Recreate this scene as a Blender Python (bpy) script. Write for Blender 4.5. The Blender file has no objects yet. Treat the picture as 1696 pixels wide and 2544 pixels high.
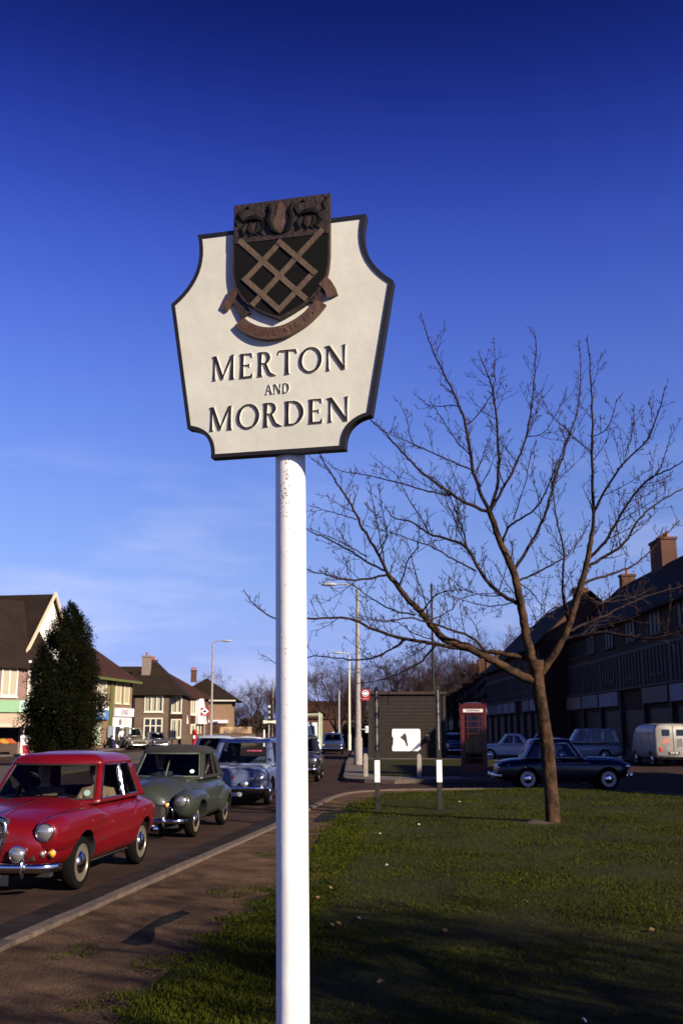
import bpy, bmesh, math, random
import numpy as np
from mathutils import Vector, Matrix
from math import sin, cos, pi, radians, tan, atan2, sqrt

SC = bpy.context.scene
COL = SC.collection
random.seed(11)

# ------------------------------------------------------------------ camera, sky, sun, exposure
F_PX, PITCH, EYE = 2473.0, radians(12.3177), 1.7
cam_d = bpy.data.cameras.new('camera')
cam = bpy.data.objects.new('camera', cam_d); COL.objects.link(cam)
cam.location = (0, 0, EYE); cam.rotation_euler = (pi/2 + PITCH, 0, 0)
cam_d.sensor_fit = 'VERTICAL'; cam_d.sensor_height = 36.0
cam_d.lens = F_PX / 2544.0 * 36.0
cam_d.clip_start = 0.05; cam_d.clip_end = 6000
cam_d.dof.use_dof = True; cam_d.dof.focus_distance = 4.3; cam_d.dof.aperture_fstop = 8.0
SC.camera = cam

SUN_EL = radians(24.0)
SUN_AZ = radians(132.0)          # clockwise from +Y towards +X
world = bpy.data.worlds.new('World'); SC.world = world; world.use_nodes = True
wn = world.node_tree; wn.nodes.clear()
sky = wn.nodes.new('ShaderNodeTexSky'); sky.sky_type = 'NISHITA'; sky.sun_disc = False
sky.sun_elevation = SUN_EL; sky.sun_rotation = SUN_AZ
sky.air_density = 1.0; sky.dust_density = 0.35; sky.ozone_density = 4.0; sky.altitude = 60
# film-like deep blue sky: the sky model weighted by height above the horizon, the same all round
geo = wn.nodes.new('ShaderNodeTexCoord'); sxyz = wn.nodes.new('ShaderNodeSeparateXYZ')
ramp = wn.nodes.new('ShaderNodeValToRGB'); ramp.color_ramp.interpolation = 'B_SPLINE'
RAMP = [(0.0,(0.25,0.30,0.78)),(0.024,(0.27,0.31,0.79)),(0.122,(0.62,0.53,0.71)),(0.242,(0.60,0.57,0.86)),(0.355,(0.50,0.50,0.98)),(0.462,(0.30,0.325,0.93)),(0.556,(0.110,0.140,0.62)),(0.64,(0.040,0.052,0.28)),(0.8,(0.024,0.034,0.19))]
cr = ramp.color_ramp
while len(cr.elements) < len(RAMP): cr.elements.new(0.5)
for e, (p, c) in zip(cr.elements, RAMP): e.position = p; e.color = (*c, 1)
tint = wn.nodes.new('ShaderNodeMix'); tint.data_type = 'RGBA'; tint.blend_type = 'MULTIPLY'; tint.inputs[0].default_value = 1.0
bg = wn.nodes.new('ShaderNodeBackground'); bg.inputs[1].default_value = 0.096
wo = wn.nodes.new('ShaderNodeOutputWorld')
# thin streaks of high cloud low in the sky
cmap = wn.nodes.new('ShaderNodeMapping'); cmap.inputs['Scale'].default_value = (2.2, 2.2, 11.0); cmap.inputs['Rotation'].default_value = (0.10, 0.22, 0)
cn = wn.nodes.new('ShaderNodeTexNoise'); cn.inputs['Scale'].default_value = 1.7; cn.inputs['Detail'].default_value = 5; cn.inputs['Roughness'].default_value = 0.55
crp = wn.nodes.new('ShaderNodeValToRGB'); crp.color_ramp.elements[0].position = 0.50; crp.color_ramp.elements[1].position = 0.86
crp.color_ramp.elements[1].color = (0.75, 0.75, 0.75, 1)
hm = wn.nodes.new('ShaderNodeMapRange'); hm.inputs['From Min'].default_value = 0.30; hm.inputs['From Max'].default_value = 0.08
cmul = wn.nodes.new('ShaderNodeMath'); cmul.operation = 'MULTIPLY'
cmix = wn.nodes.new('ShaderNodeMix'); cmix.data_type = 'RGBA'; cmix.inputs[7].default_value = (4.6, 4.7, 6.2, 1)
L_ = wn.links.new
L_(geo.outputs['Generated'], sxyz.inputs[0]); L_(sxyz.outputs[2], ramp.inputs[0])
L_(sky.outputs[0], tint.inputs[6]); L_(ramp.outputs[0], tint.inputs[7])
L_(geo.outputs['Generated'], cmap.inputs[0]); L_(cmap.outputs[0], cn.inputs['Vector']); L_(cn.outputs[0], crp.inputs[0])
L_(sxyz.outputs[2], hm.inputs[0]); L_(crp.outputs[0], cmul.inputs[0]); L_(hm.outputs[0], cmul.inputs[1])
L_(cmul.outputs[0], cmix.inputs[0]); L_(tint.outputs[2], cmix.inputs[6])
L_(cmix.outputs[2], bg.inputs[0]); L_(bg.outputs[0], wo.inputs[0])

sun_d = bpy.data.lights.new('sun', 'SUN'); sun_d.energy = 5.0; sun_d.angle = radians(0.5)
sun_d.color = (1.0, 0.86, 0.68)
sun = bpy.data.objects.new('sun', sun_d); COL.objects.link(sun)
SUNV = Vector((sin(SUN_AZ)*cos(SUN_EL), cos(SUN_AZ)*cos(SUN_EL), sin(SUN_EL)))
sun.rotation_euler = SUNV.to_track_quat('Z', 'Y').to_euler()
sun.location = (30, -25, 30)

SC.view_settings.view_transform = 'Standard'; SC.view_settings.look = 'None'
SC.view_settings.exposure = 0.9; SC.view_settings.gamma = 1.0
SC.view_settings.use_curve_mapping = False
SC.render.engine = 'CYCLES'
SC.cycles.use_denoising = True
SC.cycles.max_bounces = 6; SC.cycles.transparent_max_bounces = 12
SC.cycles.caustics_reflective = False; SC.cycles.caustics_refractive = False
SC.cycles.sample_clamp_indirect = 4.0
SC.render.film_transparent = False

# ------------------------------------------------------------------ pixel helpers (photo pixels give directions only)
CP, SP = cos(PITCH), sin(PITCH)
def ray(px, py):
    u, v = (px-848)/F_PX, (1272-py)/F_PX
    return Vector((u, CP - SP*v, SP + CP*v))
def PY(px, py, Y):                  # point seen at a pixel, at world distance Y
    d = ray(px, py); t = Y/d.y
    return Vector((d.x*t, Y, EYE + d.z*t))
def G(px, py, z=0.0):               # point where the pixel's ray meets the ground height z
    d = ray(px, py); t = (z-EYE)/d.z
    return Vector((d.x*t, d.y*t, z))
def XatY(px, Y):
    return PY(px, 1812, Y).x

# ------------------------------------------------------------------ materials
MATS = {}
def mat(name, col, rough=0.7, metal=0.0, var=0.0, vscale=6.0, bump=0.0, bscale=40.0, coat=0.0,
        col2=None, spec=0.5, detail=6.0, coords='Object', emit=None, island=0.0):
    if name in MATS: return MATS[name]
    m = bpy.data.materials.new(name); m.use_nodes = True; MATS[name] = m
    nt = m.node_tree; b = nt.nodes['Principled BSDF']
    b.inputs['Base Color'].default_value = (*col, 1); b.inputs['Roughness'].default_value = rough
    b.inputs['Metallic'].default_value = metal; b.inputs['Specular IOR Level'].default_value = spec
    b.inputs['Coat Weight'].default_value = coat; b.inputs['Coat Roughness'].default_value = 0.06
    tc = nt.nodes.new('ShaderNodeTexCoord')
    colout = None
    if var > 0 or col2:
        n = nt.nodes.new('ShaderNodeTexNoise'); n.inputs['Scale'].default_value = vscale
        n.inputs['Detail'].default_value = detail; n.inputs['Roughness'].default_value = 0.62
        nt.links.new(tc.outputs[coords], n.inputs['Vector'])
        r = nt.nodes.new('ShaderNodeValToRGB')
        c2 = col2 if col2 else tuple(c*(1-var) for c in col)
        c1 = col if col2 else tuple(min(1, c*(1+var*0.6)) for c in col)
        r.color_ramp.elements[0].position = 0.36; r.color_ramp.elements[0].color = (*c2, 1)
        r.color_ramp.elements[1].position = 0.66; r.color_ramp.elements[1].color = (*c1, 1)
        nt.links.new(n.outputs['Fac'], r.inputs[0]); colout = r.outputs[0]
        nt.links.new(colout, b.inputs['Base Color'])
    if island > 0:
        g = nt.nodes.new('ShaderNodeNewGeometry'); mm = nt.nodes.new('ShaderNodeMapRange')
        mm.inputs['To Min'].default_value = 1-island; mm.inputs['To Max'].default_value = 1+island*0.6
        nt.links.new(g.outputs['Random Per Island'], mm.inputs[0])
        h = nt.nodes.new('ShaderNodeMix'); h.data_type = 'RGBA'; h.blend_type = 'MULTIPLY'; h.inputs[0].default_value = 1
        if colout: nt.links.new(colout, h.inputs[6])
        else: h.inputs[6].default_value = (*col, 1)
        nt.links.new(mm.outputs[0], h.inputs[7]); nt.links.new(h.outputs[2], b.inputs['Base Color'])
    if bump > 0:
        n2 = nt.nodes.new('ShaderNodeTexNoise'); n2.inputs['Scale'].default_value = bscale; n2.inputs['Detail'].default_value = 8
        nt.links.new(tc.outputs[coords], n2.inputs['Vector'])
        bp = nt.nodes.new('ShaderNodeBump'); bp.inputs['Strength'].default_value = bump; bp.inputs['Distance'].default_value = 0.02
        nt.links.new(n2.outputs['Fac'], bp.inputs['Height']); nt.links.new(bp.outputs[0], b.inputs['Normal'])
    if emit:
        b.inputs['Emission Color'].default_value = (*emit[:3], 1); b.inputs['Emission Strength'].default_value = emit[3]
    return m
def glass_mat(name, tint=(0.75, 0.8, 0.78), refl=0.06):
    if name in MATS: return MATS[name]
    m = bpy.data.materials.new(name); m.use_nodes = True; MATS[name] = m
    nt = m.node_tree; nt.nodes.clear()
    o = nt.nodes.new('ShaderNodeOutputMaterial'); t = nt.nodes.new('ShaderNodeBsdfTransparent'); t.inputs[0].default_value = (*tint, 1)
    g = nt.nodes.new('ShaderNodeBsdfGlossy'); g.inputs['Roughness'].default_value = 0.02; g.inputs[0].default_value = (1, 1, 1, 1)
    fr = nt.nodes.new('ShaderNodeFresnel'); fr.inputs[0].default_value = 1.5
    mx = nt.nodes.new('ShaderNodeMixShader')
    nt.links.new(fr.outputs[0], mx.inputs[0]); nt.links.new(t.outputs[0], mx.inputs[1]); nt.links.new(g.outputs[0], mx.inputs[2])
    nt.links.new(mx.outputs[0], o.inputs[0])
    return m
def brick_mat(name, c1, c2, mortar, scale=1.0, bw=0.225, rh=0.075, rough=0.85, offset=0.5, msize=0.010, axis='XZ'):
    """bricks / tiles too small to pick apart: fine courses in object space"""
    if name in MATS: return MATS[name]
    m = bpy.data.materials.new(name); m.use_nodes = True; MATS[name] = m
    nt = m.node_tree; b = nt.nodes['Principled BSDF']; b.inputs['Roughness'].default_value = rough; b.inputs['Specular IOR Level'].default_value = 0.12
    tc = nt.nodes.new('ShaderNodeTexCoord'); sp = nt.nodes.new('ShaderNodeSeparateXYZ'); cb = nt.nodes.new('ShaderNodeCombineXYZ')
    ad = nt.nodes.new('ShaderNodeMath'); ad.operation = 'ADD'
    nt.links.new(tc.outputs['Object'], sp.inputs[0])
    nt.links.new(sp.outputs[0], ad.inputs[0]); nt.links.new(sp.outputs[1], ad.inputs[1])
    nt.links.new(ad.outputs[0], cb.inputs[0]); nt.links.new(sp.outputs[2], cb.inputs[1])
    br = nt.nodes.new('ShaderNodeTexBrick'); br.inputs['Scale'].default_value = scale; br.offset = offset
    br.inputs['Brick Width'].default_value = bw; br.inputs['Row Height'].default_value = rh; br.inputs['Mortar Size'].default_value = msize
    br.inputs['Color1'].default_value = (*c1, 1); br.inputs['Color2'].default_value = (*c2, 1); br.inputs['Mortar'].default_value = (*mortar, 1)
    nt.links.new(cb.outputs[0], br.inputs['Vector'])
    n = nt.nodes.new('ShaderNodeTexNoise'); n.inputs['Scale'].default_value = 0.9; n.inputs['Detail'].default_value = 5
    nt.links.new(tc.outputs['Object'], n.inputs['Vector'])
    mr = nt.nodes.new('ShaderNodeMapRange'); mr.inputs['To Min'].default_value = 0.6; mr.inputs['To Max'].default_value = 1.35
    nt.links.new(n.outputs[0], mr.inputs[0])
    mx = nt.nodes.new('ShaderNodeMix'); mx.data_type = 'RGBA'; mx.blend_type = 'MULTIPLY'; mx.inputs[0].default_value = 1
    nt.links.new(br.outputs['Color'], mx.inputs[6]); nt.links.new(mr.outputs[0], mx.inputs[7]); nt.links.new(mx.outputs[2], b.inputs['Base Color'])
    bp = nt.nodes.new('ShaderNodeBump'); bp.inputs['Strength'].default_value = 0.5; bp.inputs['Distance'].default_value = 0.01
    nt.links.new(br.outputs['Fac'], bp.inputs['Height']); bp.invert = True; nt.links.new(bp.outputs[0], b.inputs['Normal'])
    return m

# ------------------------------------------------------------------ mesh helpers
class MB:
    def __init__(s): s.v = []; s.f = []
    def add(s, vs, fs):
        o = len(s.v); s.v += [tuple(p) for p in vs]; s.f += [tuple(i+o for i in f) for f in fs]; return s
    def box(s, x0, x1, y0, y1, z0, z1):
        return s.add([(x0,y0,z0),(x1,y0,z0),(x1,y1,z0),(x0,y1,z0),(x0,y0,z1),(x1,y0,z1),(x1,y1,z1),(x0,y1,z1)],
                     [(0,3,2,1),(4,5,6,7),(0,1,5,4),(1,2,6,5),(2,3,7,6),(3,0,4,7)])
    def hexa(s, b, t):              # four bottom and four top points, counter-clockwise from above
        return s.add(list(b)+list(t), [(0,3,2,1),(4,5,6,7),(0,1,5,4),(1,2,6,5),(2,3,7,6),(3,0,4,7)])
    def bbox(s, x0, x1, y0, y1, z0, z1, r=0.01):   # box with chamfered edges
        bm = bmesh.new(); bmesh.ops.create_cube(bm, size=1)
        for v in bm.verts: v.co = Vector(((x0+x1)/2+v.co.x*(x1-x0), (y0+y1)/2+v.co.y*(y1-y0), (z0+z1)/2+v.co.z*(z1-z0)))
        bmesh.ops.bevel(bm, geom=bm.edges[:], offset=r, segments=2, affect='EDGES', profile=0.6)
        bm.verts.index_update(); s.add([v.co for v in bm.verts], [[v.index for v in f.verts] for f in bm.faces]); bm.free(); return s
    def prism(s, poly, z0, z1, M=None):            # polygon (x,y) extruded in z; M maps to 3-D
        n = len(poly); vs = [Vector((x,y,z0)) for x,y in poly]+[Vector((x,y,z1)) for x,y in poly]
        if M is not None: vs = [M @ v for v in vs]
        return s.add(vs, [tuple(range(n-1,-1,-1)), tuple(range(n,2*n))]+[(i,(i+1)%n,n+(i+1)%n,n+i) for i in range(n)])
    def tube(s, pts, rad, n=8, cap=True):
        pts = [Vector(p) for p in pts]; m = len(pts)
        if not hasattr(rad, '__len__'): rad = [rad]*m
        T = (pts[1]-pts[0]).normalized(); up = Vector((0,0,1)) if abs(T.z) < 0.9 else Vector((1,0,0))
        N = (up - T*up.dot(T)).normalized(); vs = []
        for i, p in enumerate(pts):
            T = ((pts[min(i+1,m-1)]-pts[max(i-1,0)])).normalized()
            N = (N - T*N.dot(T)); N = N.normalized() if N.length > 1e-6 else T.orthogonal().normalized()
            B = T.cross(N)
            for k in range(n):
                a = 2*pi*k/n; vs.append(p + (N*cos(a)+B*sin(a))*rad[i])
        fs = [(i*n+k, i*n+(k+1)%n, (i+1)*n+(k+1)%n, (i+1)*n+k) for i in range(m-1) for k in range(n)]
        if cap: fs += [tuple(range(n-1,-1,-1)), tuple((m-1)*n+k for k in range(n))]
        return s.add(vs, fs)
    def loft(s, rings, cap=True, closed=True):
        n = len(rings[0]); m = len(rings); vs = [p for r in rings for p in r]
        kk = range(n) if closed else range(n-1)
        fs = [(i*n+k, i*n+(k+1)%n, (i+1)*n+(k+1)%n, (i+1)*n+k) for i in range(m-1) for k in kk]
        if cap: fs += [tuple(range(n-1,-1,-1)), tuple((m-1)*n+k for k in range(n))]
        return s.add(vs, fs)
    def lathe(s, prof, n=24, M=None, cap=True):    # prof: (radius, height) around local z
        rings = [[Vector((r*cos(2*pi*k/n), r*sin(2*pi*k/n), h)) for k in range(n)] for r, h in prof]
        if M is not None: rings = [[M @ p for p in r] for r in rings]
        return s.loft(rings, cap)
    def quad(s, a, b, c, d): return s.add([a,b,c,d], [(0,1,2,3)])
    def grid(s, f, nu, nv):
        vs = [f(i/nu, j/nv) for j in range(nv+1) for i in range(nu+1)]
        return s.add(vs, [(j*(nu+1)+i, j*(nu+1)+i+1, (j+1)*(nu+1)+i+1, (j+1)*(nu+1)+i) for j in range(nv) for i in range(nu)])
    def xf(s, M): s.v = [tuple(M @ Vector(p)) for p in s.v]; return s
    def merge(s, o): return s.add(o.v, o.f)
    def mesh(s, name):
        me = bpy.data.meshes.new(name); me.from_pydata(s.v, [], s.f); return me
    def build(s, name, m=None, parent=None, smooth=None, fixn=True):
        return link_mesh(s.mesh(name), name, m, parent, smooth, fixn)
def link_mesh(me, name, m=None, parent=None, smooth=None, fixn=True):
    if fixn:
        bm = bmesh.new(); bm.from_mesh(me); bmesh.ops.recalc_face_normals(bm, faces=bm.faces); bm.to_mesh(me); bm.free()
    if smooth is not None:
        me.shade_smooth(); me.set_sharp_from_angle(angle=radians(smooth))
    if m is not None: me.materials.append(m)
    o = bpy.data.objects.new(name, me); COL.objects.link(o)
    if parent is not None: o.parent = parent
    return o
def tag(o, label=None, cat=None, group=None, kind=None):
    if label: o['label'] = label
    if cat: o['category'] = cat
    if group: o['group'] = group
    if kind: o['kind'] = kind
    return o
def thing(name, label, cat, loc=(0,0,0), rz=0.0, group=None):
    o = bpy.data.objects.new(name, None); COL.objects.link(o); o.location = loc; o.rotation_euler = (0,0,rz)
    o.empty_display_size = 0.2
    return tag(o, label, cat, group)
def copy_tree(o, parent=None):
    c = o.copy(); COL.objects.link(c); c.parent = parent
    for ch in list(o.children): copy_tree(ch, c)
    return c
def struct(o): o['kind'] = 'structure'; return o
def lerp(a, b, t): return a+(b-a)*t
def interp(xs, ys, x):
    return float(np.interp(x, xs, ys))
def smooth_interp(xs, ys, x):        # monotone-ish cubic (Catmull-Rom on uneven knots)
    n = len(xs)
    if x <= xs[0]: return ys[0]
    if x >= xs[-1]: return ys[-1]
    i = max(j for j in range(n-1) if xs[j] <= x)
    h = xs[i+1]-xs[i]; t = (x-xs[i])/h; d = (ys[i+1]-ys[i])/h
    def slope(k):
        if k == 0: return (ys[1]-ys[0])/(xs[1]-xs[0])
        if k == n-1: return (ys[-1]-ys[-2])/(xs[-1]-xs[-2])
        a = (ys[k]-ys[k-1])/(xs[k]-xs[k-1]); b = (ys[k+1]-ys[k])/(xs[k+1]-xs[k])
        return 0.0 if a*b <= 0 else 2*a*b/(a+b)
    m0, m1 = slope(i), slope(i+1); t2, t3 = t*t, t*t*t
    return (2*t3-3*t2+1)*ys[i]+(t3-2*t2+t)*h*m0+(-2*t3+3*t2)*ys[i+1]+(t3-t2)*h*m1
def text_mesh(txt, size, depth=0.0, align='CENTER', bold=0.0, spacing=1.0):
    cu = bpy.data.curves.new('t', 'FONT'); cu.body = txt; cu.size = size; cu.extrude = depth; cu.offset = bold
    cu.align_x = align; cu.align_y = 'CENTER'; cu.space_character = spacing; cu.resolution_u = 3
    o = bpy.data.objects.new('t', cu); COL.objects.link(o)
    dg = bpy.context.evaluated_depsgraph_get(); me = bpy.data.meshes.new_from_object(o.evaluated_get(dg))
    bpy.data.objects.remove(o); bpy.data.curves.remove(cu); return me
def add_text(name, txt, size, m, parent, M, depth=0.002, bold=0.0, spacing=1.0):
    me = text_mesh(txt, size, depth, bold=bold, spacing=spacing); me.transform(M)
    return link_mesh(me, name, m, parent, fixn=False)
def basis(origin, ex, ey):
    ex = Vector(ex).normalized(); ey = Vector(ey).normalized(); ez = ex.cross(ey)
    return Matrix(((ex.x,ey.x,ez.x,origin[0]),(ex.y,ey.y,ez.y,origin[1]),(ex.z,ey.z,ez.z,origin[2]),(0,0,0,1)))
RND = random.Random(5)
# ------------------------------------------------------------------ the setting: ground, road, kerbs, green
M_ROAD = mat('asphalt_road', (0.043,0.025,0.019), 0.95, var=0.35, vscale=1.3, bump=0.5, bscale=90, spec=0.08)
M_GUTTER = mat('tarred_channel', (0.022,0.017,0.017), 0.95, var=0.4, vscale=3, bump=0.3, bscale=60, spec=0.06)
M_PATH = mat('worn_path', (0.120,0.074,0.045), 0.97, col2=(0.050,0.032,0.021), vscale=2.3, bump=0.9, bscale=38, spec=0.04)
M_KERB = mat('kerb_stone', (0.090,0.062,0.043), 0.9, var=0.4, vscale=9, bump=0.4, bscale=60)
M_SOIL = mat('turf_soil', (0.030,0.031,0.005), 1.0, col2=(0.018,0.016,0.005), vscale=0.9, bump=0.8, bscale=30, spec=0.1)
M_PAVE = mat('pavement', (0.095,0.072,0.060), 0.9, var=0.3, vscale=2.5, bump=0.3, bscale=30)
M_GROUND = mat('far_ground', (0.05,0.048,0.035), 1.0, var=0.4, vscale=0.05)
struct(MB().quad((-3000,-1500,-0.03),(3000,-1500,-0.03),(3000,3500,-0.03),(-3000,3500,-0.03)).build('ground', M_GROUND))

KR_Y = [-6, 8.2, 17.9, 22.0, 25.0]                       # near right-hand kerb of the main road
KR_X = [-4.75, -2.62, -1.16, -0.67, -0.28]
FAR_Y = [34.0, 52.0, 75.0, 110.0, 160.0, 260.0]          # the kerb beyond the side road
FAR_X = [0.10, 0.30, 0.85, 2.0, 4.5, 10.0]
KL_Y = [-10, 8, 18, 30, 60, 90, 160, 260]                # left kerb
KL_X = [-15.5, -12.8, -11.6, -10.9, -10.3, -9.6, -7.5, -2.0]
def kr(y): return interp(KR_Y, KR_X, y)
def kfar(y): return interp(FAR_Y, FAR_X, y)
def kl(y): return interp(KL_Y, KL_X, y)
# carriageway sheets: main road and side road
poly = [(kl(y), y) for y in KL_Y] + [(kfar(y), y) for y in reversed(FAR_Y)] + [(0.4,31),(0.2,28)] + [(kr(y)+0.05, y) for y in reversed(KR_Y)]
struct(MB().prism(poly, -0.06, 0.0).build('road', M_ROAD))
CORNER = [(-0.28,25.0),(-0.02,26.3),(0.45,27.3),(1.3,28.0),(2.6,28.35),(4.5,28.45),(6.4,28.3),(7.8,27.3),(8.8,25.2),(10.0,21),(12.0,14),(14.5,4),(17,-8)]
side = [(-0.3,25),(0.1,28),(0.4,31)] + [(0.10,34.0),(0.6,33.3),(1.6,32.9),(4.2,33.6),(6.8,35.4),(8.6,39.5),(9.2,46),(9.4,60),(10,100),(11.5,150),(16,150),(16,47),(16,42),(42,42),(42,30),(17.0,30),(15.6,24),(17,10),(21,-8)] + list(reversed(CORNER))
struct(MB().prism(side, -0.06, 0.004).build('side_road', M_ROAD))

def strip(name, pts, w, z0, z1, m, side=1):
    """a ribbon of width w along a polyline, on its right (side=1) or left"""
    n = len(pts); L = []; R = []
    for i, p in enumerate(pts):
        a = Vector(pts[max(i-1,0)]); b = Vector(pts[min(i+1,n-1)]); t = (b-a).normalized(); nn = Vector((t.y,-t.x))*side
        L.append(p); q = Vector(p)+nn*w; R.append((q.x,q.y))
    mb = MB(); vs = [(x,y,z0) for x,y in L]+[(x,y,z0) for x,y in R]+[(x,y,z1) for x,y in L]+[(x,y,z1) for x,y in R]
    fs = []
    for i in range(n-1):
        fs += [(2*n+i,2*n+i+1,3*n+i+1,3*n+i),(i,i+1,2*n+i+1,2*n+i),(n+i,3*n+i,3*n+i+1,n+i+1),(i,n+i,n+i+1,i+1)]
    fs += [(0,2*n,3*n,n),(n-1,2*n-1,4*n-1,3*n-1)]
    return mb.add(vs, fs).build(name, m)
def resample(pts, step):
    out = [Vector(pts[0])]; acc = 0
    for a, b in zip(pts[:-1], pts[1:]):
        a, b = Vector(a), Vector(b); L = (b-a).length; t = step-acc
        while t <= L: out.append(a+(b-a)*t/L); t += step
        acc = L-(t-step)
    return out
kerb_line = [(kr(y), y) for y in np.linspace(-6, 25, 60)] + CORNER[1:]
kerb = struct(strip('kerb', [tuple(p) for p in resample(kerb_line, 0.4)], 0.10, -0.05, 0.085, M_KERB))
st = resample(kerb_line, 0.915); k_me = []
for i in range(5):
    k_me.append(MB().bbox(0.008,0.907,-0.128,0.012,-0.04,0.118+RND.uniform(-0.003,0.003),0.012).mesh('kerb_stone'))
    k_me[-1].materials.append(M_KERB)
for a, b in zip(st[:-1], st[1:]):
    o = bpy.data.objects.new('kerb_stone', k_me[RND.randrange(5)]); COL.objects.link(o); o.parent = kerb
    d = b-a; o.location = (a.x, a.y, RND.uniform(-0.004,0.004)); o.rotation_euler = (0,0,atan2(d.y,d.x)+RND.uniform(-0.004,0.004))
# dark tarred channel along the kerb
struct(strip('gutter', [(kr(y)-0.013, y) for y in np.linspace(-6, 24.6, 50)], 0.58, -0.02, 0.005, M_GUTTER, side=-1))
# worn footway behind the kerb, then the green
inner = [(x+0.11, y) for x, y in kerb_line]
green_edge = [(-3.35,-6),(-1.35,5.0),(-1.12,7.6),(-0.92,9.0),(-0.72,10.6),(-0.52,12.4),(-0.40,14.2),(-0.28,16.6),(-0.08,19.0),(0.10,21.3),(0.30,23.0),(0.62,24.6),(1.15,25.9),(1.9,26.9),(3.0,27.7),(4.5,28.15),(6.3,28.0),(7.5,27.0),(8.45,25.0),(9.6,21),(11.6,14),(14.1,4),(16.6,-8)]
foot = [(x+0.0, y) for x, y in [(-4.7,-6)]+[(kr(y)+0.10, y) for y in np.linspace(8.2, 25, 20)] + [(x-0.02*(i>5), y-0.10) for i,(x,y) in enumerate(CORNER[1:])]]
struct(MB().prism(foot + [(9,-8)], -0.03, 0.082).build('footway', M_PATH))
def gz(x, y):      # gentle unevenness of the green
    return 0.125 + 0.016*sin(x*1.3+y*0.5)+0.012*sin(y*0.9-x*0.7)
def in_green(x, y):
    inside = False; n = len(green_edge)
    for i in range(n):
        x1,y1 = green_edge[i]; x2,y2 = green_edge[(i+1)%n]
        if (y1 > y) != (y2 > y) and x < (x2-x1)*(y-y1)/(y2-y1)+x1: inside = not inside
    return inside
bm = bmesh.new(); vs = [bm.verts.new((x,y,0.1)) for x,y in green_edge]; bm.faces.new(vs)
for _ in range(0): pass
bmesh.ops.triangulate(bm, faces=bm.faces[:])
for _ in range(4):
    bmesh.ops.subdivide_edges(bm, edges=[e for e in bm.edges if e.calc_length() > 0.8], cuts=1)
    bmesh.ops.triangulate(bm, faces=[f for f in bm.faces if len(f.verts) > 3])
for v in bm.verts: v.co.z = gz(v.co.x, v.co.y) - (0.045 if v.is_boundary else 0)
me = bpy.data.meshes.new('green'); bm.to_mesh(me); bm.free()
struct(link_mesh(me, 'green', M_SOIL, smooth=60))

# island beyond the side road, with its own kerb and turf
isl = [(0.22,52),(0.16,40),(0.10,35.0),(0.25,33.9),(0.8,33.4),(1.7,33.0),(4.2,33.7),(6.7,35.5),(8.5,39.6),(9.1,46),(9.3,60),(9.9,100),(11.4,150),(4.4,150),(1.9,108),(0.8,75)]
struct(MB().prism(isl, -0.03, 0.11).build('island', M_PAVE))
struct(strip('island_kerb', [(0.82,75),(0.26,52),(0.12,40),(0.06,35.0),(0.2,33.85),(0.75,33.33),(1.7,32.92),(4.2,33.6),(6.75,35.4),(8.57,39.5),(9.2,46),(9.36,60)], 0.13, -0.03, 0.124, M_KERB, side=-1))
isl_t = [(1.0,50),(0.95,44),(1.0,38),(1.3,36.2),(2.0,35.4),(4.2,36.2),(6.2,38),(7.4,42),(7.8,50),(7.9,55),(1.2,55)]
struct(MB().prism(isl_t, 0.05, 0.135).build('island_turf', M_SOIL))
# verge on the left with the conifer and lamp post, then service road and shop pavement
vl = [(kl(y)-0.0, y) for y in KL_Y[:-1]] + [(-11.5,160),(-14.2,90),(-15.3,60),(-16.5,30),(-18,8),(-21,-10)]
struct(MB().prism(vl, -0.03, 0.11).build('verge', mat('verge_earth', (0.060,0.038,0.024), 0.95, col2=(0.028,0.025,0.012), vscale=0.5, bump=0.5, bscale=20)))
sr = [(-14.2,90),(-15.3,60),(-16.5,30),(-18,8),(-21,-10),(-27,-10),(-25,30),(-22,60),(-17.8,90),(-15.6,112),(-12.2,112)]
struct(MB().prism(sr, -0.02, 0.006).build('service_road', M_ROAD))
sp_ = [(-27,-10),(-25,30),(-22,60),(-17.8,90),(-15.6,112),(-11.5,150),(-30,170),(-60,100),(-60,-10)]
struct(MB().prism(sp_, -0.02, 0.10).build('shop_pavement', M_PAVE))
rp = [(16,47.5),(16,150),(60,150),(60,47.5)]
struct(MB().prism(rp, -0.02, 0.11).build('parade_pavement', M_PAVE))
# ------------------------------------------------------------------ the borough sign
M_WHITE = mat('cream_paint', (0.56,0.55,0.47), 0.55, var=0.10, vscale=5, bump=0.05, bscale=30)
M_WHITE2 = mat('white_edge_paint', (0.82,0.80,0.74), 0.5)
M_BLACKF = mat('black_frame_paint', (0.006,0.005,0.006), 0.55, var=0.3, vscale=12)
M_POLE = mat('white_pole_paint', (0.80,0.79,0.76), 0.45, var=0.05, vscale=3, bump=0.06, bscale=25)
M_BROWN = mat('dark_letter_paint', (0.012,0.005,0.004), 0.6)
M_BRONZE = mat('bronze_paint', (0.085,0.046,0.026), 0.5, metal=0.0, var=0.35, vscale=14, bump=0.25, bscale=45)
M_BRONZED = mat('dark_bronze', (0.024,0.012,0.0085), 0.6, var=0.4, vscale=20, bump=0.3, bscale=60)
M_SHBLACK = mat('shield_black', (0.004,0.004,0.003), 0.7, spec=0.15)
M_RUST = mat('rust', (0.30,0.19,0.09), 0.9, var=0.4, vscale=30)
SX, SY, SZ, YAW = -0.2359, 3.5, 3.1385, 0.2445
sign = thing('borough_sign', 'cream borough name board with bronze shield on a white pole', 'sign', (-0.150, 3.585, 0.10))
ex = Vector((cos(YAW), -sin(YAW), 0)); ey = Vector((0,0,1)); SB = basis((SX,SY,SZ), ex, ey)   # local z points at the viewer
SBL = Matrix.Translation((0.150,-3.585,-0.10)) @ SB
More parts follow.
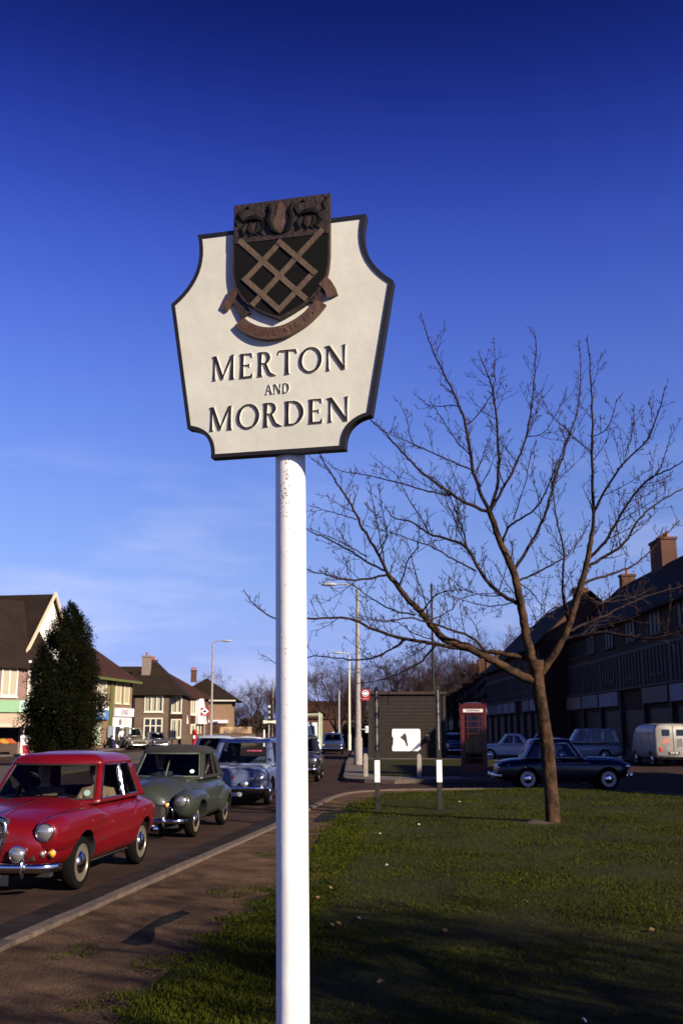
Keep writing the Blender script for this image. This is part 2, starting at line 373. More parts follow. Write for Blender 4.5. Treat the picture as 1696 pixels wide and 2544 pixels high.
def arc_pts(p0, p1, sag, n=12):     # concave bite between two corners: quadratic bend towards the board's middle
    p0, p1 = Vector(p0), Vector(p1); d = p1-p0; nn = Vector((-d.y, d.x)).normalized(); out = []
    for i in range(n+1):
        t = i/n; out.append(p0+d*t+nn*sag*4*t*(1-t))
    return out
wt,ws,wl,wb,ht,hs,hl,hb = 0.3375,0.4383,0.3526,0.2554,0.4559,0.1753,-0.336,-0.4559
def board_outline(ins=0.0):
    R = [(wt,ht)] + [tuple(p) for p in arc_pts((wt,ht),(ws,hs),-0.050)[1:]] + [tuple(p) for p in arc_pts((wl,hl),(wb,hb),-0.036)]
    Lh = [(-x,y) for x,y in reversed(R)]
    pts = R+Lh
    if ins == 0: return pts
    out = []; n = len(pts)
    for i in range(n):
        a, b, c = Vector(pts[i-1]), Vector(pts[i]), Vector(pts[(i+1)%n])
        n1 = Vector((-(b-a).y,(b-a).x)).normalized(); n2 = Vector((-(c-b).y,(c-b).x)).normalized()
        s = 1 if True else -1
        k = (n1+n2); k = k/ max(k.dot(n1), 0.35); out.append(tuple(b - k*ins))
    return out
bo = board_outline()
# orientation: make the inset go inwards
def area(p): return 0.5*sum(p[i][0]*p[(i+1)%len(p)][1]-p[(i+1)%len(p)][0]*p[i][1] for i in range(len(p)))
bi = board_outline(0.014 if area(bo) < 0 else -0.014)
assert abs(area(bi)) < abs(area(bo))
TH = 0.044
mb = MB(); n = len(bo)
rings = [[Vector((x,y,-TH)) for x,y in bo], [Vector((x,y,0)) for x,y in bo], [Vector((x,y,0.0)) for x,y in bi], [Vector((x,y,-0.006)) for x,y in bi], [Vector((x,y,-TH+0.004)) for x,y in bi], [Vector((x,y,-TH)) for x,y in bi]]
rings.append([Vector((x,y,-TH)) for x,y in bo])
mb.loft(rings, cap=False).xf(SBL).build('frame', M_BLACKF, sign, smooth=30)
M_BOARD = M_WHITE
MB().prism(bi, -TH+0.010, -0.005, SBL).build('panel', M_BOARD, sign)
# rivet bead line just inside the frame (thin moulded edge)
# pole: slight lean, open top hidden by the board
p0 = Vector((-0.150,3.585,0.10)); p1 = Vector((-0.1935,3.565,2.95)); q = p1-p0
mb = MB(); mb.tube([(0,0,-0.3), q*0.3, q*0.6, q], 0.0555, 40)
mb.build('pole', M_POLE, sign, smooth=40)
# thin collar plate where pole meets board
# flecks of rust on the pole
mb = MB()
for i in range(95):
    t = RND.uniform(0.55,0.93) if i < 45 else RND.uniform(0.84,0.93); a = radians(RND.uniform(-150,-60)); c = q*t
    s = RND.uniform(0.0008,0.0022)
    if i >= 45: a = radians(RND.gauss(-108,9)); s = RND.uniform(0.0007,0.0030); c = q*RND.gauss(0.868,0.026)
    pp = c+Vector((cos(a),sin(a),0))*0.0556
    tx = Vector((-sin(a),cos(a),0)); tz = Vector((0,0,1)); nn = Vector((cos(a),sin(a),0))
    ring = [pp+(tx*cos(k*pi/3)*s*RND.uniform(0.6,1.2)+tz*sin(k*pi/3)*s*RND.uniform(0.7,1.9))+nn*0.0004 for k in range(6)]
    mb.add(ring, [tuple(range(6))])
tag(mb.build('rust_spots', M_RUST, sign), kind='stuff')

# Roman capitals: each stroke is a solid bar; raised, dark face, white sides
def letter_strokes(ch):
    """list of polygons in a unit-height cell, plus the advance width"""
    K, H, S = 0.128, 0.056, 0.05          # thick stem, thin stroke, serif reach
    P = []
    def bar(x0,y0,x1,y1,w0,w1=None):
        w1 = w0 if w1 is None else w1
        d = Vector((x1-x0,y1-y0)).normalized(); nn = Vector((-d.y,d.x))
        P.append([(x0+nn.x*w0/2,y0+nn.y*w0/2),(x0-nn.x*w0/2,y0-nn.y*w0/2),(x1-nn.x*w1/2,y1-nn.y*w1/2),(x1+nn.x*w1/2,y1+nn.y*w1/2)])
    def stem(x, w=K, y0=0, y1=1, top=True, bot=True):
        pl = [(x-w/2-(S if bot else 0),y0),(x+w/2+(S if bot else 0),y0)]
        if bot: pl += [(x+w/2+S*0.9,y0+0.018),(x+w/2+0.012,y0+0.055)]
        pl += [(x+w/2-0.006,(y0+y1)/2)]
        if top: pl += [(x+w/2+0.012,y1-0.055),(x+w/2+S*0.9,y1-0.018)]
        pl += [(x+w/2+(S if top else 0),y1),(x-w/2-(S if top else 0),y1)]
        if top: pl += [(x-w/2-S*0.9,y1-0.018),(x-w/2-0.012,y1-0.055)]
        pl += [(x-w/2+0.006,(y0+y1)/2)]
        if bot: pl += [(x-w/2-0.012,y0+0.055),(x-w/2-S*0.9,y0+0.018)]
        P.append(pl)
    def ring(cx,cy,rx,ry,a0,a1,wt,wn,tilt=0.0,n=22):      # stressed arc: thick at the sides, thin top and bottom
        o=[];i_=[]
        for k in range(n+1):
            a=a0+(a1-a0)*k/n; w=wn+(wt-wn)*abs(cos(a+tilt))**1.4
            c,s=cos(a),sin(a); o.append((cx+rx*c,cy+ry*s)); L=sqrt((c*ry)**2+(s*rx)**2); nx,ny=c*ry/L,s*rx/L
            i_.append((cx+rx*c-nx*w,cy+ry*s-ny*w))
        for k in range(n): P.append([o[k],o[k+1],i_[k+1],i_[k]])
    if ch == 'M':
        stem(0.13,0.07,top=False); stem(0.93,K,top=False); bar(0.14,0.985,0.52,0.03,0.15,0.12); bar(0.50,0.03,0.92,0.985,0.06,0.085)
        P.append([(0.03,1.0),(0.03,0.985),(0.10,0.95),(0.24,0.97),(0.20,1.0)]); P.append([(0.86,1.0),(0.86,0.95),(0.99,0.95),(1.03,0.985),(1.03,1.0)]); adv=1.14
    elif ch == 'E':
        stem(0.14); P.append([(0.18,0.945),(0.18,1.0),(0.56,1.0),(0.585,0.83),(0.565,0.83),(0.50,0.935)]); bar(0.18,0.515,0.47,0.515,H*0.85)
        P.append([(0.455,0.43),(0.475,0.43),(0.475,0.60),(0.455,0.60)]); P.append([(0.18,0.0),(0.18,0.06),(0.53,0.07),(0.61,0.20),(0.63,0.20),(0.60,0.0)]); adv=0.70
    elif ch == 'R':
        stem(0.14); ring(0.30,0.745,0.29,0.255,-pi/2,pi/2,0.135,H); bar(0.18,0.968,0.31,0.968,H); bar(0.18,0.523,0.31,0.523,H)
        P.append([(0.30,0.50),(0.42,0.52),(0.60,0.14),(0.80,0.02),(0.86,0.03),(0.86,0.0),(0.66,0.0),(0.52,0.08)]); adv=0.83
    elif ch == 'T':
        stem(0.40,K,top=False); P.append([(0.02,1.0),(0.78,1.0),(0.83,0.84),(0.81,0.83),(0.73,0.935),(0.07,0.935),(0.01,0.83),(-0.01,0.84)]); adv=0.82
    elif ch == 'O':
        ring(0.50,0.5,0.49,0.52,0,2*pi,K,0.062,tilt=0.25,n=44); adv=1.02
    elif ch == 'N':
        stem(0.13,0.066,top=False); stem(0.83,0.066,bot=False,y0=0.0); bar(0.13,0.985,0.80,0.03,0.15,0.13)
        P.append([(0.0,1.0),(0.0,0.985),(0.08,0.95),(0.24,0.97),(0.20,1.0)]); adv=0.98
    elif ch == 'A':
        bar(0.42,1.0,0.12,0.02,0.06,0.066); bar(0.42,1.0,0.76,0.02,0.13,0.15); bar(0.24,0.36,0.60,0.36,H*0.85)
        P.append([(0.0,0),(0.24,0),(0.23,0.02),(0.15,0.05),(0.08,0.04),(0.0,0.02)]); P.append([(0.62,0),(0.92,0),(0.92,0.02),(0.82,0.05),(0.70,0.05),(0.62,0.02)]); adv=0.92
    elif ch == 'D':
        stem(0.14); ring(0.34,0.5,0.50,0.5,-pi/2,pi/2,0.15,H); bar(0.18,0.968,0.36,0.968,H); bar(0.18,0.032,0.36,0.032,H); adv=0.92
    elif ch == 'I': stem(0.14); adv=0.30
    elif ch == 'L': stem(0.14); P.append([(0.18,0.0),(0.18,0.06),(0.48,0.07),(0.55,0.22),(0.57,0.22),(0.55,0.0)]); adv=0.64
    elif ch == 'B':
        stem(0.14); ring(0.28,0.76,0.25,0.24,-pi/2,pi/2,0.13,H); ring(0.30,0.27,0.31,0.27,-pi/2,pi/2,0.135,H); bar(0.18,0.968,0.29,0.968,H); bar(0.18,0.53,0.30,0.53,H); bar(0.18,0.032,0.31,0.032,H); adv=0.70
    elif ch == 'V':
        bar(0.10,0.98,0.43,0.0,0.15,0.12); bar(0.42,0.0,0.72,0.98,0.06,0.066); P.append([(-0.03,1.0),(0.27,1.0),(0.27,0.97),(-0.03,0.97)]); P.append([(0.60,1.0),(0.84,1.0),(0.84,0.97),(0.60,0.97)]); adv=0.86
    elif ch == 'S':
        ring(0.30,0.74,0.25,0.26,radians(20),radians(250),0.07,0.12,n=16); ring(0.30,0.265,0.27,0.265,radians(-160),radians(85),0.07,0.12,n=16); adv=0.62
    else:
        P.append([(0.10+0.07*cos(k*pi/4),0.5+0.07*sin(k*pi/4)) for k in range(8)]); adv=0.36
    return P, adv
def letter_mesh(mb_face, mb_side, ch, M, h, depth, z0):
    P, adv = letter_strokes(ch)
    for k, pl in enumerate(P):
        if area(pl) < 0: pl = pl[::-1]
        zt = z0+depth+0.00012*(k % 9)
        n = len(pl); top = [M @ Vector((x*h,y*h,zt)) for x,y in pl]; base = [M @ Vector((x*h,y*h,z0)) for x,y in pl]
        mb_face.add(top, [tuple(range(n))])
        if mb_side is not None: mb_side.add(base+top, [(i,(i+1)%n,n+(i+1)%n,n+i) for i in range(n)])
    return adv
def word(txt, x0, x1, ybase, slope, h, depth=0.0048, gap=0.10):
    advs = [letter_strokes(c)[1] for c in txt]; tot = sum(advs)+gap*(len(txt)-1)
    W = x1-x0; kx = W/(tot*h); x = x0
    for c, a in zip(txt, advs):
        M = SBL @ Matrix.Translation((x, ybase+slope*(x-x0), 0)) @ Matrix.Diagonal((kx,1,1,1))
        f, s = MB(), MB(); letter_mesh(f, s, c, M, h, depth, -0.006)
        o = f.build('letter', M_BROWN, sign, fixn=False); s.build('letter_side', M_WHITE2, o)
        x += (a+gap)*h*kx
# pixel -> board coordinates, to set the lettering
SBi = SB.inverted()
def board_xy(px, py):
    o = SBi @ Vector((0,0,EYE)); d = (SBi.to_3x3() @ ray(px,py)); t = -o.z/d.z
    return (o.x+d.x*t, o.y+d.y*t)
def set_word(txt, left, right, top_left):
    (xa,ya),(xb,yb) = board_xy(*left), board_xy(*right); (xt,yt) = board_xy(*top_left)
    word(txt, xa, xb, (ya+yb)/2, 0.0, yt-ya)
set_word('MERTON', (525,945), (864,917), (526,885))
set_word('AND', (659,979), (720,975), (660,955))
set_word('MORDEN', (518,1070), (870,1046), (518,1011))

# shield
sh = lambda px,py: board_xy(px,py)
x_l, x_r = sh(581,530)[0]+0.006, sh(823,500)[0]-0.002
y_top = (sh(580,514)[1]+sh(824,486)[1])/2; y_bot = sh(692,797)[1]
cx = (x_l+x_r)/2; hw = (x_r-x_l)/2; SHZ = 0.014
def shield_outline(n=14, ins=0.0):
    H_ = y_top-y_bot; ys = y_top-H_*0.36; pts = [(cx-hw+ins, y_top-ins), (cx+hw-ins, y_top-ins)]
    for i in range(n+1):
        t = i/n
        x = (hw-ins)*max(0,1-t**4.2); y = ys-(ys-y_bot-ins*1.6)*t
        pts.append((cx+x, y))
    L = [(2*cx-x,y) for x,y in reversed(pts[2:-1])]
    return pts+L
so = shield_outline(); sp1 = shield_outline(ins=0.007)
shield = MB().prism(so, -0.006, SHZ, SBL).build('shield', M_BRONZED, sign)
MB().prism(sp1, SHZ-0.002, SHZ+0.001, SBL).build('shield_field', M_SHBLACK, shield)
M_BR2 = mat('bronze_light', (0.098,0.064,0.038), 0.6, var=0.25, vscale=12, bump=0.2, bscale=50)
# chief (upper band) with two supporters and a fleur
yc = (sh(583,610)[1]+sh(822,585)[1])/2
MB().prism([(cx-hw+0.004,yc),(cx+hw-0.004,yc),(cx+hw-0.004,y_top-0.004),(cx-hw+0.004,y_top-0.004)], SHZ-0.001, SHZ+0.0035, SBL).build('shield_chief', M_BRONZED, shield)
def blob(mb, pts, z0, z1): mb.prism(pts, z0, z1, SBL)
def lion(cxx, s):       # a heraldic beast: wavy body, legs, mane and tail
    mb = MB(); k = 0
    def lim(pts, w):
        nonlocal k
        P3 = [SBL @ Vector((cxx+s*x*hw, yc+(y_top-yc)*y, SHZ+0.0012+0.0005*(k%5))) for x,y in pts]; k += 1
        mb.tube(P3, [w*0.55]+[w]*(len(P3)-2)+[w*0.4], 6)
    lim([(0.20,0.52),(0.06,0.60),(-0.08,0.58),(-0.22,0.52)],0.016); lim([(-0.22,0.55),(-0.27,0.70),(-0.22,0.84)],0.014); lim([(-0.20,0.80),(-0.30,0.76),(-0.34,0.66)],0.009)
    lim([(-0.14,0.52),(-0.24,0.36),(-0.20,0.20),(-0.28,0.14)],0.009); lim([(-0.06,0.50),(-0.10,0.30),(-0.02,0.18),(-0.10,0.12)],0.008)
    lim([(0.16,0.52),(0.24,0.36),(0.14,0.22),(0.22,0.12)],0.010); lim([(0.10,0.50),(0.10,0.32),(0.04,0.20),(0.10,0.13)],0.008)
    lim([(0.20,0.56),(0.32,0.62),(0.28,0.78),(0.36,0.88),(0.30,0.92)],0.006); lim([(-0.18,0.86),(-0.12,0.90),(-0.08,0.84)],0.007)
    lim([(-0.24,0.62),(-0.36,0.52),(-0.34,0.44)],0.007)
    return mb
lion(cx-hw*0.58, 1).build('shield_beast', M_SHBLACK, shield, smooth=50)
lion(cx+hw*0.58, 1).build('shield_beast', M_SHBLACK, shield, smooth=50)
fl = MB(); yy = lambda y: yc+(y_top-yc)*y
fl.prism([(cx+x*hw,yy(y)) for x,y in [(0,0.10),(0.14,0.30),(0.17,0.48),(0.10,0.62),(0.06,0.86),(0,0.92),(-0.06,0.86),(-0.10,0.62),(-0.17,0.48),(-0.14,0.30)]], SHZ+0.001, SHZ+0.006, SBL)
fl.build('shield_fleur', M_BRONZE, shield)
for s in (-1,1):
    MB().tube([SBL @ Vector((cx+s*x*hw, yy(y), SHZ+0.006)) for x,y in [(0.02,0.12),(0.16,0.22),(0.24,0.46),(0.20,0.70),(0.26,0.88)]], [0.004,0.011,0.013,0.010,0.004], 6).build('shield_leaf', M_SHBLACK, shield, smooth=50)
# interlaced fret: two diagonals and a lozenge, woven over and under
def spt(px,py): return Vector(board_xy(px,py))
C_ = spt(697.5,690); bwid = 0.0212; DX = spt(783,681).x-C_.x; DY = spt(696,608).y-C_.y
def bar2(a, b, w, z): 
    a, b = Vector(a), Vector(b); d = (b-a).normalized(); nn = Vector((-d.y,d.x))*w/2
    return [tuple(a-nn), tuple(b-nn), tuple(b+nn), tuple(a+nn)], z
ky = DY/DX
def clip_bar(a, b): return a, b
bars = [(( -0.86*hw, 0.86*hw*ky),( 0.55*hw,-0.55*hw*ky)), ((-0.56*hw,-0.56*hw*ky),(0.88*hw,0.88*hw*ky))]
LZ = [(0,DY),(DX,0),(0,-DY),(-DX,0)]
zb = SHZ+0.001
fret = []
for i,(a,b) in enumerate(bars):
    pl,_ = bar2(C_+Vector(a)+Vector((0,0)), C_+Vector(b), bwid, 0); fret.append((pl, zb+0.0030+0.0012*i))
for i in range(4):
    a, b = Vector(LZ[i]), Vector(LZ[(i+1)%4]); d = (b-a).normalized()*bwid*0.5
    pl,_ = bar2(C_+a-d, C_+b+d, bwid, 0); fret.append((pl, zb+0.0022+0.0012*((i+1)%2)*2.6+0.0003*i))
for pl, z in fret:
    MB().prism(pl, SHZ-0.001, z, SBL).build('shield_fret', M_BR2, shield)
# motto scroll: a curved ribbon under the shield with folded ends
A0 = sh(596,800); A1 = sh(798,752); AM = sh(690,829)
def rib(t):    # centre line of the ribbon
    x = lerp(A0[0],A1[0],t); y0 = lerp(A0[1],A1[1],t); sag = ((A0[1]+A1[1])/2-AM[1])
    return Vector((x, y0-sag*(1-(2*t-1)**2)**0.9))
def ribn(t):
    d = rib(min(1,t+0.01))-rib(max(0,t-0.01)); d.normalize(); return Vector((-d.y,d.x))
RW = 0.0235
top, bot = [], []
mbr = MB(); rings = []
for i in range(33):
    t = i/32; c = rib(t); nn = ribn(t); zf = 0.007+0.009*sin(pi*t)
    a = c+nn*RW; b = c-nn*RW
    rings.append([SBL @ Vector((a.x,a.y,-0.006)), SBL @ Vector((b.x,b.y,-0.006)), SBL @ Vector((b.x,b.y,zf)), SBL @ Vector((a.x,a.y,zf))])
mbr.loft(rings)
scroll = mbr.build('motto_scroll', M_BRONZE, sign, smooth=40)
def fold(pts, w, z0, z1, nm='scroll_fold', m=None):
    r = []
    n_ = len(pts)
    for i,p in enumerate(pts):
        p = Vector(p); d = (Vector(pts[min(i+1,n_-1)])-Vector(pts[max(i-1,0)])).normalized(); nn = Vector((-d.y,d.x)); z = lerp(z0,z1,i/(n_-1))
        a, b = p+nn*w, p-nn*w
        r.append([SBL @ Vector((a.x,a.y,-0.006)), SBL @ Vector((b.x,b.y,-0.006)), SBL @ Vector((b.x,b.y,z)), SBL @ Vector((a.x,a.y,z))])
    MB().loft(r).build(nm, m or M_BRONZE, scroll, smooth=40)
fold([sh(*p) for p in [(612,786),(600,764),(587,738),(578,722)]], 0.021, 0.006, 0.004, m=M_BRONZED)
fold([sh(*p) for p in [(589,722),(577,740),(566,757),(556,770)]], 0.016, 0.014, 0.003)
fold([sh(*p) for p in [(786,752),(790,732),(795,712),(800,700)]], 0.021, 0.006, 0.004, m=M_BRONZED)
fold([sh(*p) for p in [(803,700),(813,708),(822,722),(827,738)]], 0.020, 0.016, 0.008)
mbf = MB(); mot = ' IN.LIBERTATE.VIS.'.strip(); hh = 0.0205
mot = '.IN.LIBERTATE.VIS.'
advs = [letter_strokes(c)[1]+0.17 for c in mot]; tot = sum(advs); acc = 0
mred = mat('motto_red', (0.10,0.028,0.016), 0.6); mblk = mat('motto_dark', (0.035,0.016,0.010), 0.6)
for i,(c,a) in enumerate(zip(mot, advs)):
    t = 0.04+0.92*(acc+a*0.4)/tot; acc += a; p = rib(t); nn = ribn(t); tx = Vector((nn.y,-nn.x)); zf = 0.0076+0.009*sin(pi*t)
    kx = (0.92*abs(A1[0]-A0[0])*1.06/tot)/hh
    M = SBL @ Matrix(((tx.x*kx,nn.x,0,p.x-nn.x*hh/2-tx.x*a*0.42*hh*kx),(tx.y*kx,nn.y,0,p.y-nn.y*hh/2-tx.y*a*0.42*hh*kx),(0,0,1,0),(0,0,0,1)))
    f, s_ = MB(), MB(); letter_mesh(f, s_, c, M, hh, 0.0012, zf-0.001); f.merge(s_).build('motto_letter', mred if i < 10 else mblk, scroll, fixn=False)
# rusty bolt streak plates on the pole near the board
# ------------------------------------------------------------------ the bare tree on the green
M_BARK = mat('bark', (0.075,0.040,0.021), 0.95, col2=(0.016,0.010,0.007), vscale=7, bump=0.9, bscale=26, spec=0.15)
M_TWIG = mat('twig_bark', (0.022,0.012,0.011), 0.9, var=0.4, vscale=4, spec=0.2)
TY = 17.75
tb = G(1372, 2068, 0.12); tree_loc = Vector((tb.x, TY, gz(tb.x, TY)-0.02))
tree = thing('bare_tree', 'leafless tree with spreading limbs growing on the green', 'tree', tree_loc)
def TP(px, py, dy=0.0): return PY(px, py, TY+dy) - tree_loc
def catmull(pts, sub=4):
    out = []; n = len(pts)
    for i in range(n-1):
        p0,p1,p2,p3 = pts[max(i-1,0)],pts[i],pts[i+1],pts[min(i+2,n-1)]
        for k in range(sub):
            t = k/sub
            out.append(0.5*((2*p1)+(p2-p0)*t+(2*p0-5*p1+4*p2-p3)*t*t+(3*p1-p0-3*p2+p3)*t**3))
    return out+[pts[-1]]
rt = random.Random(3)
trunk_px = [(1374,2085),(1372,2050),(1367,1960),(1357,1850),(1345,1760),(1336,1705),(1332,1668),(1330,1640)]
tp = catmull([TP(x,y) for x,y in trunk_px], 4)
# the trunk with root flare and knobbly outline
rings = []; nT = 22
for i,p in enumerate(tp):
    t = i/(len(tp)-1); r = 0.108+0.012*(1-t)+0.075*math.exp(-t*16)+(0.045*math.exp(-((t-0.93)/0.08)**2)); ring = []
    for k in range(nT):
        a = 2*pi*k/nT
        rr = r*(1+0.05*sin(3*a+t*9)+0.035*sin(7*a-t*21)+0.10*math.exp(-t*13)*sin(5*a+1)+rt.uniform(-0.018,0.018))
        ring.append(p+Vector((cos(a)*rr, sin(a)*rr, 0)))
    rings.append(ring)
MB().loft(rings).build('trunk', M_BARK, tree, smooth=70)
LIMBS = [   # (pixel polyline, start radius, end radius, depth drift at the end)
 ([(1328,1672),(1320,1640),(1306,1579),(1292,1495),(1274,1418),(1246,1355),(1215,1271)],0.088,0.052,0.3),
 ([(1215,1271),(1194,1229),(1173,1159),(1156,1055),(1135,999),(1114,950),(1089,901),(1065,845),(1044,775)],0.040,0.006,0.5),
 ([(1215,1271),(1236,1194),(1237,1103),(1226,985),(1210,930),(1187,873)],0.034,0.007,1.1),
 ([(1217,1274),(1152,1247),(1103,1215),(1047,1173),(1005,1131),(956,1075),(915,1040),(890,1010)],0.034,0.006,-0.4),
 ([(1217,1268),(1257,1201),(1288,1138),(1306,1082),(1320,1006),(1330,880),(1327,824)],0.030,0.006,0.0),
 ([(1246,1355),(1262,1310),(1299,1285),(1334,1257),(1372,1180),(1400,1110),(1430,1060)],0.024,0.005,-1.0),
 ([(1274,1418),(1306,1369),(1327,1334),(1355,1271),(1376,1194),(1397,1131),(1432,1020),(1442,936),(1435,845)],0.034,0.006,0.9),
 ([(1282,1445),(1330,1425),(1372,1400),(1410,1378),(1445,1330),(1468,1290)],0.022,0.005,1.5),
 ([(1334,1680),(1358,1650),(1390,1600),(1414,1544),(1435,1474),(1456,1404),(1467,1334)],0.075,0.042,-0.5),
 ([(1467,1334),(1474,1278),(1470,1173),(1470,1055),(1467,950),(1458,831)],0.036,0.006,-0.8),
 ([(1460,1390),(1502,1345),(1540,1280),(1580,1220),(1614,1187),(1676,1159),(1730,1120)],0.030,0.006,-1.2),
 ([(1452,1412),(1502,1383),(1551,1348),(1579,1299),(1621,1257),(1690,1215),(1750,1180)],0.030,0.006,0.3),
 ([(1442,1450),(1502,1432),(1558,1411),(1600,1383),(1650,1330),(1690,1290)],0.026,0.005,1.2),
 ([(1397,1589),(1439,1582),(1495,1572),(1565,1582),(1614,1586),(1696,1565),(1780,1540)],0.036,0.007,-1.3),
 ([(1400,1575),(1440,1555),(1500,1530),(1560,1500),(1640,1470),(1720,1450)],0.026,0.006,1.0),
 ([(1474,1278),(1500,1220),(1540,1160),(1607,1090),(1641,1006),(1650,960)],0.024,0.005,-1.6),
 ([(1412,1548),(1396,1467),(1400,1369),(1382,1290),(1372,1210),(1380,1150)],0.026,0.005,1.6),
 ([(1325,1690),(1300,1682),(1250,1656),(1215,1635),(1159,1607),(1103,1586),(1075,1558),(1047,1523),(1019,1495),(991,1460),(963,1425)],0.080,0.040,-0.8),
 ([(963,1425),(935,1369),(901,1313),(873,1257),(838,1201),(803,1145),(790,1110)],0.030,0.006,-1.2),
 ([(963,1428),(901,1439),(852,1439),(803,1425),(768,1418),(720,1385)],0.022,0.005,-1.0),
 ([(958,1418),(901,1390),(859,1362),(803,1334),(764,1317),(725,1270)],0.020,0.005,0.0),
 ([(1215,1635),(1180,1590),(1110,1560),(1060,1545),(1010,1535),(950,1545),(900,1530)],0.026,0.006,-1.8),
 ([(1322,1650),(1302,1635),(1229,1621),(1180,1617),(1082,1600),(1005,1586),(929,1565),(866,1537),(764,1537),(690,1540),(630,1500),(605,1465)],0.050,0.006,1.3),
 ([(1082,1602),(1047,1642),(998,1670),(940,1690),(880,1700)],0.022,0.005,0.6),
 ([(1005,1588),(960,1620),(900,1640),(840,1635),(780,1630),(700,1650),(650,1625)],0.020,0.005,1.6),
 ([(1292,1500),(1250,1481),(1201,1432),(1159,1362),(1115,1340),(1068,1327),(1026,1299),(977,1285),(955,1258)],0.040,0.007,1.2),
 ([(1160,1364),(1150,1320),(1135,1280),(1112,1225),(1080,1190),(1050,1180)],0.018,0.004,1.8),
 ([(1068,1327),(1040,1280),(1010,1230),(985,1180),(930,1140)],0.014,0.004,0.6),
 ([(991,1460),(1010,1400),(1035,1360),(1040,1300)],0.016,0.004,-1.8),
 ([(935,1372),(960,1330),(950,1270),(940,1200)],0.012,0.004,-1.9),
 ([(1047,1523),(1080,1480),(1130,1465),(1180,1470)],0.014,0.004,-2.0),
 ([(1440,1460),(1480,1500),(1540,1480),(1600,1490)],0.014,0.004,2.0),
 ([(1290,1490),(1240,1505),(1180,1500),(1110,1480)],0.014,0.004,1.9),
 ([(1306,1585),(1340,1540),(1370,1515),(1420,1490),(1460,1440)],0.020,0.004,2.0),
 ([(1176, 1170), (1134, 1152), (1097, 1134), (1049, 1113), (1000, 1091), (964, 1076), (940, 1055)],0.018,0.004,-0.6),
 ([(1170, 1134), (1134, 1097), (1103, 1049), (1079, 1013), (1067, 994)],0.014,0.004,0.6),
 ([(1117, 1231), (1049, 1216), (1007, 1203), (958, 1191), (904, 1179), (861, 1173), (825, 1158), (794, 1128)],0.018,0.004,0.5),
 ([(1161, 1055), (1194, 1019), (1222, 976), (1229, 928), (1226, 837)],0.013,0.004,-0.5),
 ([(1143, 1008), (1110, 1007), (1067, 1007), (1025, 976)],0.012,0.004,0.5),
 ([(1158, 1364), (1140, 1316), (1110, 1249), (1085, 1194)],0.014,0.004,-0.9),
 ([(1182, 1419), (1122, 1388), (1073, 1358), (1019, 1340), (976, 1325), (916, 1309)],0.018,0.004,-0.8),
 ([(955, 1406), (949, 1364), (934, 1291), (922, 1231), (910, 1182)],0.014,0.004,0.9),
 ([(1067, 1534), (1049, 1473), (1028, 1412), (1013, 1352)],0.013,0.004,-0.6),
 ([(1073, 1540), (1122, 1515), (1146, 1485), (1231, 1473), (1267, 1470)],0.012,0.004,0.9),
 ([(1467, 1122), (1412, 1073), (1370, 1031), (1340, 982)],0.013,0.004,0.7),
 ([(1470, 1085), (1497, 1073), (1519, 1037), (1531, 994)],0.011,0.004,-0.7),
 ([(1552, 1134), (1567, 1085), (1571, 1049), (1573, 1007)],0.011,0.004,0.4),
 ([(1612, 1194), (1637, 1164), (1655, 1116), (1667, 1067)],0.012,0.004,-0.5),
 ([(1028, 1110), (1016, 1073), (1007, 1031), (976, 982)],0.010,0.004,0.4),
 ([(1309, 1085), (1352, 1073), (1382, 1025), (1406, 976)],0.010,0.004,-0.6),
 ([(1031, 1528), (976, 1515), (928, 1491), (879, 1455), (837, 1431), (801, 1419)],0.016,0.004,0.6),
 ([(1007, 1589), (988, 1606), (946, 1625), (904, 1637)],0.011,0.004,-0.7),
 ([(1143, 1612), (1140, 1649), (1134, 1691)],0.010,0.004,-0.3),
 ([(1188, 1582), (1179, 1552), (1152, 1515)],0.011,0.004,0.5),
 ([(1073, 1588), (1031, 1576), (988, 1546), (946, 1540), (885, 1540)],0.012,0.004,-1.2),
 ([(885, 1291), (849, 1279), (807, 1267), (764, 1255)],0.011,0.004,0.5),
 ([(910, 1382), (867, 1358), (819, 1334), (764, 1313)],0.012,0.004,-0.5),
 ([(1291, 1449), (1328, 1482), (1358, 1528), (1376, 1534)],0.011,0.004,0.8),
 ([(1449, 1473), (1491, 1497), (1564, 1485), (1625, 1461)],0.012,0.004,1.0),
 ([(1273, 1291), (1303, 1206), (1316, 1134), (1319, 1122)],0.011,0.004,-0.8),
]
twigs = MB(); buds = MB()
def perp(T):
    v = Vector((rt.gauss(0,1),rt.gauss(0,1),rt.gauss(0,1))); v -= T*v.dot(T); return v.normalized()
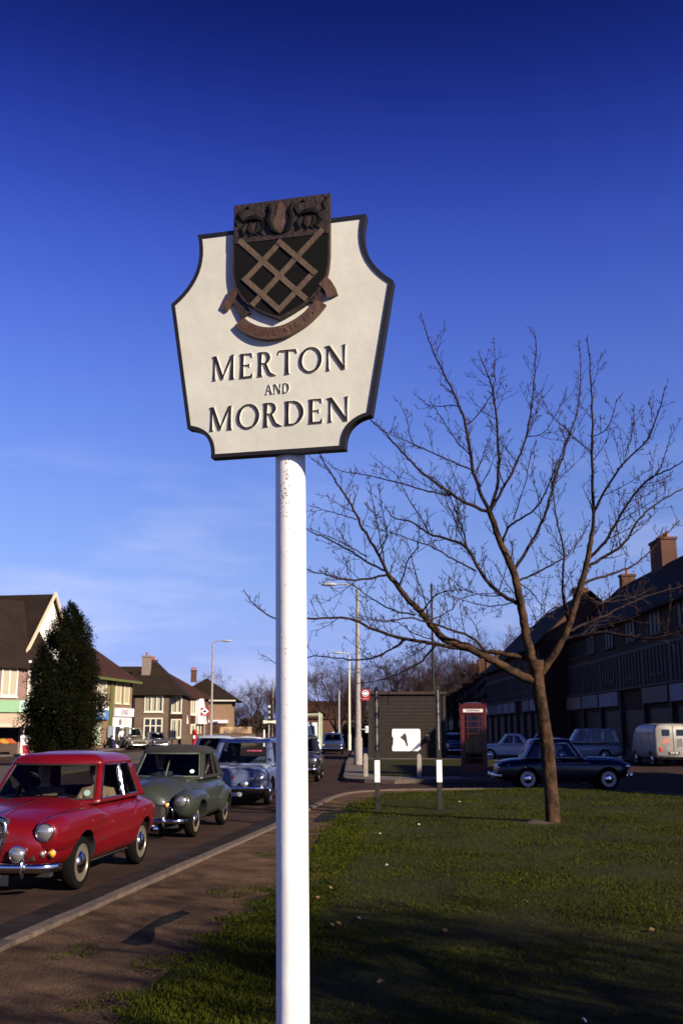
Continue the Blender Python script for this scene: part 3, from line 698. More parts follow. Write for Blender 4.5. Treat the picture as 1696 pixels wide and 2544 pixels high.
def twig(p, d, L, r, lvl):
    n = 5 if lvl == 1 else 4; pts = [p]; dd = d.normalized()
    side = perp(dd)*rt.uniform(-0.25,0.25)
    for i in range(n):
        dd = (dd+Vector((0,0,0.09))+side*0.12+perp(dd)*0.055).normalized(); pts.append(pts[-1]+dd*L/n)
    rad = [max(0.0040, r*(1-0.70*i/n)) for i in range(n+1)]
    twigs.tube(pts, rad, 5 if lvl == 1 else 3, cap=False)
    if lvl < 3:
        k = max(2, int(L/(0.12 if lvl == 1 else 0.11)))
        for j in range(k):
            t = (j+rt.uniform(0.2,1.0))/k; idx = min(n-1, int(t*n)); f = t*n-idx
            q = pts[idx].lerp(pts[idx+1], f); T = (pts[idx+1]-pts[idx]).normalized()
            nd = T*rt.uniform(0.35,0.9)+perp(T)*0.8+Vector((0,0,0.18))
            twig(q, nd, ((L*rt.uniform(0.25,0.55) if rt.random() < 0.45 else rt.uniform(0.05,0.14)) if lvl == 1 else rt.uniform(0.03,0.09)), max(0.0034, rad[idx]*0.6), lvl+1)
    # bud swellings at tips and along
    for q in ([pts[-1]] + ([pts[rt.randrange(1,n)]] if lvl < 3 else [])):
        s = rt.uniform(0.006,0.011); buds.add([q+Vector((s,0,0)),q+Vector((-s*0.5,s*0.87,0)),q+Vector((-s*0.5,-s*0.87,0)),q+Vector((0,0,s*2.0)),q-Vector((0,0,s))],[(0,1,3),(1,2,3),(2,0,3),(1,0,4),(2,1,4),(0,2,4)])
for li,(px, r0, r1, dyE) in enumerate(LIMBS):
    n = len(px); d0 = 0.0
    # start depth: join on to whichever limb already passes the first pixel
    best = None
    for (qx, qd) in [(k, v) for k, v in globals().get('LIMB_D', {}).items()]:
        dd = (qx[0]-px[0][0])**2+(qx[1]-px[0][1])**2
        if dd < 900 and (best is None or dd < best[0]): best = (dd, qd)
    if best: d0 = best[1]
    globals().setdefault('LIMB_D', {})
    pts3 = []
    for i,(x,y) in enumerate(px):
        dy = d0+(dyE-d0 if li in (0,8,17) else dyE)*(i/(n-1))**1.2
        LIMB_D.setdefault((x,y), dy); pts3.append(TP(x,y,dy))
    P3 = catmull(pts3, 5); m = len(P3)
    for i in range(1, m-1): P3[i] = P3[i]+Vector((rt.uniform(-1,1),rt.uniform(-1,1),rt.uniform(-1,1)))*0.012
    rad = [0.98*(r0*(1-i/(m-1))**0.9+r1*(i/(m-1))**0.9) for i in range(m)]
    MB().tube(P3, rad, 10 if r0 > 0.03 else 7).build('limb', M_BARK if r0 > 0.045 else M_TWIG, tree, smooth=80)
    # twigs along it
    L = sum((P3[i+1]-P3[i]).length for i in range(m-1)); s0 = 0.30 if r0 > 0.06 else 0.10
    step = 0.125; acc = rt.uniform(0,step); pos = 0
    for i in range(m-1):
        seg = (P3[i+1]-P3[i]).length; T = (P3[i+1]-P3[i]).normalized()
        while acc < seg:
            t = (pos+acc)/L
            if t > s0 and not (r0 > 0.06 and t < 0.55 and rt.random() < 0.6):
                q = P3[i]+T*acc; d = T*rt.uniform(0.2,0.8)+perp(T)*0.85+Vector((0,0,0.35))
                ln = rt.choice((0.08,0.12,0.2,0.3,0.5,0.75,1.1))*(1.1-0.72*t)*(0.6 if rad[i] < 0.012 else 1.0)
                twig(q, d, ln, min(0.012, max(0.0052, rad[i]*0.40)), 1 if ln > 0.3 else 2)
            acc += step*rt.uniform(0.5,1.5)
        acc -= seg; pos += seg
tag(twigs.build('twigs', M_TWIG, tree, fixn=False), kind='stuff')
tag(buds.build('buds', M_TWIG, tree, fixn=False), kind='stuff')
# pale scar low on the trunk and disturbed earth at its foot
M_EARTH = mat('bare_earth', (0.060,0.034,0.014), 1.0, var=0.5, vscale=12, bump=0.7, bscale=40)
mbe = MB(); ring = [Vector((tb.x+0.06+cos(a)*0.30*rt.uniform(0.7,1.15), TY-0.05+sin(a)*0.30*rt.uniform(0.7,1.15), 0)) for a in np.linspace(0,2*pi,22)[:-1]]
for p in ring: p.z = gz(p.x,p.y)-0.01
c = Vector((tb.x, TY, gz(tb.x,TY)+0.05)); mbe.add(ring+[c],[(i,(i+1)%len(ring),len(ring)) for i in range(len(ring))])
struct(mbe.build('bare_earth', M_EARTH, smooth=60))

# ------------------------------------------------------------------ grass, as blades: nobody could count it
def grass_blades():
    rg = np.random.default_rng(4); V = []; 
    def scatter(n, x0, x1, y0, y1):
        p = rg.uniform((x0,y0),(x1,y1),(n,2)); return p
    pts = []
    # density falls with distance; only where the camera or its neighbours could see blades
    for (y0,y1,den,h) in ((4.5,8,6500,1.0),(8,11,4600,1.0),(11,15,3000,1.05),(15,20,1700,1.15),(20,28.2,900,1.25)):
        x0, x1 = -0.36*y1-0.8, 0.40*y1+0.8
        p = scatter(int((x1-x0)*(y1-y0)*den), x0, x1, y0, y1); pts.append(np.c_[p, np.full(len(p), h)])
    p = np.concatenate(pts)
    e = np.array(green_edge); x, y = p[:,0], p[:,1]; ins = np.zeros(len(p), bool)
    jx = x+0.10*np.sin(y*7.1)+0.07*np.sin(y*17.3+x*3)+rg.normal(0,0.06,len(p)); jy = y+0.05*np.sin(x*9)
    for i in range(len(e)):
        x1_,y1_ = e[i]; x2_,y2_ = e[(i+1)%len(e)]
        c = ((y1_ > jy) != (y2_ > jy)) & (jx < (x2_-x1_)*(jy-y1_)/(y2_-y1_+1e-9)+x1_); ins ^= c
    # stray tufts on the worn path
    kx = np.interp(y, KR_Y, KR_X); tuft = (np.sin(x*3.1+y*1.7)+np.sin(x*5.3-y*2.3)+np.sin(y*4.1+1.0)) > (1.30)
    on_path = (~ins) & (x > kx+0.55) & (y < 24) & (x < 3) & tuft & (rg.random(len(p)) < 0.28)
    patch = (np.sin(x*2.1+y*0.9)+np.sin(x*3.7-y*2.3+1)+np.sin(x*1.1+y*3.1+2))
    d = np.hypot(x-tree_loc.x, (y-TY)*1.2)
    keep = (ins & (rg.random(len(p)) < np.clip(0.92+0.08*patch, 0.5, 1)) & (d > 0.33)) | on_path
    p = p[keep]; patch = patch[keep]; n = len(p); x, y = p[:,0], p[:,1]
    z = np.where(on_path[keep], 0.08, 0.125+0.016*np.sin(x*1.3+y*0.5)+0.012*np.sin(y*0.9-x*0.7)-0.012)
    h = rg.gamma(6, 0.0031, n)*p[:,2]*(1+0.10*patch)*np.where(on_path[keep],0.8,1); h = np.clip(h, 0.008, 0.06)
    w = rg.uniform(0.0022,0.0046,n)*(0.8+y/14); a = rg.uniform(0,2*pi,n); la = rg.uniform(0,2*pi,n); ln = h*rg.uniform(0.2,1.1,n)
    A = np.c_[x-np.cos(a)*w, y-np.sin(a)*w, z]; B = np.c_[x+np.cos(a)*w, y+np.sin(a)*w, z]
    mx, my = x+np.cos(la)*ln*0.35, y+np.sin(la)*ln*0.35
    C = np.c_[mx+np.cos(a)*w*0.7, my+np.sin(a)*w*0.7, z+h*0.62]; D = np.c_[mx-np.cos(a)*w*0.7, my-np.sin(a)*w*0.7, z+h*0.62]
    E = np.c_[x+np.cos(la)*ln, y+np.sin(la)*ln, z+h*0.95]
    co = np.stack([A,B,C,D,E],1).reshape(-1,3); i = np.arange(n)*5
    quads = np.stack([i,i+1,i+2,i+3],1); tris = np.stack([i+3,i+2,i+4],1)
    me = bpy.data.meshes.new('grass'); me.vertices.add(len(co)); me.vertices.foreach_set('co', co.ravel())
    loops = np.concatenate([quads.ravel(), tris.ravel()]); me.loops.add(len(loops)); me.loops.foreach_set('vertex_index', loops.astype(np.int32))
    starts = np.concatenate([np.arange(n)*4, n*4+np.arange(n)*3]).astype(np.int32); me.polygons.add(2*n); me.polygons.foreach_set('loop_start', starts)
    me.update(calc_edges=True); me.validate(); return me, n
M_GRASS = mat('grass_blade', (0.046,0.053,0.0040), 0.95, col2=(0.020,0.027,0.0030), vscale=0.8, spec=0.05, island=0.55)
gme, gn = grass_blades()
go = link_mesh(gme, 'grass', M_GRASS, fixn=False)
tag(go, 'short rough turf covering the green around the sign pole', 'grass', kind='stuff')
# daisies and scraps of litter in the turf
M_SCRAP = mat('paper_scrap', (0.75,0.72,0.66), 0.8); M_LEAF = mat('dead_leaf', (0.22,0.12,0.045), 0.9)
def scrap(px, py, w, l, m, nm, lab, cat, grp):
    p = G(px,py,0.13); mb = MB(); a = rt.uniform(0,pi); c, s = cos(a), sin(a); hz = 0.012
    q = [Vector((-l,-w,0)),Vector((0,-w*1.2,hz)),Vector((l,-w*0.7,0.004)),Vector((l,w,hz*0.6)),Vector((0,w,hz*1.7)),Vector((-l,w*0.8,0.006))]
    q = [Vector((v.x*c-v.y*s, v.x*s+v.y*c, v.z+0.018)) for v in q]; lo = [v-Vector((0,0,0.0015)) for v in q]
    mb.add(q+lo, [(0,1,4,5),(1,2,3,4),(11,10,7,6),(10,9,8,7)]+[(i,(i+1)%6,6+(i+1)%6,6+i) for i in range(6)])
    o = mb.build(nm, m); o.location = (p.x,p.y,gz(p.x,p.y)); tag(o, lab, cat, grp)
for px,py in [(1040,2050),(960,2152),(1141,1995),(944,2078),(890,2285),(1305,2250),(1450,2530)]:
    scrap(px,py,rt.uniform(0.005,0.010)*(1.8 if py<2060 else 1),rt.uniform(0.010,0.020)*(1.8 if py<2060 else 1),M_SCRAP,'paper_scrap','small scrap of white paper lying in the grass','litter','paper scraps in the grass')
for px,py in [(840,2298),(825,2302),(1105,2315),(1430,2133),(820,2205),(1620,2318),(945,2440),(790,2230)]:
    scrap(px,py,rt.uniform(0.012,0.02),rt.uniform(0.02,0.035),M_LEAF,'dead_leaf','small brown dead leaf lying in the grass','leaf','dead leaves in the grass')
# ------------------------------------------------------------------ cars
M_CHROME = mat('chrome', (0.62,0.61,0.59), 0.14, metal=1.0)
M_CHROMED = mat('dull_chrome', (0.34,0.33,0.30), 0.25, metal=1.0)
M_TYRE = mat('tyre', (0.006,0.0055,0.005), 0.95, spec=0.05)
M_DARKIN = mat('car_interior', (0.025,0.018,0.016), 0.8)
M_SEAT = mat('red_leather', (0.16,0.022,0.018), 0.55, var=0.2, vscale=6)
M_SEATB = mat('dark_leather', (0.03,0.026,0.024), 0.6)
M_GLASS = glass_mat('car_glass')
M_PLATE = mat('plate_black', (0.012,0.012,0.012), 0.5); M_PLATEW = mat('plate_white', (0.72,0.72,0.70), 0.5)
M_LENS = mat('lamp_glass', (0.40,0.40,0.39), 0.18, metal=0.75); M_AMBER = mat('amber_lens', (0.75,0.32,0.02), 0.2, coat=0.6); M_REDL = mat('red_lens', (0.55,0.03,0.02), 0.2, coat=0.6)
M_DISC = mat('tax_disc', (0.45,0.58,0.62), 0.6)
M_UNDER = mat('underbody', (0.008,0.008,0.008), 0.9)
def paint(name, c, rough=0.38): return mat(name, c, rough, coat=0.5, spec=0.3, var=0.08, vscale=2.0)

def ringpts(x, hw, zm, hu, hd, nu, nd, n=28):
    """car section at x: super-ellipse with different upper and lower halves"""
    out = []
    for k in range(n):
        a = 2*pi*k/n; c, s = cos(a), sin(a); e = nu if s >= 0 else nd
        y = hw*math.copysign(abs(c)**(2/e), c); z = zm+(hu if s >= 0 else hd)*math.copysign(abs(s)**(2/e), s)
        out.append(Vector((x, y, z)))
    return out
def shell(st, n=28, sub=6, yc=None):
    xs = [s[0] for s in st]; cols = list(zip(*st)); rings = []
    X = []
    for a, b in zip(xs[:-1], xs[1:]): X += [a+(b-a)*k/sub for k in range(sub)]
    X.append(xs[-1])
    for x in X:
        v = [smooth_interp(xs, c, x) for c in cols[1:7]]
        r = ringpts(x, *v, n=n)
        if yc is not None:
            o = smooth_interp(xs, list(cols[7]), x) if len(cols) > 7 else yc
            r = [p+Vector((0,o,0)) for p in r]
        rings.append(r)
    return MB().loft(rings)
def bool_cut(mb, cutters, name='cut'):
    """boolean difference of a shell with a list of cutters"""
    me = mb.mesh(name); o = link_mesh(me, name)
    cm = MB()
    for c in cutters: cm.merge(c)
    c = link_mesh(cm.mesh('cutter'), 'cutter')
    md = o.modifiers.new('b', 'BOOLEAN'); md.operation = 'DIFFERENCE'; md.object = c; md.solver = 'EXACT'
    dg = bpy.context.evaluated_depsgraph_get(); dg.update(); res = bpy.data.meshes.new_from_object(o.evaluated_get(dg))
    out = MB(); out.v = [tuple(v.co) for v in res.vertices]; out.f = [tuple(p.vertices) for p in res.polygons]
    for ob in (o, c): 
        m_ = ob.data; bpy.data.objects.remove(ob); bpy.data.meshes.remove(m_)
    bpy.data.meshes.remove(res); return out
def cyl_y(x, z, r, y0, y1, n=28): return MB().loft([[Vector((x+r*cos(2*pi*k/n), y, z+r*sin(2*pi*k/n))) for k in range(n)] for y in (y0,y1)])
def plan_ring(xf, xr, w, bf, br, rc, z, nf=12, ns=20):
    """outline of the cabin at one height: front edge, side, rear edge, side (indices are fixed)"""
    pts = []
    wf = w-rc
    for i in range(nf+1):
        y = -wf+2*wf*i/nf; pts.append(Vector((xf-bf*(y/w)**2, y, z)))
    xs0 = xf-bf*(wf/w)**2
    for k in (1,2): a = pi/2*k/3; pts.append(Vector((xs0-rc*(1-cos(a)), wf+rc*sin(a), z)))
    xr1 = xr+br*(wf/w)**2
    for i in range(ns+1):
        t = i/ns; x = lerp(xs0-rc, xr1+rc, t); pts.append(Vector((x, w*(1-0.025*(2*t-1)**2), z)))
    for k in (1,2): a = pi/2*k/3; pts.append(Vector((xr1+rc*(1-sin(a)), w-rc+rc*cos(a), z)))
    for i in range(nf+1):
        y = wf-2*wf*i/nf; pts.append(Vector((xr+br*(y/w)**2, y, z)))
    for k in (1,2): a = pi/2*k/3; pts.append(Vector((xr1+rc*(1-cos(a)), -wf-rc*sin(a), z)))
    for i in range(ns+1):
        t = i/ns; x = lerp(xr1+rc, xs0-rc, t); pts.append(Vector((x, -w*(1-0.025*(2*t-1)**2), z)))
    for k in (1,2): a = pi/2*k/3; pts.append(Vector((xs0-rc*(1-sin(a)), -w+rc*(1-cos(a)), z)))
    return pts
NF, NS = 12, 20
I_FR = 0; I_SL = NF+1+2; I_RE = I_SL+NS+1+2; I_SR = I_RE+NF+1+2; N_RING = I_SR+NS+1+2
def cabin(spec, root, m_body, m_roof, trim=M_CHROME):
    c = spec['cabin']; z0, z1, zt = c['z0'], c['z1'], c['zt']      # belt, window top, roof top
    lev = []; NW = 6
    def at(z):
        t = (z-z0)/(z1-z0)
        return (lerp(c['xf0'],c['xf1'],t), lerp(c['xr0'],c['xr1'],t), lerp(c['w0'],c['w1'],t))
    zs = [z0-0.03, z0+0.015] + [z0+0.015+(z1-z0-0.015)*(k+1)/NW for k in range(NW)]
    for z in zs: xf,xr,w = at(z); lev.append(plan_ring(xf,xr,w,c.get('bf',0.12),c.get('br',0.12),c.get('rc',0.09),z))
    xf,xr,w = at(z1); R = c.get('rr',0.16); fs = c.get('fs',0.20); rs_ = c.get('rs',0.26)
    for k in range(1,7):
        a = pi/2*k/6; s = 1-cos(a); z = z1+(zt-z1)*sin(a)*0.82
        lev.append(plan_ring(xf-fs*s, xr+rs_*s, w-R*1.35*s, c.get('bf',0.12)*(1-0.5*s), c.get('br',0.12)*(1-0.5*s), c.get('rc',0.09)+0.10*s, z))
    xf2, xr2, w2 = xf-fs, xr+rs_, w-R*1.35
    for k in range(1,5):
        t = k/4; f = 1-0.94*t; z = z1+(zt-z1)*(0.82+0.18*(1-(1-t)**2))
        xm = (xf2+xr2)/2
        lev.append(plan_ring(xm+(xf2-xm)*f, xm+(xr2-xm)*f, w2*f, c.get('bf',0.12)*0.5*f, c.get('br',0.12)*0.5*f, (c.get('rc',0.09)+0.10)*f, z))
    n = N_RING; V = [p for r in lev for p in r]
    wins = []      # (name, index range, level range)
    L0, L1 = 1, 1+NW
    mf = c.get('mf',1)
    wins.append(('windscreen', I_FR+mf, I_FR+NF-mf, L0, L1))
    wins.append(('rear_window', I_RE+c.get('mr',2), I_RE+NF-c.get('mr',2), L0+c.get('rl',1), L1))
    for a, b in c['side']:
        wins.append(('side_window', I_SL+a, I_SL+b, L0, L1)); wins.append(('side_window', I_SR+NS-b, I_SR+NS-a, L0, L1))
    hole = set()
    for _, a, b, l0, l1 in wins:
        for l in range(l0,l1):
            for k in range(a,b): hole.add((l,k))
    body, roof = MB(), MB(); body.v = [tuple(p) for p in V]; roof.v = [tuple(p) for p in V]
    for l in range(len(lev)-1):
        for k in range(n):
            if (l,k) in hole: continue
            f = (l*n+k, l*n+(k+1)%n, (l+1)*n+(k+1)%n, (l+1)*n+k)
            (roof if l >= L1 else body).f.append(f)
    roof.f.append(tuple((len(lev)-1)*n+k for k in range(n)))
    def clean(mb):
        used = sorted({i for f in mb.f for i in f}); mp = {u:i for i,u in enumerate(used)}
        mb.v = [mb.v[u] for u in used]; mb.f = [tuple(mp[i] for i in f) for f in mb.f]; return mb
    for mb, nm, mm in ((body,'cabin_pillars',m_body),(roof,'roof',m_roof)):
        o = clean(mb).build(nm, mm, root, smooth=50)
        sd = o.modifiers.new('thick','SOLIDIFY'); sd.thickness = 0.022; sd.offset = -1
    cen = Vector(((c['xf0']+c['xr0'])/2, 0, z0))
    for nm, a, b, l0, l1 in wins:
        g = MB(); idx = {}
        for l in range(l0,l1+1):
            for k in range(a,b+1):
                p = Vector(V[l*n+k]); d = (p-cen); d.z = 0; idx[(l,k)] = len(g.v); g.v.append(tuple(p-d.normalized()*0.008))
        for l in range(l0,l1):
            for k in range(a,b): g.f.append((idx[l,k],idx[l,k+1],idx[l+1,k+1],idx[l+1,k]))
        go_ = g.build(nm, M_GLASS, root, smooth=60)
        loop = [(l0,k) for k in range(a,b+1)]+[(l,b) for l in range(l0+1,l1+1)]+[(l1,k) for k in range(b-1,a-1,-1)]+[(l,a) for l in range(l1-1,l0-1,-1)]
        T = MB(); T.tube([V[l*n+k] for l,k in loop], c.get('tr',0.010), 6, cap=False); T.build('window_trim', trim if nm != 'windscreen' else c.get('wtrim',trim), go_, smooth=60)
    return lev, wins, V
def wheel(root, x, y, r, w, m_rim, cap='dome', side=1):
    M = Matrix.Translation((x,y,r)) @ Matrix.Rotation(-side*pi/2,4,'X')
    t = MB().lathe([(r*0.69,-w*0.42),(r*0.82,-w*0.5),(r*0.94,-w*0.46),(r,-w*0.30),(r,w*0.30),(r*0.94,w*0.46),(r*0.82,w*0.5),(r*0.69,w*0.42)], 32, M, cap=False)
    o = t.build('wheel', M_TYRE, root, smooth=40)
    MB().lathe([(r*0.70,w*0.40),(r*0.705,w*0.46),(r*0.66,w*0.46),(r*0.63,w*0.36),(r*0.52,w*0.40),(r*0.46,w*0.33),(0.01,w*0.33)], 28, M, cap=True).build('rim', m_rim, o, smooth=35)
    MB().lathe([(r*0.44,w*0.33),(r*0.435,w*0.40),(r*0.37,w*0.52),(r*0.24,w*0.62),(r*0.10,w*0.66),(0.004,w*0.665)], 24, M).build('hub_cap', M_CHROME, o, smooth=45)
    MB().lathe([(r*0.62,-w*0.40),(r*0.60,-w*0.2),(0.01,-w*0.2)], 24, M).build('brake_drum', M_UNDER, o)
def headlight(root, p, d, r, m=M_CHROME, hood=0.0, lens=M_LENS):
    d = Vector(d).normalized(); ex_ = d.orthogonal().normalized(); M = basis(p, ex_, d.cross(ex_))
    o = MB().lathe([(r*1.02,-0.10),(r*1.12,-0.01),(r*1.12,0.008),(r*1.02,0.016),(r*0.94,0.010),(r*0.92,0.0)], 24, M, cap=False).build('headlight', m, root, smooth=40)
    MB().lathe([(r*0.95,0.002),(r*0.8,0.016),(r*0.5,0.028),(r*0.2,0.034),(0.002,0.035)], 24, M).build('lens', lens, o, smooth=60)
def lamp(root, nm, p, d, r, m, ring=True):
    d = Vector(d).normalized(); ex_ = d.orthogonal().normalized(); M = basis(p, ex_, d.cross(ex_))
    o = MB().lathe([(r*1.05,-0.03),(r*1.05,0.004),(r*0.9,0.006),(r*0.8,0.018),(r*0.4,0.030),(0.002,0.033)], 16, M).build(nm, m, root, smooth=50)
    if ring: MB().lathe([(r*1.0,-0.03),(r*1.2,-0.012),(r*1.2,0.004),(r*1.04,0.008),(r*1.04,-0.03)], 16, M, cap=False).build('bezel', M_CHROME, o, smooth=40)
def bumper(root, x, hw, z, back=0.16, r=(0.035,0.055), m=M_CHROME, over=None, nm='bumper', sgn=1, x_over=0.0):
    pts = []; rings = []
    for i in range(21):
        t = -1+2*i/20; y = t*hw; xx = x-sgn*(back*0.25*t*t+back*max(0,abs(t)-0.82)**1.5*12)
        c = Vector((xx,y,z)); rings.append([c+Vector((sgn*r[0]*cos(a),0,r[1]*sin(a)*(0.75 if abs(t) > 0.97 else 1))) for a in np.linspace(0,2*pi,12,endpoint=False)])
    o = MB().loft(rings).build(nm, m, root, smooth=50)
    if over:
        for s in (-1,1):
            rr = []
            for k in range(9):
                u = -1+2*k/8; q = sqrt(max(0.03,1-u*u*0.96)); rr.append([Vector((x+sgn*(0.02+0.05*q*cos(a)), s*over+0.026*q*sin(a), z+u*0.105)) for a in np.linspace(0,2*pi,10,endpoint=False)])
            MB().loft(rr).build('overrider', m, o, smooth=50)
    return o
def plate(root, txt, p, rot=0.0, w=0.52, h=0.11, size=0.085, sgn=1):
    M = Matrix.Translation(p) @ (Matrix(((0,0,sgn,0),(sgn,0,0,0),(0,1,0,0),(0,0,0,1)))) 
    o = MB().prism([(-w/2,-h/2),(w/2,-h/2),(w/2,h/2),(-w/2,h/2)], -0.006, 0.004, M).build('number_plate', M_PLATE, root)
    add_text('plate_text', txt, size*1.25, M_PLATEW, o, M @ Matrix.Translation((0,0,0.006)), depth=0.001, bold=0.0015, spacing=1.05)
def side_curve(st, z, x): 
    """half width of the body at (x, z)"""
    xs = [s[0] for s in st]; cols = list(zip(*st)); hw,zm,hu,hd,nu,nd = [smooth_interp(xs,c,x) for c in cols[1:7]]
    e = nu if z >= zm else nd; h = hu if z >= zm else hd; q = min(1,abs(z-zm)/h); return hw*(1-q**e)**(1/e)
def seam(root, st, pts, r, m, nm='trim_strip', off=0.002):
    for s in (-1,1):
        MB().tube([(x, s*(side_curve(st,z,x)+off), z) for x,z in pts], r, 6).build(nm, m, root, smooth=60)
def seats(root, c, m, z=0.30):
    for xx, yy in ((0.02,0.34),(0.02,-0.34)):
        o = MB(); x = c['seat_x']+xx
        o.bbox(x-0.05,x+0.42,yy-0.25,yy+0.25,z,z+0.16,0.04); o.build('seat', m, root, smooth=50)
        b = MB().hexa([(x-0.10,yy-0.25,z+0.02),(x+0.02,yy-0.25,z+0.02),(x+0.02,yy+0.25,z+0.02),(x-0.10,yy+0.25,z+0.02)],[(x-0.26,yy-0.21,z+0.62),(x-0.17,yy-0.21,z+0.62),(x-0.17,yy+0.21,z+0.62),(x-0.26,yy+0.21,z+0.62)])
        b.build('seat_back', m, root)
    x = c['seat_x']-0.85; o = MB().bbox(x-0.05,x+0.45,-0.58,0.58,z,z+0.18,0.04); o.build('rear_seat', m, root, smooth=50)
    MB().hexa([(x-0.16,-0.58,z+0.1),(x-0.02,-0.58,z+0.1),(x-0.02,0.58,z+0.1),(x-0.16,0.58,z+0.1)],[(x-0.30,-0.54,z+0.58),(x-0.19,-0.54,z+0.58),(x-0.19,0.54,z+0.58),(x-0.30,0.54,z+0.58)]).build('rear_seat_back', m, root)
def steering(root, x, y, z, r=0.20):
    M = Matrix.Translation((x,y,z)) @ Matrix.Rotation(radians(-62),4,'Y')
    mb = MB(); mb.tube([M @ Vector((r*cos(a),r*sin(a),0)) for a in np.linspace(0,2*pi,25)], 0.011, 6, cap=False)
    for a in (0.4, pi-0.4, -pi/2): mb.tube([M @ Vector((0,0,-0.02)), M @ Vector((r*cos(a),r*sin(a),0))], 0.008, 5)
    mb.tube([M @ Vector((0,0,0)), M @ Vector((0,0,-0.45))], 0.02, 6)
    mb.build('steering_wheel', M_DARKIN, root, smooth=60)
def make_car(name, label, loc, rz, spec, group=None, cat='car'):
    """spec: body stations, extra wing shells, cabin, wheels"""
    root = thing(name, label, cat, loc, rz, group)
    st = spec['body']; r = spec['wr']; mb_, mr_ = spec['paint'], spec.get('roof_paint', spec['paint'])
    arches = []
    for x, ar in zip(spec['axles'], spec.get('arch', (r+0.055, r+0.05))):
        for s in (-1,1):
            y0, y1 = s*(spec['track']-0.17), s*1.3
            arches.append(cyl_y(x, r+0.01, ar, min(y0,y1), max(y0,y1)))
    c = spec['cabin']
    cock = MB().box(c['xr0']+0.10, c['xf0']-0.16, -c['w0']+0.10, c['w0']-0.10, 0.26, 2.0)
    shells = [bool_cut(bool_cut(shell(st, n=32), arches), [cock])]
    for w in spec.get('wings', []):
        for s in (-1,1):
            ws = [(a[0],a[1],a[2],a[3],a[4],a[5],a[6],s*a[7]) for a in w['st']]
            sh_ = shell(ws, n=20, sub=5, yc=0)
            shells.append(bool_cut(bool_cut(sh_, arches), [cock]))
    out = MB()
    for s in shells: out.merge(s)
    body = out.build('body', mb_, root, smooth=38, fixn=False)
    body.data.materials.append(M_UNDER)
    for p in body.data.polygons:
        cz = p.center
        for x in spec['axles']:
            if abs(p.normal.y) < 0.96 and (Vector((cz.x-x, cz.z-r-0.01)).length < r+0.062) and abs(cz.y) > spec['track']-0.2: p.material_index = 1
        if p.normal.z > 0.9 and cz.z < 0.3 : p.material_index = 1
        bx0, bx1, by = c['xr0']+0.10, c['xf0']-0.16, c['w0']-0.10
        if bx0-0.004 < cz.x < bx1+0.004 and abs(cz.y) < by+0.004 and cz.z > 0.25 and (abs(abs(cz.y)-by) < 0.003 or abs(cz.x-bx0) < 0.003 or abs(cz.x-bx1) < 0.003): p.material_index = 1
    MB().box(c['xr0']+0.09, c['xf0']-0.15, -c['w0']+0.09, c['w0']-0.09, 0.24, 0.268).build('floor_pan', M_DARKIN, root)
    # dashboard shelf behind the windscreen
    MB().bbox(c['xf0']-0.30, c['xf0']-0.12, -c['w0']+0.095, c['w0']-0.095, c['z0']-0.16, c['z0']-0.015, 0.02).build('dashboard', spec.get('dash', M_DARKIN), root)
    if 'underz' in spec:
        MB().box(spec['axles'][1]-0.3, spec['axles'][0]+0.3, -spec['track']+0.18, spec['track']-0.18, 0.17, 0.27).build('chassis', M_UNDER, root)
    cabin(spec, root, spec.get('pillar_paint', mb_), mr_, spec.get('trim', M_CHROME))
    seats(root, c, spec.get('seat', M_SEATB))
    steering(root, c['xf0']-0.42, -0.34, c['z0']-0.02)
    for x in spec['axles']:
        for s in (-1,1): wheel(root, x, s*spec['track'], r, spec.get('tw',0.15), spec.get('rim', mb_), side=s)
    for a in spec.get('seams', []): seam(root, st, a[0], a[1], a[2], a[3] if len(a) > 3 else 'trim_strip')
    return root
def door_handle(root, st, x, z):
    for s in (-1,1):
        y = s*(side_curve(st,z,x)); MB().tube([(x-0.06,y,z),(x-0.055,y+s*0.03,z),(x+0.05,y+s*0.035,z)], 0.009, 6).build('door_handle', M_CHROME, root, smooth=60)
def tax_disc(root, x, y, z, d=(1,0,0.2)):
    dd = Vector(d).normalized(); ex_ = dd.orthogonal().normalized(); M = basis((x,y,z), ex_, dd.cross(ex_))
    MB().lathe([(0.040,-0.001),(0.040,0.001),(0.002,0.0012)], 16, M).build('tax_disc', M_DISC, root)

M_SEAM = mat('door_gap', (0.006,0.005,0.005), 0.9)
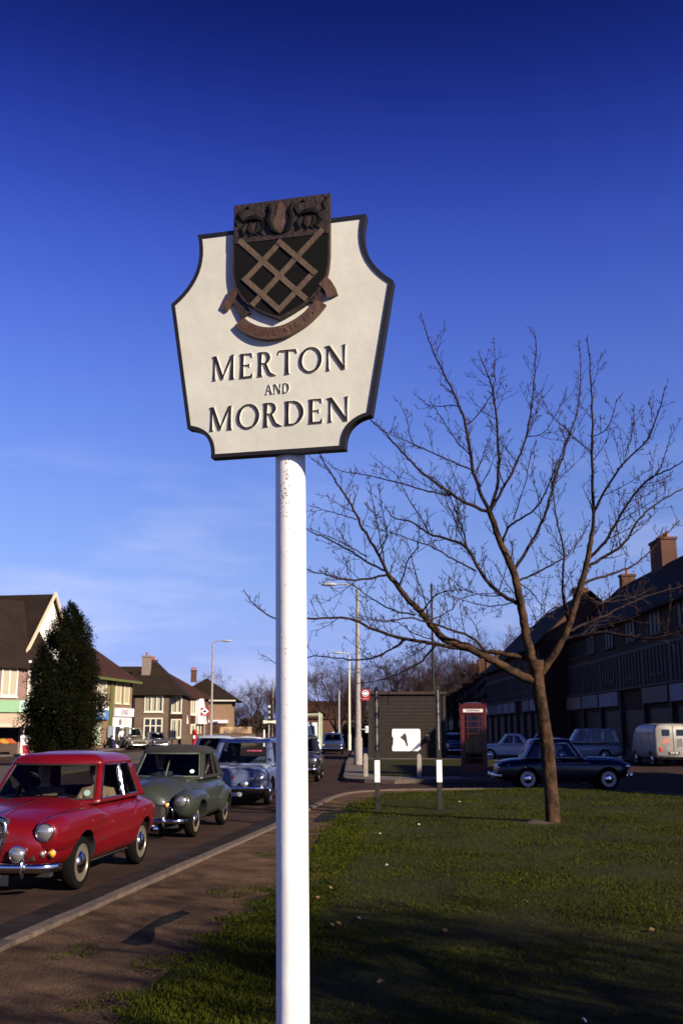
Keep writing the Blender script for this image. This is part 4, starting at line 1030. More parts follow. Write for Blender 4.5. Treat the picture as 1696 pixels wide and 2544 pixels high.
# ---- red saloon (tall chrome grille, spot lamps)
P_RED = paint('red_paint', (0.115,0.0018,0.0048))
def red_saloon(loc, rz):
    st = [(-1.93,0.30,0.62,0.14,0.16,2.2,2.4),(-1.90,0.50,0.62,0.20,0.24,2.4,2.6),(-1.78,0.64,0.62,0.27,0.34,2.6,3),(-1.5,0.72,0.62,0.33,0.40,2.6,3.4),(-1.1,0.755,0.62,0.37,0.40,2.6,4),(-0.5,0.77,0.62,0.385,0.40,2.8,4.5),(0.2,0.77,0.62,0.385,0.40,2.8,4.5),(0.62,0.76,0.61,0.385,0.39,2.6,4.5),(1.0,0.745,0.60,0.36,0.37,2.3,4),(1.4,0.725,0.58,0.325,0.34,2.1,3.4),(1.70,0.69,0.56,0.29,0.29,2.0,3),(1.86,0.60,0.55,0.24,0.23,2.0,2.6),(1.93,0.42,0.55,0.17,0.16,2.0,2.2),(1.945,0.20,0.55,0.08,0.08,2,2)]
    wing = {'st':[(0.30,0.05,0.72,0.05,0.16,2.2,2.2,0.70),(0.7,0.13,0.72,0.16,0.26,2.3,2.4,0.635),(1.2,0.165,0.70,0.19,0.28,2.3,2.4,0.60),(1.6,0.165,0.69,0.18,0.26,2.2,2.4,0.585),(1.80,0.145,0.685,0.155,0.22,2.1,2.2,0.58),(1.885,0.115,0.685,0.125,0.16,2,2,0.58),(1.905,0.05,0.685,0.06,0.07,2,2,0.58)]}
    rw = {'st':[(-1.78,0.04,0.66,0.05,0.12,2,2,0.60),(-1.55,0.10,0.68,0.14,0.30,2.2,2.4,0.63),(-1.1,0.13,0.68,0.18,0.33,2.3,2.6,0.645),(-0.7,0.11,0.68,0.15,0.30,2.3,2.4,0.67),(-0.35,0.03,0.68,0.05,0.12,2,2,0.70)]}
    spec = dict(body=st, wings=[wing,rw], wr=0.295, axles=(1.13,-1.05), track=0.645, arch=(0.355,0.325), paint=P_RED, rim=mat('cream_wheel', (0.20,0.17,0.125), 0.35, metal=0.5), seat=M_SEAT, dash=mat('wood_dash',(0.10,0.045,0.02),0.4),
        cabin=dict(z0=0.950,z1=1.36,zt=1.53,xf0=0.70,xf1=0.37,xr0=-1.27,xr1=-1.00,w0=0.705,w1=0.60,bf=0.13,br=0.12,rc=0.085,rr=0.165,fs=0.22,rs=0.30,side=((0,9),(10,17)),seat_x=-0.32,mf=0,mr=1,wtrim=mat('rubber',(0.01,0.01,0.01),0.6)),
        seams=[([(0.05+0.62,0.965),(0.64,0.80),(0.60,0.50),(0.58,0.26)],0.0065,M_SEAM,'door_gap'),([(-0.22,0.965),(-0.22,0.6),(-0.22,0.25)],0.0065,M_SEAM,'door_gap'),([(-0.80,0.95),(-0.80,0.75),(-0.70,0.55)],0.0065,M_SEAM,'door_gap'),([(0.85,0.76),(0.4,0.79),(-0.2,0.80)],0.006,P_RED,'swage_line')], underz=1)
    r = make_car('red_saloon', 'red saloon car with tall chrome grille, chrome spot lamps and cream wheels', loc, rz, spec)
    for s in (-1,1):
        headlight(r, (1.905,s*0.575,0.70), (1,s*0.05,0), 0.088, m=M_CHROME)
        lamp(r, 'spot_lamp', (2.00,s*0.33,0.475), (1,0,0), 0.078, M_LENS)
        MB().lathe([(0.02,-0.10),(0.06,-0.085),(0.09,-0.02),(0.092,0.0)], 18, basis((2.0,s*0.33,0.475),(0,1,0),(0,0,1))).build('spot_lamp_shell', M_CHROME, r, smooth=50)
        MB().tube([(1.95,s*0.33,0.36),(1.97,s*0.33,0.40)],0.012,6).build('lamp_bracket', M_CHROMED, r)
        lamp(r, 'side_lamp', (1.87,s*0.55,0.475), (1,s*0.2,0), 0.036, M_LENS); lamp(r, 'indicator', (1.835,s*0.645,0.475), (1,s*0.4,0), 0.036, M_AMBER)
        # side grille
        o = MB().bbox(1.80,1.905,s*0.33-0.15,s*0.33+0.15,0.40,0.54,0.015).build('side_grille', M_DARKIN, r)
        for k in range(4): MB().tube([(1.909,s*0.33-0.14,0.425+k*0.03),(1.909,s*0.33+0.14,0.425+k*0.03)],0.005,5).build('grille_bar', M_CHROMED, o)
        door_handle(r, st, -0.12, 0.86); door_handle(r, st, -0.70, 0.86) if s == 1 else None
    # chrome grille surround: waisted shield with vertical bars
    rim = [(-0.155,0.78),(-0.13,0.83),(-0.06,0.855),(0,0.86),(0.06,0.855),(0.13,0.83),(0.155,0.78),(0.165,0.68),(0.125,0.56),(0.105,0.45),(0.09,0.37),(0,0.355),(-0.09,0.37),(-0.105,0.45),(-0.125,0.56),(-0.165,0.68)]
    Mg = Matrix(((0,0,1,1.90),(1,0,0,0),(0,1,0,0),(0,0,0,1)))
    g = MB().prism(rim, -0.10, 0.05, Mg).build('grille', M_DARKIN, r)
    MB().tube([Mg @ Vector((x,y,0.05-(0.06 if y > 0.84 else 0)*0)) for x,y in rim+rim[:1]], 0.026, 8, cap=False).build('grille_surround', M_CHROME, g, smooth=60)
    for k in range(-4,5):
        hh_ = 0.36+0.02*(abs(k)); MB().tube([Mg @ Vector((k*0.026*0.8,0.38,0.052)), Mg @ Vector((k*0.026,0.56,0.056)), Mg @ Vector((k*0.030,0.80-abs(k)*0.006,0.05))], 0.005, 5).build('grille_bar', M_CHROMED, g)
    MB().prism([(-0.15,0.645),(0.15,0.645),(0.16,0.70),(-0.16,0.70)], 0.052, 0.075, Mg).build('grille_badge_bar', M_CHROME, g)
    MB().tube([(1.90,0,0.875),(1.6,0,0.905),(1.1,0,0.955),(0.72,0,0.985)], 0.010, 6).build('bonnet_strip', M_CHROME, r, smooth=60)
    bumper(r, 1.985, 0.74, 0.335, r=(0.030,0.050), over=0.40)
    bumper(r, -1.985, 0.72, 0.36, r=(0.030,0.050), over=0.40, sgn=-1, nm='rear_bumper')
    plate(r, '27 YYY', (2.02,0,0.215))
    tax_disc(r, 0.50, 0.50, 1.03, (1,0.2,0.6))
    MB().tube([(0.62,0.45,0.985),(0.54,0.10,1.04)],0.005,5).build('wiper', M_DARKIN, r)
    return r
# ---- green convertible (split screen, black hood)
P_GREEN = paint('green_paint', (0.026,0.031,0.024), 0.42)
M_HOOD = mat('hood_canvas', (0.012,0.010,0.010), 0.95, var=0.3, vscale=8, bump=0.3, bscale=20)
def green_convertible(loc, rz):
    st = [(-1.86,0.22,0.55,0.12,0.14,2,2.2),(-1.82,0.40,0.56,0.20,0.22,2.1,2.4),(-1.6,0.60,0.58,0.30,0.32,2.2,3),(-1.2,0.70,0.60,0.36,0.38,2.4,3.6),(-0.6,0.74,0.60,0.385,0.38,2.7,4),(0.2,0.74,0.60,0.385,0.38,2.7,4),(0.60,0.715,0.60,0.40,0.37,2.3,4),(0.95,0.62,0.60,0.40,0.34,2.0,3.4),(1.30,0.52,0.58,0.38,0.30,1.9,3),(1.58,0.44,0.56,0.33,0.26,1.9,2.6),(1.74,0.36,0.55,0.26,0.22,1.9,2.4),(1.81,0.24,0.54,0.17,0.15,2,2.2),(1.825,0.12,0.54,0.08,0.08,2,2)]
    fw = {'st':[(0.35,0.04,0.56,0.06,0.16,2,2.2,0.70),(0.65,0.12,0.56,0.19,0.28,2.1,2.4,0.675),(1.05,0.185,0.57,0.235,0.28,2.1,2.4,0.635),(1.40,0.195,0.58,0.225,0.26,2.1,2.4,0.615),(1.65,0.175,0.58,0.195,0.23,2.1,2.2,0.61),(1.77,0.14,0.585,0.155,0.18,2,2,0.61),(1.81,0.07,0.59,0.08,0.09,2,2,0.61)]}
    rw = {'st':[(-1.70,0.05,0.50,0.08,0.12,2,2,0.56),(-1.45,0.13,0.53,0.19,0.26,2.1,2.4,0.60),(-1.05,0.17,0.55,0.22,0.30,2.1,2.4,0.62),(-0.65,0.13,0.54,0.18,0.27,2.1,2.4,0.66),(-0.35,0.03,0.53,0.06,0.12,2,2,0.70)]}
    spec = dict(body=st, wings=[fw,rw], wr=0.285, axles=(1.16,-1.03), track=0.635, arch=(0.335,0.30), paint=P_GREEN, roof_paint=M_HOOD, rim=mat('khaki_wheel', (0.12,0.10,0.065), 0.5, coat=0.3), seat=M_SEATB,
        cabin=dict(z0=0.955,z1=1.365,zt=1.525,xf0=0.62,xf1=0.30,xr0=-1.20,xr1=-0.86,w0=0.640,w1=0.560,bf=0.16,br=0.10,rc=0.075,rr=0.13,side=((1,10),(11,15)),seat_x=-0.30,mf=0,mr=3,rl=2,wtrim=mat('green_frame',(0.07,0.085,0.06),0.5),tr=0.014),
        trim=M_HOOD, seams=[([(0.55,0.96),(0.55,0.6),(0.55,0.28)],0.0065,M_SEAM,'door_gap'),([(-0.42,0.96),(-0.42,0.6),(-0.42,0.27)],0.0065,M_SEAM,'door_gap')], underz=1)
    r = make_car('green_convertible', 'dull green convertible with raised black fabric hood and split windscreen', loc, rz, spec)
    MB().tube([(0.625,0,0.965),(0.285,0,1.335)], 0.014, 6).build('windscreen_divider', MATS['green_frame'], r)
    for s in (-1,1):
        headlight(r, (1.800,s*0.610,0.63), (1,0,0), 0.088, m=P_GREEN); lamp(r, 'indicator', (1.78,s*0.365,0.565), (1,0,0), 0.034, M_AMBER)
        # curved chrome grille strip at the wing root
        MB().tube([(1.78,s*0.40,0.545),(1.80,s*0.45,0.53),(1.79,s*0.475,0.46),(1.76,s*0.475,0.36)], 0.012, 6).build('grille_strip', M_CHROME, r, smooth=60)
        door_handle(r, st, -0.30, 0.80) if s == 1 else None
    g = MB().bbox(1.60,1.835,-0.33,0.33,0.33,0.545,0.03).build('grille', M_DARKIN, r)
    for k in range(6): MB().tube([(1.842,-0.30,0.36+k*0.034),(1.845,0,0.36+k*0.034),(1.842,0.30,0.36+k*0.034)],0.005,5).build('grille_bar', mat('painted_bar',(0.03,0.033,0.028),0.5), g)
    MB().tube([(1.80,-0.33,0.56),(1.84,0,0.565),(1.80,0.33,0.56)],0.013,6).build('grille_top_bar', M_CHROMED, g, smooth=60)
    MB().tube([(1.80,0,0.62),(1.76,0,0.72),(1.66,0,0.80)],[0.012,0.018,0.010],6).build('bonnet_flash', M_CHROME, r, smooth=60)
    MB().tube([(1.30,0,0.955),(1.34,0,0.985),(1.42,0,0.965)],[0.014,0.018,0.008],6).build('bonnet_mascot', M_CHROME, r, smooth=60)
    bumper(r, 1.90, 0.70, 0.315, r=(0.022,0.036), over=0.37); bumper(r, -1.90, 0.66, 0.33, r=(0.022,0.036), over=0.36, sgn=-1, nm='rear_bumper')
    plate(r, 'WYN 303', (1.925,0,0.215)); tax_disc(r, 0.50, 0.44, 1.06, (1,0.2,0.7))
    return r
# ---- boxy three-box / estate bodies for the later cars
def boxy(name, label, loc, rz, m, L=4.3, W=1.62, H=1.47, roof=None, estate=False, front='twin', txt='', group=None, bonnet=None, zbelt=0.90, rear_x=None, over=False, rim=None, cat='car', fins=False):
    h = L/2; w = W/2
    st = [(-h,w*0.80,0.60,0.20,0.16,4,3),(-h+0.06,w*0.90,0.60,0.25,0.24,4,3.5),(-h+0.30,w*0.965,0.60,0.285,0.33,4,4),(-h+0.9,w,0.60,0.30,0.38,4,4.5),(-0.3,w,0.60,0.31,0.39,4,5),(h-1.45,w,0.60,0.315,0.39,4,5),(h-0.9,w*0.985,0.60,0.295,0.38,4,4.5),(h-0.35,w*0.96,0.59,0.275,0.34,4,4),(h-0.06,w*0.91,0.58,0.245,0.25,4,3.5),(h,w*0.84,0.57,0.20,0.17,4,3)]
    xr0 = -h+0.10 if estate else (rear_x if rear_x is not None else -h+0.92); xr1 = xr0+(0.22 if estate else 0.40)
    c = dict(z0=zbelt,z1=H-0.115,zt=H,xf0=h-1.22,xf1=h-1.62,xr0=xr0,xr1=xr1,w0=w-0.055,w1=w-0.17,bf=0.13,br=0.08,rc=0.07,rr=0.10,side=((1,7),(8,13),(14,19)) if estate else ((1,9),(10,17)),seat_x=h-2.25,mf=1,mr=1,rl=1)
    spec = dict(body=st, wr=0.30, axles=(h-0.80,-h+1.00), track=w-0.125, arch=(0.345,0.335), paint=m, roof_paint=roof or m, rim=rim or m, cabin=c, underz=1,
        seams=[([(h-1.30,zbelt-0.01),(h-1.30,0.55),(h-1.28,0.28)],0.0065,M_SEAM,'door_gap'),([(h-2.30,zbelt-0.01),(h-2.30,0.55),(h-2.30,0.26)],0.0065,M_SEAM,'door_gap'),([(h-0.15,0.72),(0,0.74),(-h+0.2,0.70)],0.007,M_CHROMED,'side_strip')])
    r = make_car(name, label, loc, rz, spec, group, cat)
    if bonnet is not None:
        def f(u, v):
            x = lerp(h-0.10, h-1.16, v); y = lerp(-w+0.12, w-0.12, u); z = side_top(st, x, y)+0.010; return (x,y,z)
        MB().grid(f, 10, 8).build('bonnet', bonnet, r, smooth=60)
    g = MB().bbox(h-0.10,h+0.012,-w+0.34,w-0.34,0.50,0.70,0.02).build('grille', M_DARKIN if front != 'blue' else m, r)
    for k in range(5 if front != 'blue' else 0): MB().tube([(h+0.016,-w+0.36,0.53+k*0.036),(h+0.016,w-0.36,0.53+k*0.036)],0.006,5).build('grille_bar', M_CHROMED, g)
    for s in (-1,1):
        headlight(r, (h-0.005,s*(w-0.20),0.62), (1,0,0), 0.082)
        if front in ('twin','blue'): headlight(r, (h+0.004,s*(w-0.385),0.62), (1,0,0), 0.066)
        lamp(r, 'indicator', (h-0.03,s*(w-0.16),0.47), (1,0,0), 0.030, M_AMBER)
        lamp(r, 'tail_lamp', (-h+0.02,s*(w-0.18),0.66), (-1,0,0), 0.055, M_REDL)
        door_handle(r, st, h-2.20, zbelt-0.10) if s == 1 else None
    bumper(r, h+0.07, w-0.02, 0.41, r=(0.028,0.052), over=0.42 if over else None); bumper(r, -h-0.07, w-0.04, 0.42, r=(0.028,0.05), sgn=-1, nm='rear_bumper', over=0.42 if over else None)
    if txt: plate(r, txt, (h+0.11,0.0,0.285))
    return r
def side_top(st, x, y):
    xs = [s[0] for s in st]; cols = list(zip(*st)); hw,zm,hu,hd,nu,nd = [smooth_interp(xs,c,x) for c in cols[1:7]]
    q = min(1,abs(y)/hw); return zm+hu*(1-q**nu)**(1/nu)
# ---- rounded fifties saloon (dark car on the side road, black car in the queue)
def rounded_saloon(name, label, loc, rz, m, txt='', group=None, roof=None, rim=None):
    st = [(-2.08,0.40,0.56,0.12,0.14,2.6,2.4),(-2.05,0.58,0.57,0.20,0.22,2.8,2.8),(-1.85,0.72,0.60,0.27,0.34,3,3.4),(-1.5,0.785,0.61,0.32,0.40,3,4),(-0.9,0.80,0.62,0.335,0.41,3.2,4.5),(0.2,0.80,0.62,0.335,0.41,3.2,4.5),(0.9,0.79,0.62,0.335,0.40,3,4.5),(1.4,0.775,0.62,0.325,0.38,3,4),(1.75,0.745,0.62,0.30,0.33,2.8,3.4),(1.95,0.68,0.62,0.25,0.25,2.6,2.8),(2.03,0.54,0.62,0.19,0.19,2.4,2.4),(2.05,0.30,0.62,0.10,0.10,2,2)]
    spec = dict(body=st, wr=0.325, axles=(1.36,-1.14), track=0.675, arch=(0.365,0.355), paint=m, roof_paint=roof or m, rim=rim or m, tw=0.16, underz=1,
        cabin=dict(z0=0.945,z1=1.385,zt=1.55,xf0=0.72,xf1=0.40,xr0=-1.30,xr1=-1.02,w0=0.735,w1=0.600,bf=0.13,br=0.14,rc=0.11,rr=0.14,fs=0.17,rs=0.22,side=((1,9),(10,16)),seat_x=-0.28,mf=1,mr=2),
        seams=[([(0.80,0.94),(0.80,0.6),(0.78,0.27)],0.0065,M_SEAM,'door_gap'),([(-0.25,0.94),(-0.25,0.6),(-0.25,0.25)],0.0065,M_SEAM,'door_gap'),([(1.85,0.80),(0.6,0.80),(-0.6,0.78),(-1.75,0.74)],0.010,M_CHROMED,'side_strip')])
    r = make_car(name, label, loc, rz, spec, group)
    def hood(u,v):
        x = lerp(1.92,0.80,v); y = lerp(-0.46,0.46,u); return (x,y,side_top(st,x,y)+0.012+0.028*(1-(2*u-1)**2))
    MB().grid(hood,10,8).build('bonnet', m, r, smooth=60)
    for s in (-1,1):
        headlight(r, (2.02,s*0.60,0.70), (1,0,0), 0.090); lamp(r,'side_lamp',(1.99,s*0.60,0.53),(1,0,0),0.034,M_LENS)
        lamp(r,'tail_lamp',(-2.03,s*0.58,0.66),(-1,0,0),0.042,M_REDL); door_handle(r, st, -0.12, 0.86) if s == 1 else None
    g = MB().bbox(1.86,2.075,-0.36,0.36,0.46,0.70,0.05).build('grille', M_DARKIN, r)
    for k in range(5): MB().tube([(2.082,-0.33,0.49+k*0.045),(2.09,0,0.49+k*0.045),(2.082,0.33,0.49+k*0.045)],0.009,6).build('grille_bar', M_CHROME, g, smooth=60)
    MB().tube([(2.0,0,0.90),(1.98,0,0.955),(1.86,0,0.965)],[0.01,0.018,0.008],6).build('bonnet_mascot', M_CHROME, r, smooth=60)
    bumper(r, 2.13, 0.76, 0.43, r=(0.03,0.05), over=0.40); bumper(r, -2.16, 0.74, 0.43, r=(0.03,0.05), over=0.40, sgn=-1, nm='rear_bumper')
    if txt: plate(r, txt, (2.15,0,0.30))
    return r
# ------------------------------------------------------------------ people
M_SKIN = mat('skin', (0.42,0.22,0.15), 0.55, var=0.1, vscale=8)
def skin_mesh(verts, edges, radii, root_i, levels=2):
    me = bpy.data.meshes.new('s'); me.from_pydata([tuple(v) for v in verts], edges, []); o = bpy.data.objects.new('s', me); COL.objects.link(o)
    md = o.modifiers.new('skin','SKIN'); md.use_smooth_shade = True
    for i, v in enumerate(me.skin_vertices[0].data): v.radius = radii[i] if hasattr(radii[i],'__len__') else (radii[i],radii[i]); v.use_root = (i == root_i)
    sb = o.modifiers.new('sub','SUBSURF'); sb.levels = levels; sb.render_levels = levels
    dg = bpy.context.evaluated_depsgraph_get(); dg.update(); r = bpy.data.meshes.new_from_object(o.evaluated_get(dg))
    out = MB(); out.v = [tuple(v.co) for v in r.vertices]; out.f = [tuple(p.vertices) for p in r.polygons]
    bpy.data.objects.remove(o); bpy.data.meshes.remove(me); bpy.data.meshes.remove(r); return out
def head_mesh(c, yaw=0.0):
    """head with brow, nose, chin and ears; c is the base of the skull/neck top, facing +x"""
    rings = []; n = 24
    prof = [(-0.02,0.050,0.055),(0.01,0.060,0.066),(0.045,0.070,0.082),(0.085,0.076,0.094),(0.125,0.080,0.100),(0.165,0.078,0.100),(0.20,0.066,0.086),(0.225,0.044,0.058),(0.238,0.015,0.02)]
    for z, wy, wx in prof:
        ring = []
        for k in range(n):
            a = 2*pi*k/n; x = wx*cos(a)*0.98; y = wy*sin(a)
            f = max(0,cos(a))**10
            if 0.06 < z < 0.11: x += f*0.026*(1-abs(z-0.078)/0.04)      # nose
            if z < 0.02: x += max(0,cos(a))**3*0.018                     # chin
            if 0.10 < z < 0.14: x -= max(0,cos(a-0.42))**30*0.010+max(0,cos(a+0.42))**30*0.010   # eye sockets
            ring.append(Vector((x,y,z)))
        rings.append(ring)
    mb = MB().loft(rings)
    for s in (-1,1): mb.add([Vector((0.01,s*0.074,0.07)),Vector((-0.025,s*0.080,0.085)),Vector((-0.03,s*0.098,0.13)),Vector((0.0,s*0.090,0.135)),Vector((0.012,s*0.080,0.11))],[(0,1,2,3,4)])
    return mb.xf(Matrix.Translation(c) @ Matrix.Rotation(yaw,4,'Z'))
def person(label, loc, rz, pose, top, legs, hair, head_yaw=0.0, group=None, scale=1.0, hat=None):
    root = thing('person', label, 'person', loc, rz, group); root.scale = (scale,)*3
    if pose == 'sit':     # origin at the seat, facing +x
        J = dict(pel=(0,0,0.10),sp=(-0.03,0,0.28),ch=(-0.05,0,0.46),nk=(-0.04,0,0.60),hd=(-0.02,0,0.68))
        arm = lambda s: [(-0.05,s*0.17,0.52),(0.08,s*0.24,0.30),(0.30,s*0.17,0.34),(0.37,s*0.15,0.37)]
        leg = lambda s: [(0.02,s*0.09,0.09),(0.42,s*0.11,0.12),(0.60,s*0.11,-0.22),(0.72,s*0.11,-0.24)]
    else:
        J = dict(pel=(0,0,0.92),sp=(0,0,1.08),ch=(0,0,1.28),nk=(0,0,1.43),hd=(0.02,0,1.50))
        arm = lambda s: [(0,s*0.18,1.36),(0.0+0.03*s,s*0.25,1.10),(0.08+0.03*s,s*0.25,0.88),(0.11+0.03*s,s*0.24,0.80)]
        leg = lambda s: [(0,s*0.09,0.90),(0.02+0.10*s,s*0.10,0.50),(-0.03+0.10*s,s*0.10,0.08),(0.12+0.10*s,s*0.11,0.04)]
    def graph(grow=0.0, parts=('torso','arms','legs','hands')):
        V, E, R = [], [], []
        def ad(p, r, par=None):
            V.append(Vector(p)); R.append((r+grow, r+grow) if not isinstance(r,tuple) else (r[0]+grow,r[1]+grow)); 
            if par is not None: E.append((par,len(V)-1))
            return len(V)-1
        a = ad(J['pel'],(0.15,0.11)); b = ad(J['sp'],(0.135,0.10),a); c = ad(J['ch'],(0.155,0.11),b)
        nk = ad(J['nk'],0.055,c)
        if 'hands' in parts: ad(J['hd'],0.055,nk)
        for s in (-1,1):
            A = arm(s); p = ad(A[0],0.065,c); p = ad(A[1],0.046,p); p = ad(A[2],0.032,p)
            if 'hands' in parts:
                h = ad(A[3],(0.034,0.018),p); d = (Vector(A[3])-Vector(A[2])).normalized(); sd = Vector((0,1,0))
                for f in range(4):
                    q0 = Vector(A[3])+d*0.045+sd*(0.024-0.016*f)*1.0; L = (0.030,0.036,0.034,0.027)[f]
                    k = ad(q0,0.0085,h); k = ad(q0+d*L+Vector((0,0,-0.008)),0.008,k); ad(q0+d*(L+0.012)+Vector((0,0,-0.03)),0.007,k)
                k = ad(Vector(A[3])+d*0.01-sd*s*0.035+Vector((0,0,0.005)),0.010,h); ad(Vector(A[3])+d*0.045-sd*s*0.045+Vector((0,0,-0.01)),0.008,k)
            if 'legs' in parts:
                Lg = leg(s); p = ad(Lg[0],0.085,a); p = ad(Lg[1],0.060,p); p = ad(Lg[2],0.042,p); ad(Lg[3],(0.045,0.032),p)
        return V, E, R
    V,E,R = graph(); body = skin_mesh(V,E,R,0,1)
    hc = Vector(J['hd'])+Vector((0.0,0,-0.01)); body.merge(head_mesh(hc, head_yaw))
    b = body.build('body', M_SKIN, root, smooth=80)
    V,E,R = graph(0.012, ('torso','arms')); skin_mesh(V,E,R,0,1).build('jacket', top, root, smooth=80)
    # trousers
    V,E,R = [],[],[]
    V.append(Vector(J['pel'])); R.append((0.165,0.125))
    for s in (-1,1):
        Lg = leg(s); i = len(V); V += [Vector(p) for p in Lg[:3]]; R += [0.098,0.072,0.055]; E += [(0,i),(i,i+1),(i+1,i+2)]
    skin_mesh(V,E,R,0,1).build('trousers', legs, root, smooth=80)
    for s in (-1,1):
        q = Vector(leg(s)[3]); MB().bbox(q.x-0.15,q.x+0.10,q.y-0.045,q.y+0.045,q.z-0.04,q.z+0.05,0.03).build('shoe', mat('black_leather',(0.015,0.013,0.012),0.4), root, smooth=60)
    # hair: a cap over the skull, open at the face
    rings = []; n = 24
    for z, wy, wx in [(0.055,0.081,0.104),(0.10,0.088,0.110),(0.15,0.089,0.112),(0.19,0.082,0.102),(0.222,0.062,0.078),(0.245,0.030,0.04),(0.250,0.004,0.005)]:
        ring = []
        for k in range(n):
            a = 2*pi*k/n; fr = max(0,cos(a)); cut = fr > 0.35 and z < 0.165
            kx = 0.62 if cut else 1.0; ring.append(Vector((wx*cos(a)*kx*1.0-0.004, wy*sin(a)*(0.86 if cut else 1), z+(0.02*fr if z < 0.16 else 0))))
        rings.append(ring)
    MB().loft(rings).xf(Matrix.Translation(hc) @ Matrix.Rotation(head_yaw,4,'Z')).build('hair', hair, root, smooth=80)
    if hat:
        MB().lathe([(0.125,0.150),(0.130,0.156),(0.108,0.170),(0.104,0.235),(0.088,0.262),(0.03,0.272),(0.002,0.273)], 24, Matrix.Translation(hc) @ Matrix.Rotation(head_yaw,4,'Z')).build('hat', hat, root, smooth=50)
    eyes = MB()
    for s in (-1,1): eyes.lathe([(0.010,0),(0.007,0.004),(0.001,0.005)], 8, Matrix.Translation(hc) @ Matrix.Rotation(head_yaw,4,'Z') @ basis((0.089,s*0.030,0.117),(0,1,0),(0,0,1)))
    eyes.build('eyes', mat('eye_dark',(0.03,0.02,0.015),0.3), b)
    return root
HAIR_D = mat('dark_hair',(0.018,0.012,0.009),0.6); HAIR_B = mat('brown_hair',(0.06,0.032,0.015),0.6)
C_GREY = mat('grey_cloth',(0.07,0.065,0.07),0.9); C_TWEED = mat('tweed_cloth',(0.10,0.07,0.045),0.95); C_NAVY = mat('navy_cloth',(0.012,0.015,0.035),0.9); C_WHITE = mat('white_cloth',(0.72,0.71,0.68),0.9); C_TAN = mat('tan_cloth',(0.24,0.16,0.10),0.9)
def in_car(car_loc, rz, x, y, z, label, **k):
    c, s = cos(rz), sin(rz); person(label, (car_loc[0]+x*c-y*s, car_loc[1]+x*s+y*c, car_loc[2]+z), rz, 'sit', group=None, **k)

# ------------------------------------------------------------------ traffic
def heading(a, b): return atan2(b[1]-a[1], b[0]-a[0])
red_l = (-3.40, 12.62, 0.0); red_r = radians(-96.5)
red_saloon(red_l, red_r).scale = (0.97,0.97,0.945)
in_car(red_l, red_r, -0.20, -0.33, 0.41, 'driver in dark tweed jacket at the wheel of the red saloon', top=C_TWEED, legs=C_GREY, hair=HAIR_D, head_yaw=0.2)
in_car(red_l, red_r, -0.22, 0.33, 0.41, 'passenger in tan coat seated in the front of the red saloon', top=C_TAN, legs=C_GREY, hair=HAIR_B)
grn_l = (-2.92, 18.05, 0.0); grn_r = radians(-96.0)
green_convertible(grn_l, grn_r).scale = (0.98,0.98,0.945)
in_car(grn_l, grn_r, -0.18, -0.33, 0.41, 'driver in navy jacket at the wheel of the green convertible', top=C_NAVY, legs=C_GREY, hair=HAIR_B)
P_BLUE = paint('blue_paint', (0.010,0.018,0.10)); P_LBLUE = paint('pale_blue_paint', (0.28,0.31,0.35)); P_BLACK = paint('black_paint', (0.010,0.010,0.014)); P_CREAM = paint('cream_car_paint', (0.42,0.34,0.24)); P_NAVY = paint('navy_car_paint', (0.0022,0.0038,0.012)); P_MID = paint('mid_blue_paint', (0.016,0.03,0.10)); P_WHITEC = paint('white_car_paint', (0.42,0.43,0.46)); P_BEIGE = paint('beige_car_paint',(0.15,0.135,0.095)); P_GREYC = paint('grey_car_paint',(0.03,0.034,0.05))
est_l = (-2.30, 25.3, 0.0); est_r = radians(-94.0)
est = boxy('blue_estate_car', 'blue estate car with sky sheen painted on its bonnet, twin headlamps and white roof trim', est_l, est_r, paint('grey_blue_paint',(0.085,0.11,0.19)), roof=P_BLUE, L=4.45, W=1.66, H=1.50, estate=True, front='blue', txt='GPG 297D', bonnet=paint('bonnet_sky_sheen',(0.40,0.44,0.50)))  # sky reflection painted into the bonnet as a paler colour
for x, wv in ((0.42,0.60),(0.18,0.56)):
    MB().tube([(x-0.10*(t*t), t*wv, 1.435+0.075*(1-t*t)) for t in np.linspace(-1,1,13)], 0.020, 6).build('roof_bar', P_WHITEC, est, smooth=60)
lamp(est, 'fog_lamp', (2.30,0.30,0.50), (1,0,0), 0.075, M_LENS)
MB().tube([(2.22,0.30,0.41),(2.24,0.30,0.46)],0.02,6).build('lamp_bracket', M_CHROMED, est)
lamp(est, 'badge', (2.245,-0.30,0.66), (1,0,0), 0.035, mat('gold_badge',(0.6,0.4,0.1),0.3,metal=0.8)); MB().bbox(2.235,2.25,0.02,0.06,0.62,0.70,0.004).build('crest', M_REDL, est)
for s in (-1,1):
    MB().tube([(1.55,s*0.70,0.89),(1.56,s*0.74,1.0)],0.008,5).build('mirror_arm', M_CHROME, est); MB().lathe([(0.01,-0.03),(0.05,-0.02),(0.055,0.0),(0.002,0.004)],14,basis((1.54,s*0.76,1.03),(0,1,0),(0,0,1))).build('wing_mirror', M_CHROME, est, smooth=50)
MB().prism([(-0.05,-0.02),(0.30,-0.02),(0.30,0.02),(-0.05,0.02)], 0, 0.003, basis((0.80,0.15,1.20),(0,1,0),(-0.72,0,0.70))).build('windscreen_sticker', mat('pink_sticker',(0.6,0.10,0.16),0.6), est)
in_car(est_l, est_r, -0.12, -0.36, 0.47, 'driver in grey jacket at the wheel of the blue estate', top=C_GREY, legs=C_GREY, hair=HAIR_D)
blk = rounded_saloon('black_saloon', 'black rounded saloon with bright chrome bumper queuing behind the blue estate', (-1.45,35.6,0), radians(-91.5), P_BLACK, txt='UXL 54', rim=P_CREAM)
in_car((-1.45,35.6,0), radians(-91.5), -0.20, -0.34, 0.47, 'driver in pale coat at the wheel of the black saloon', top=C_WHITE, legs=C_GREY, hair=HAIR_D)
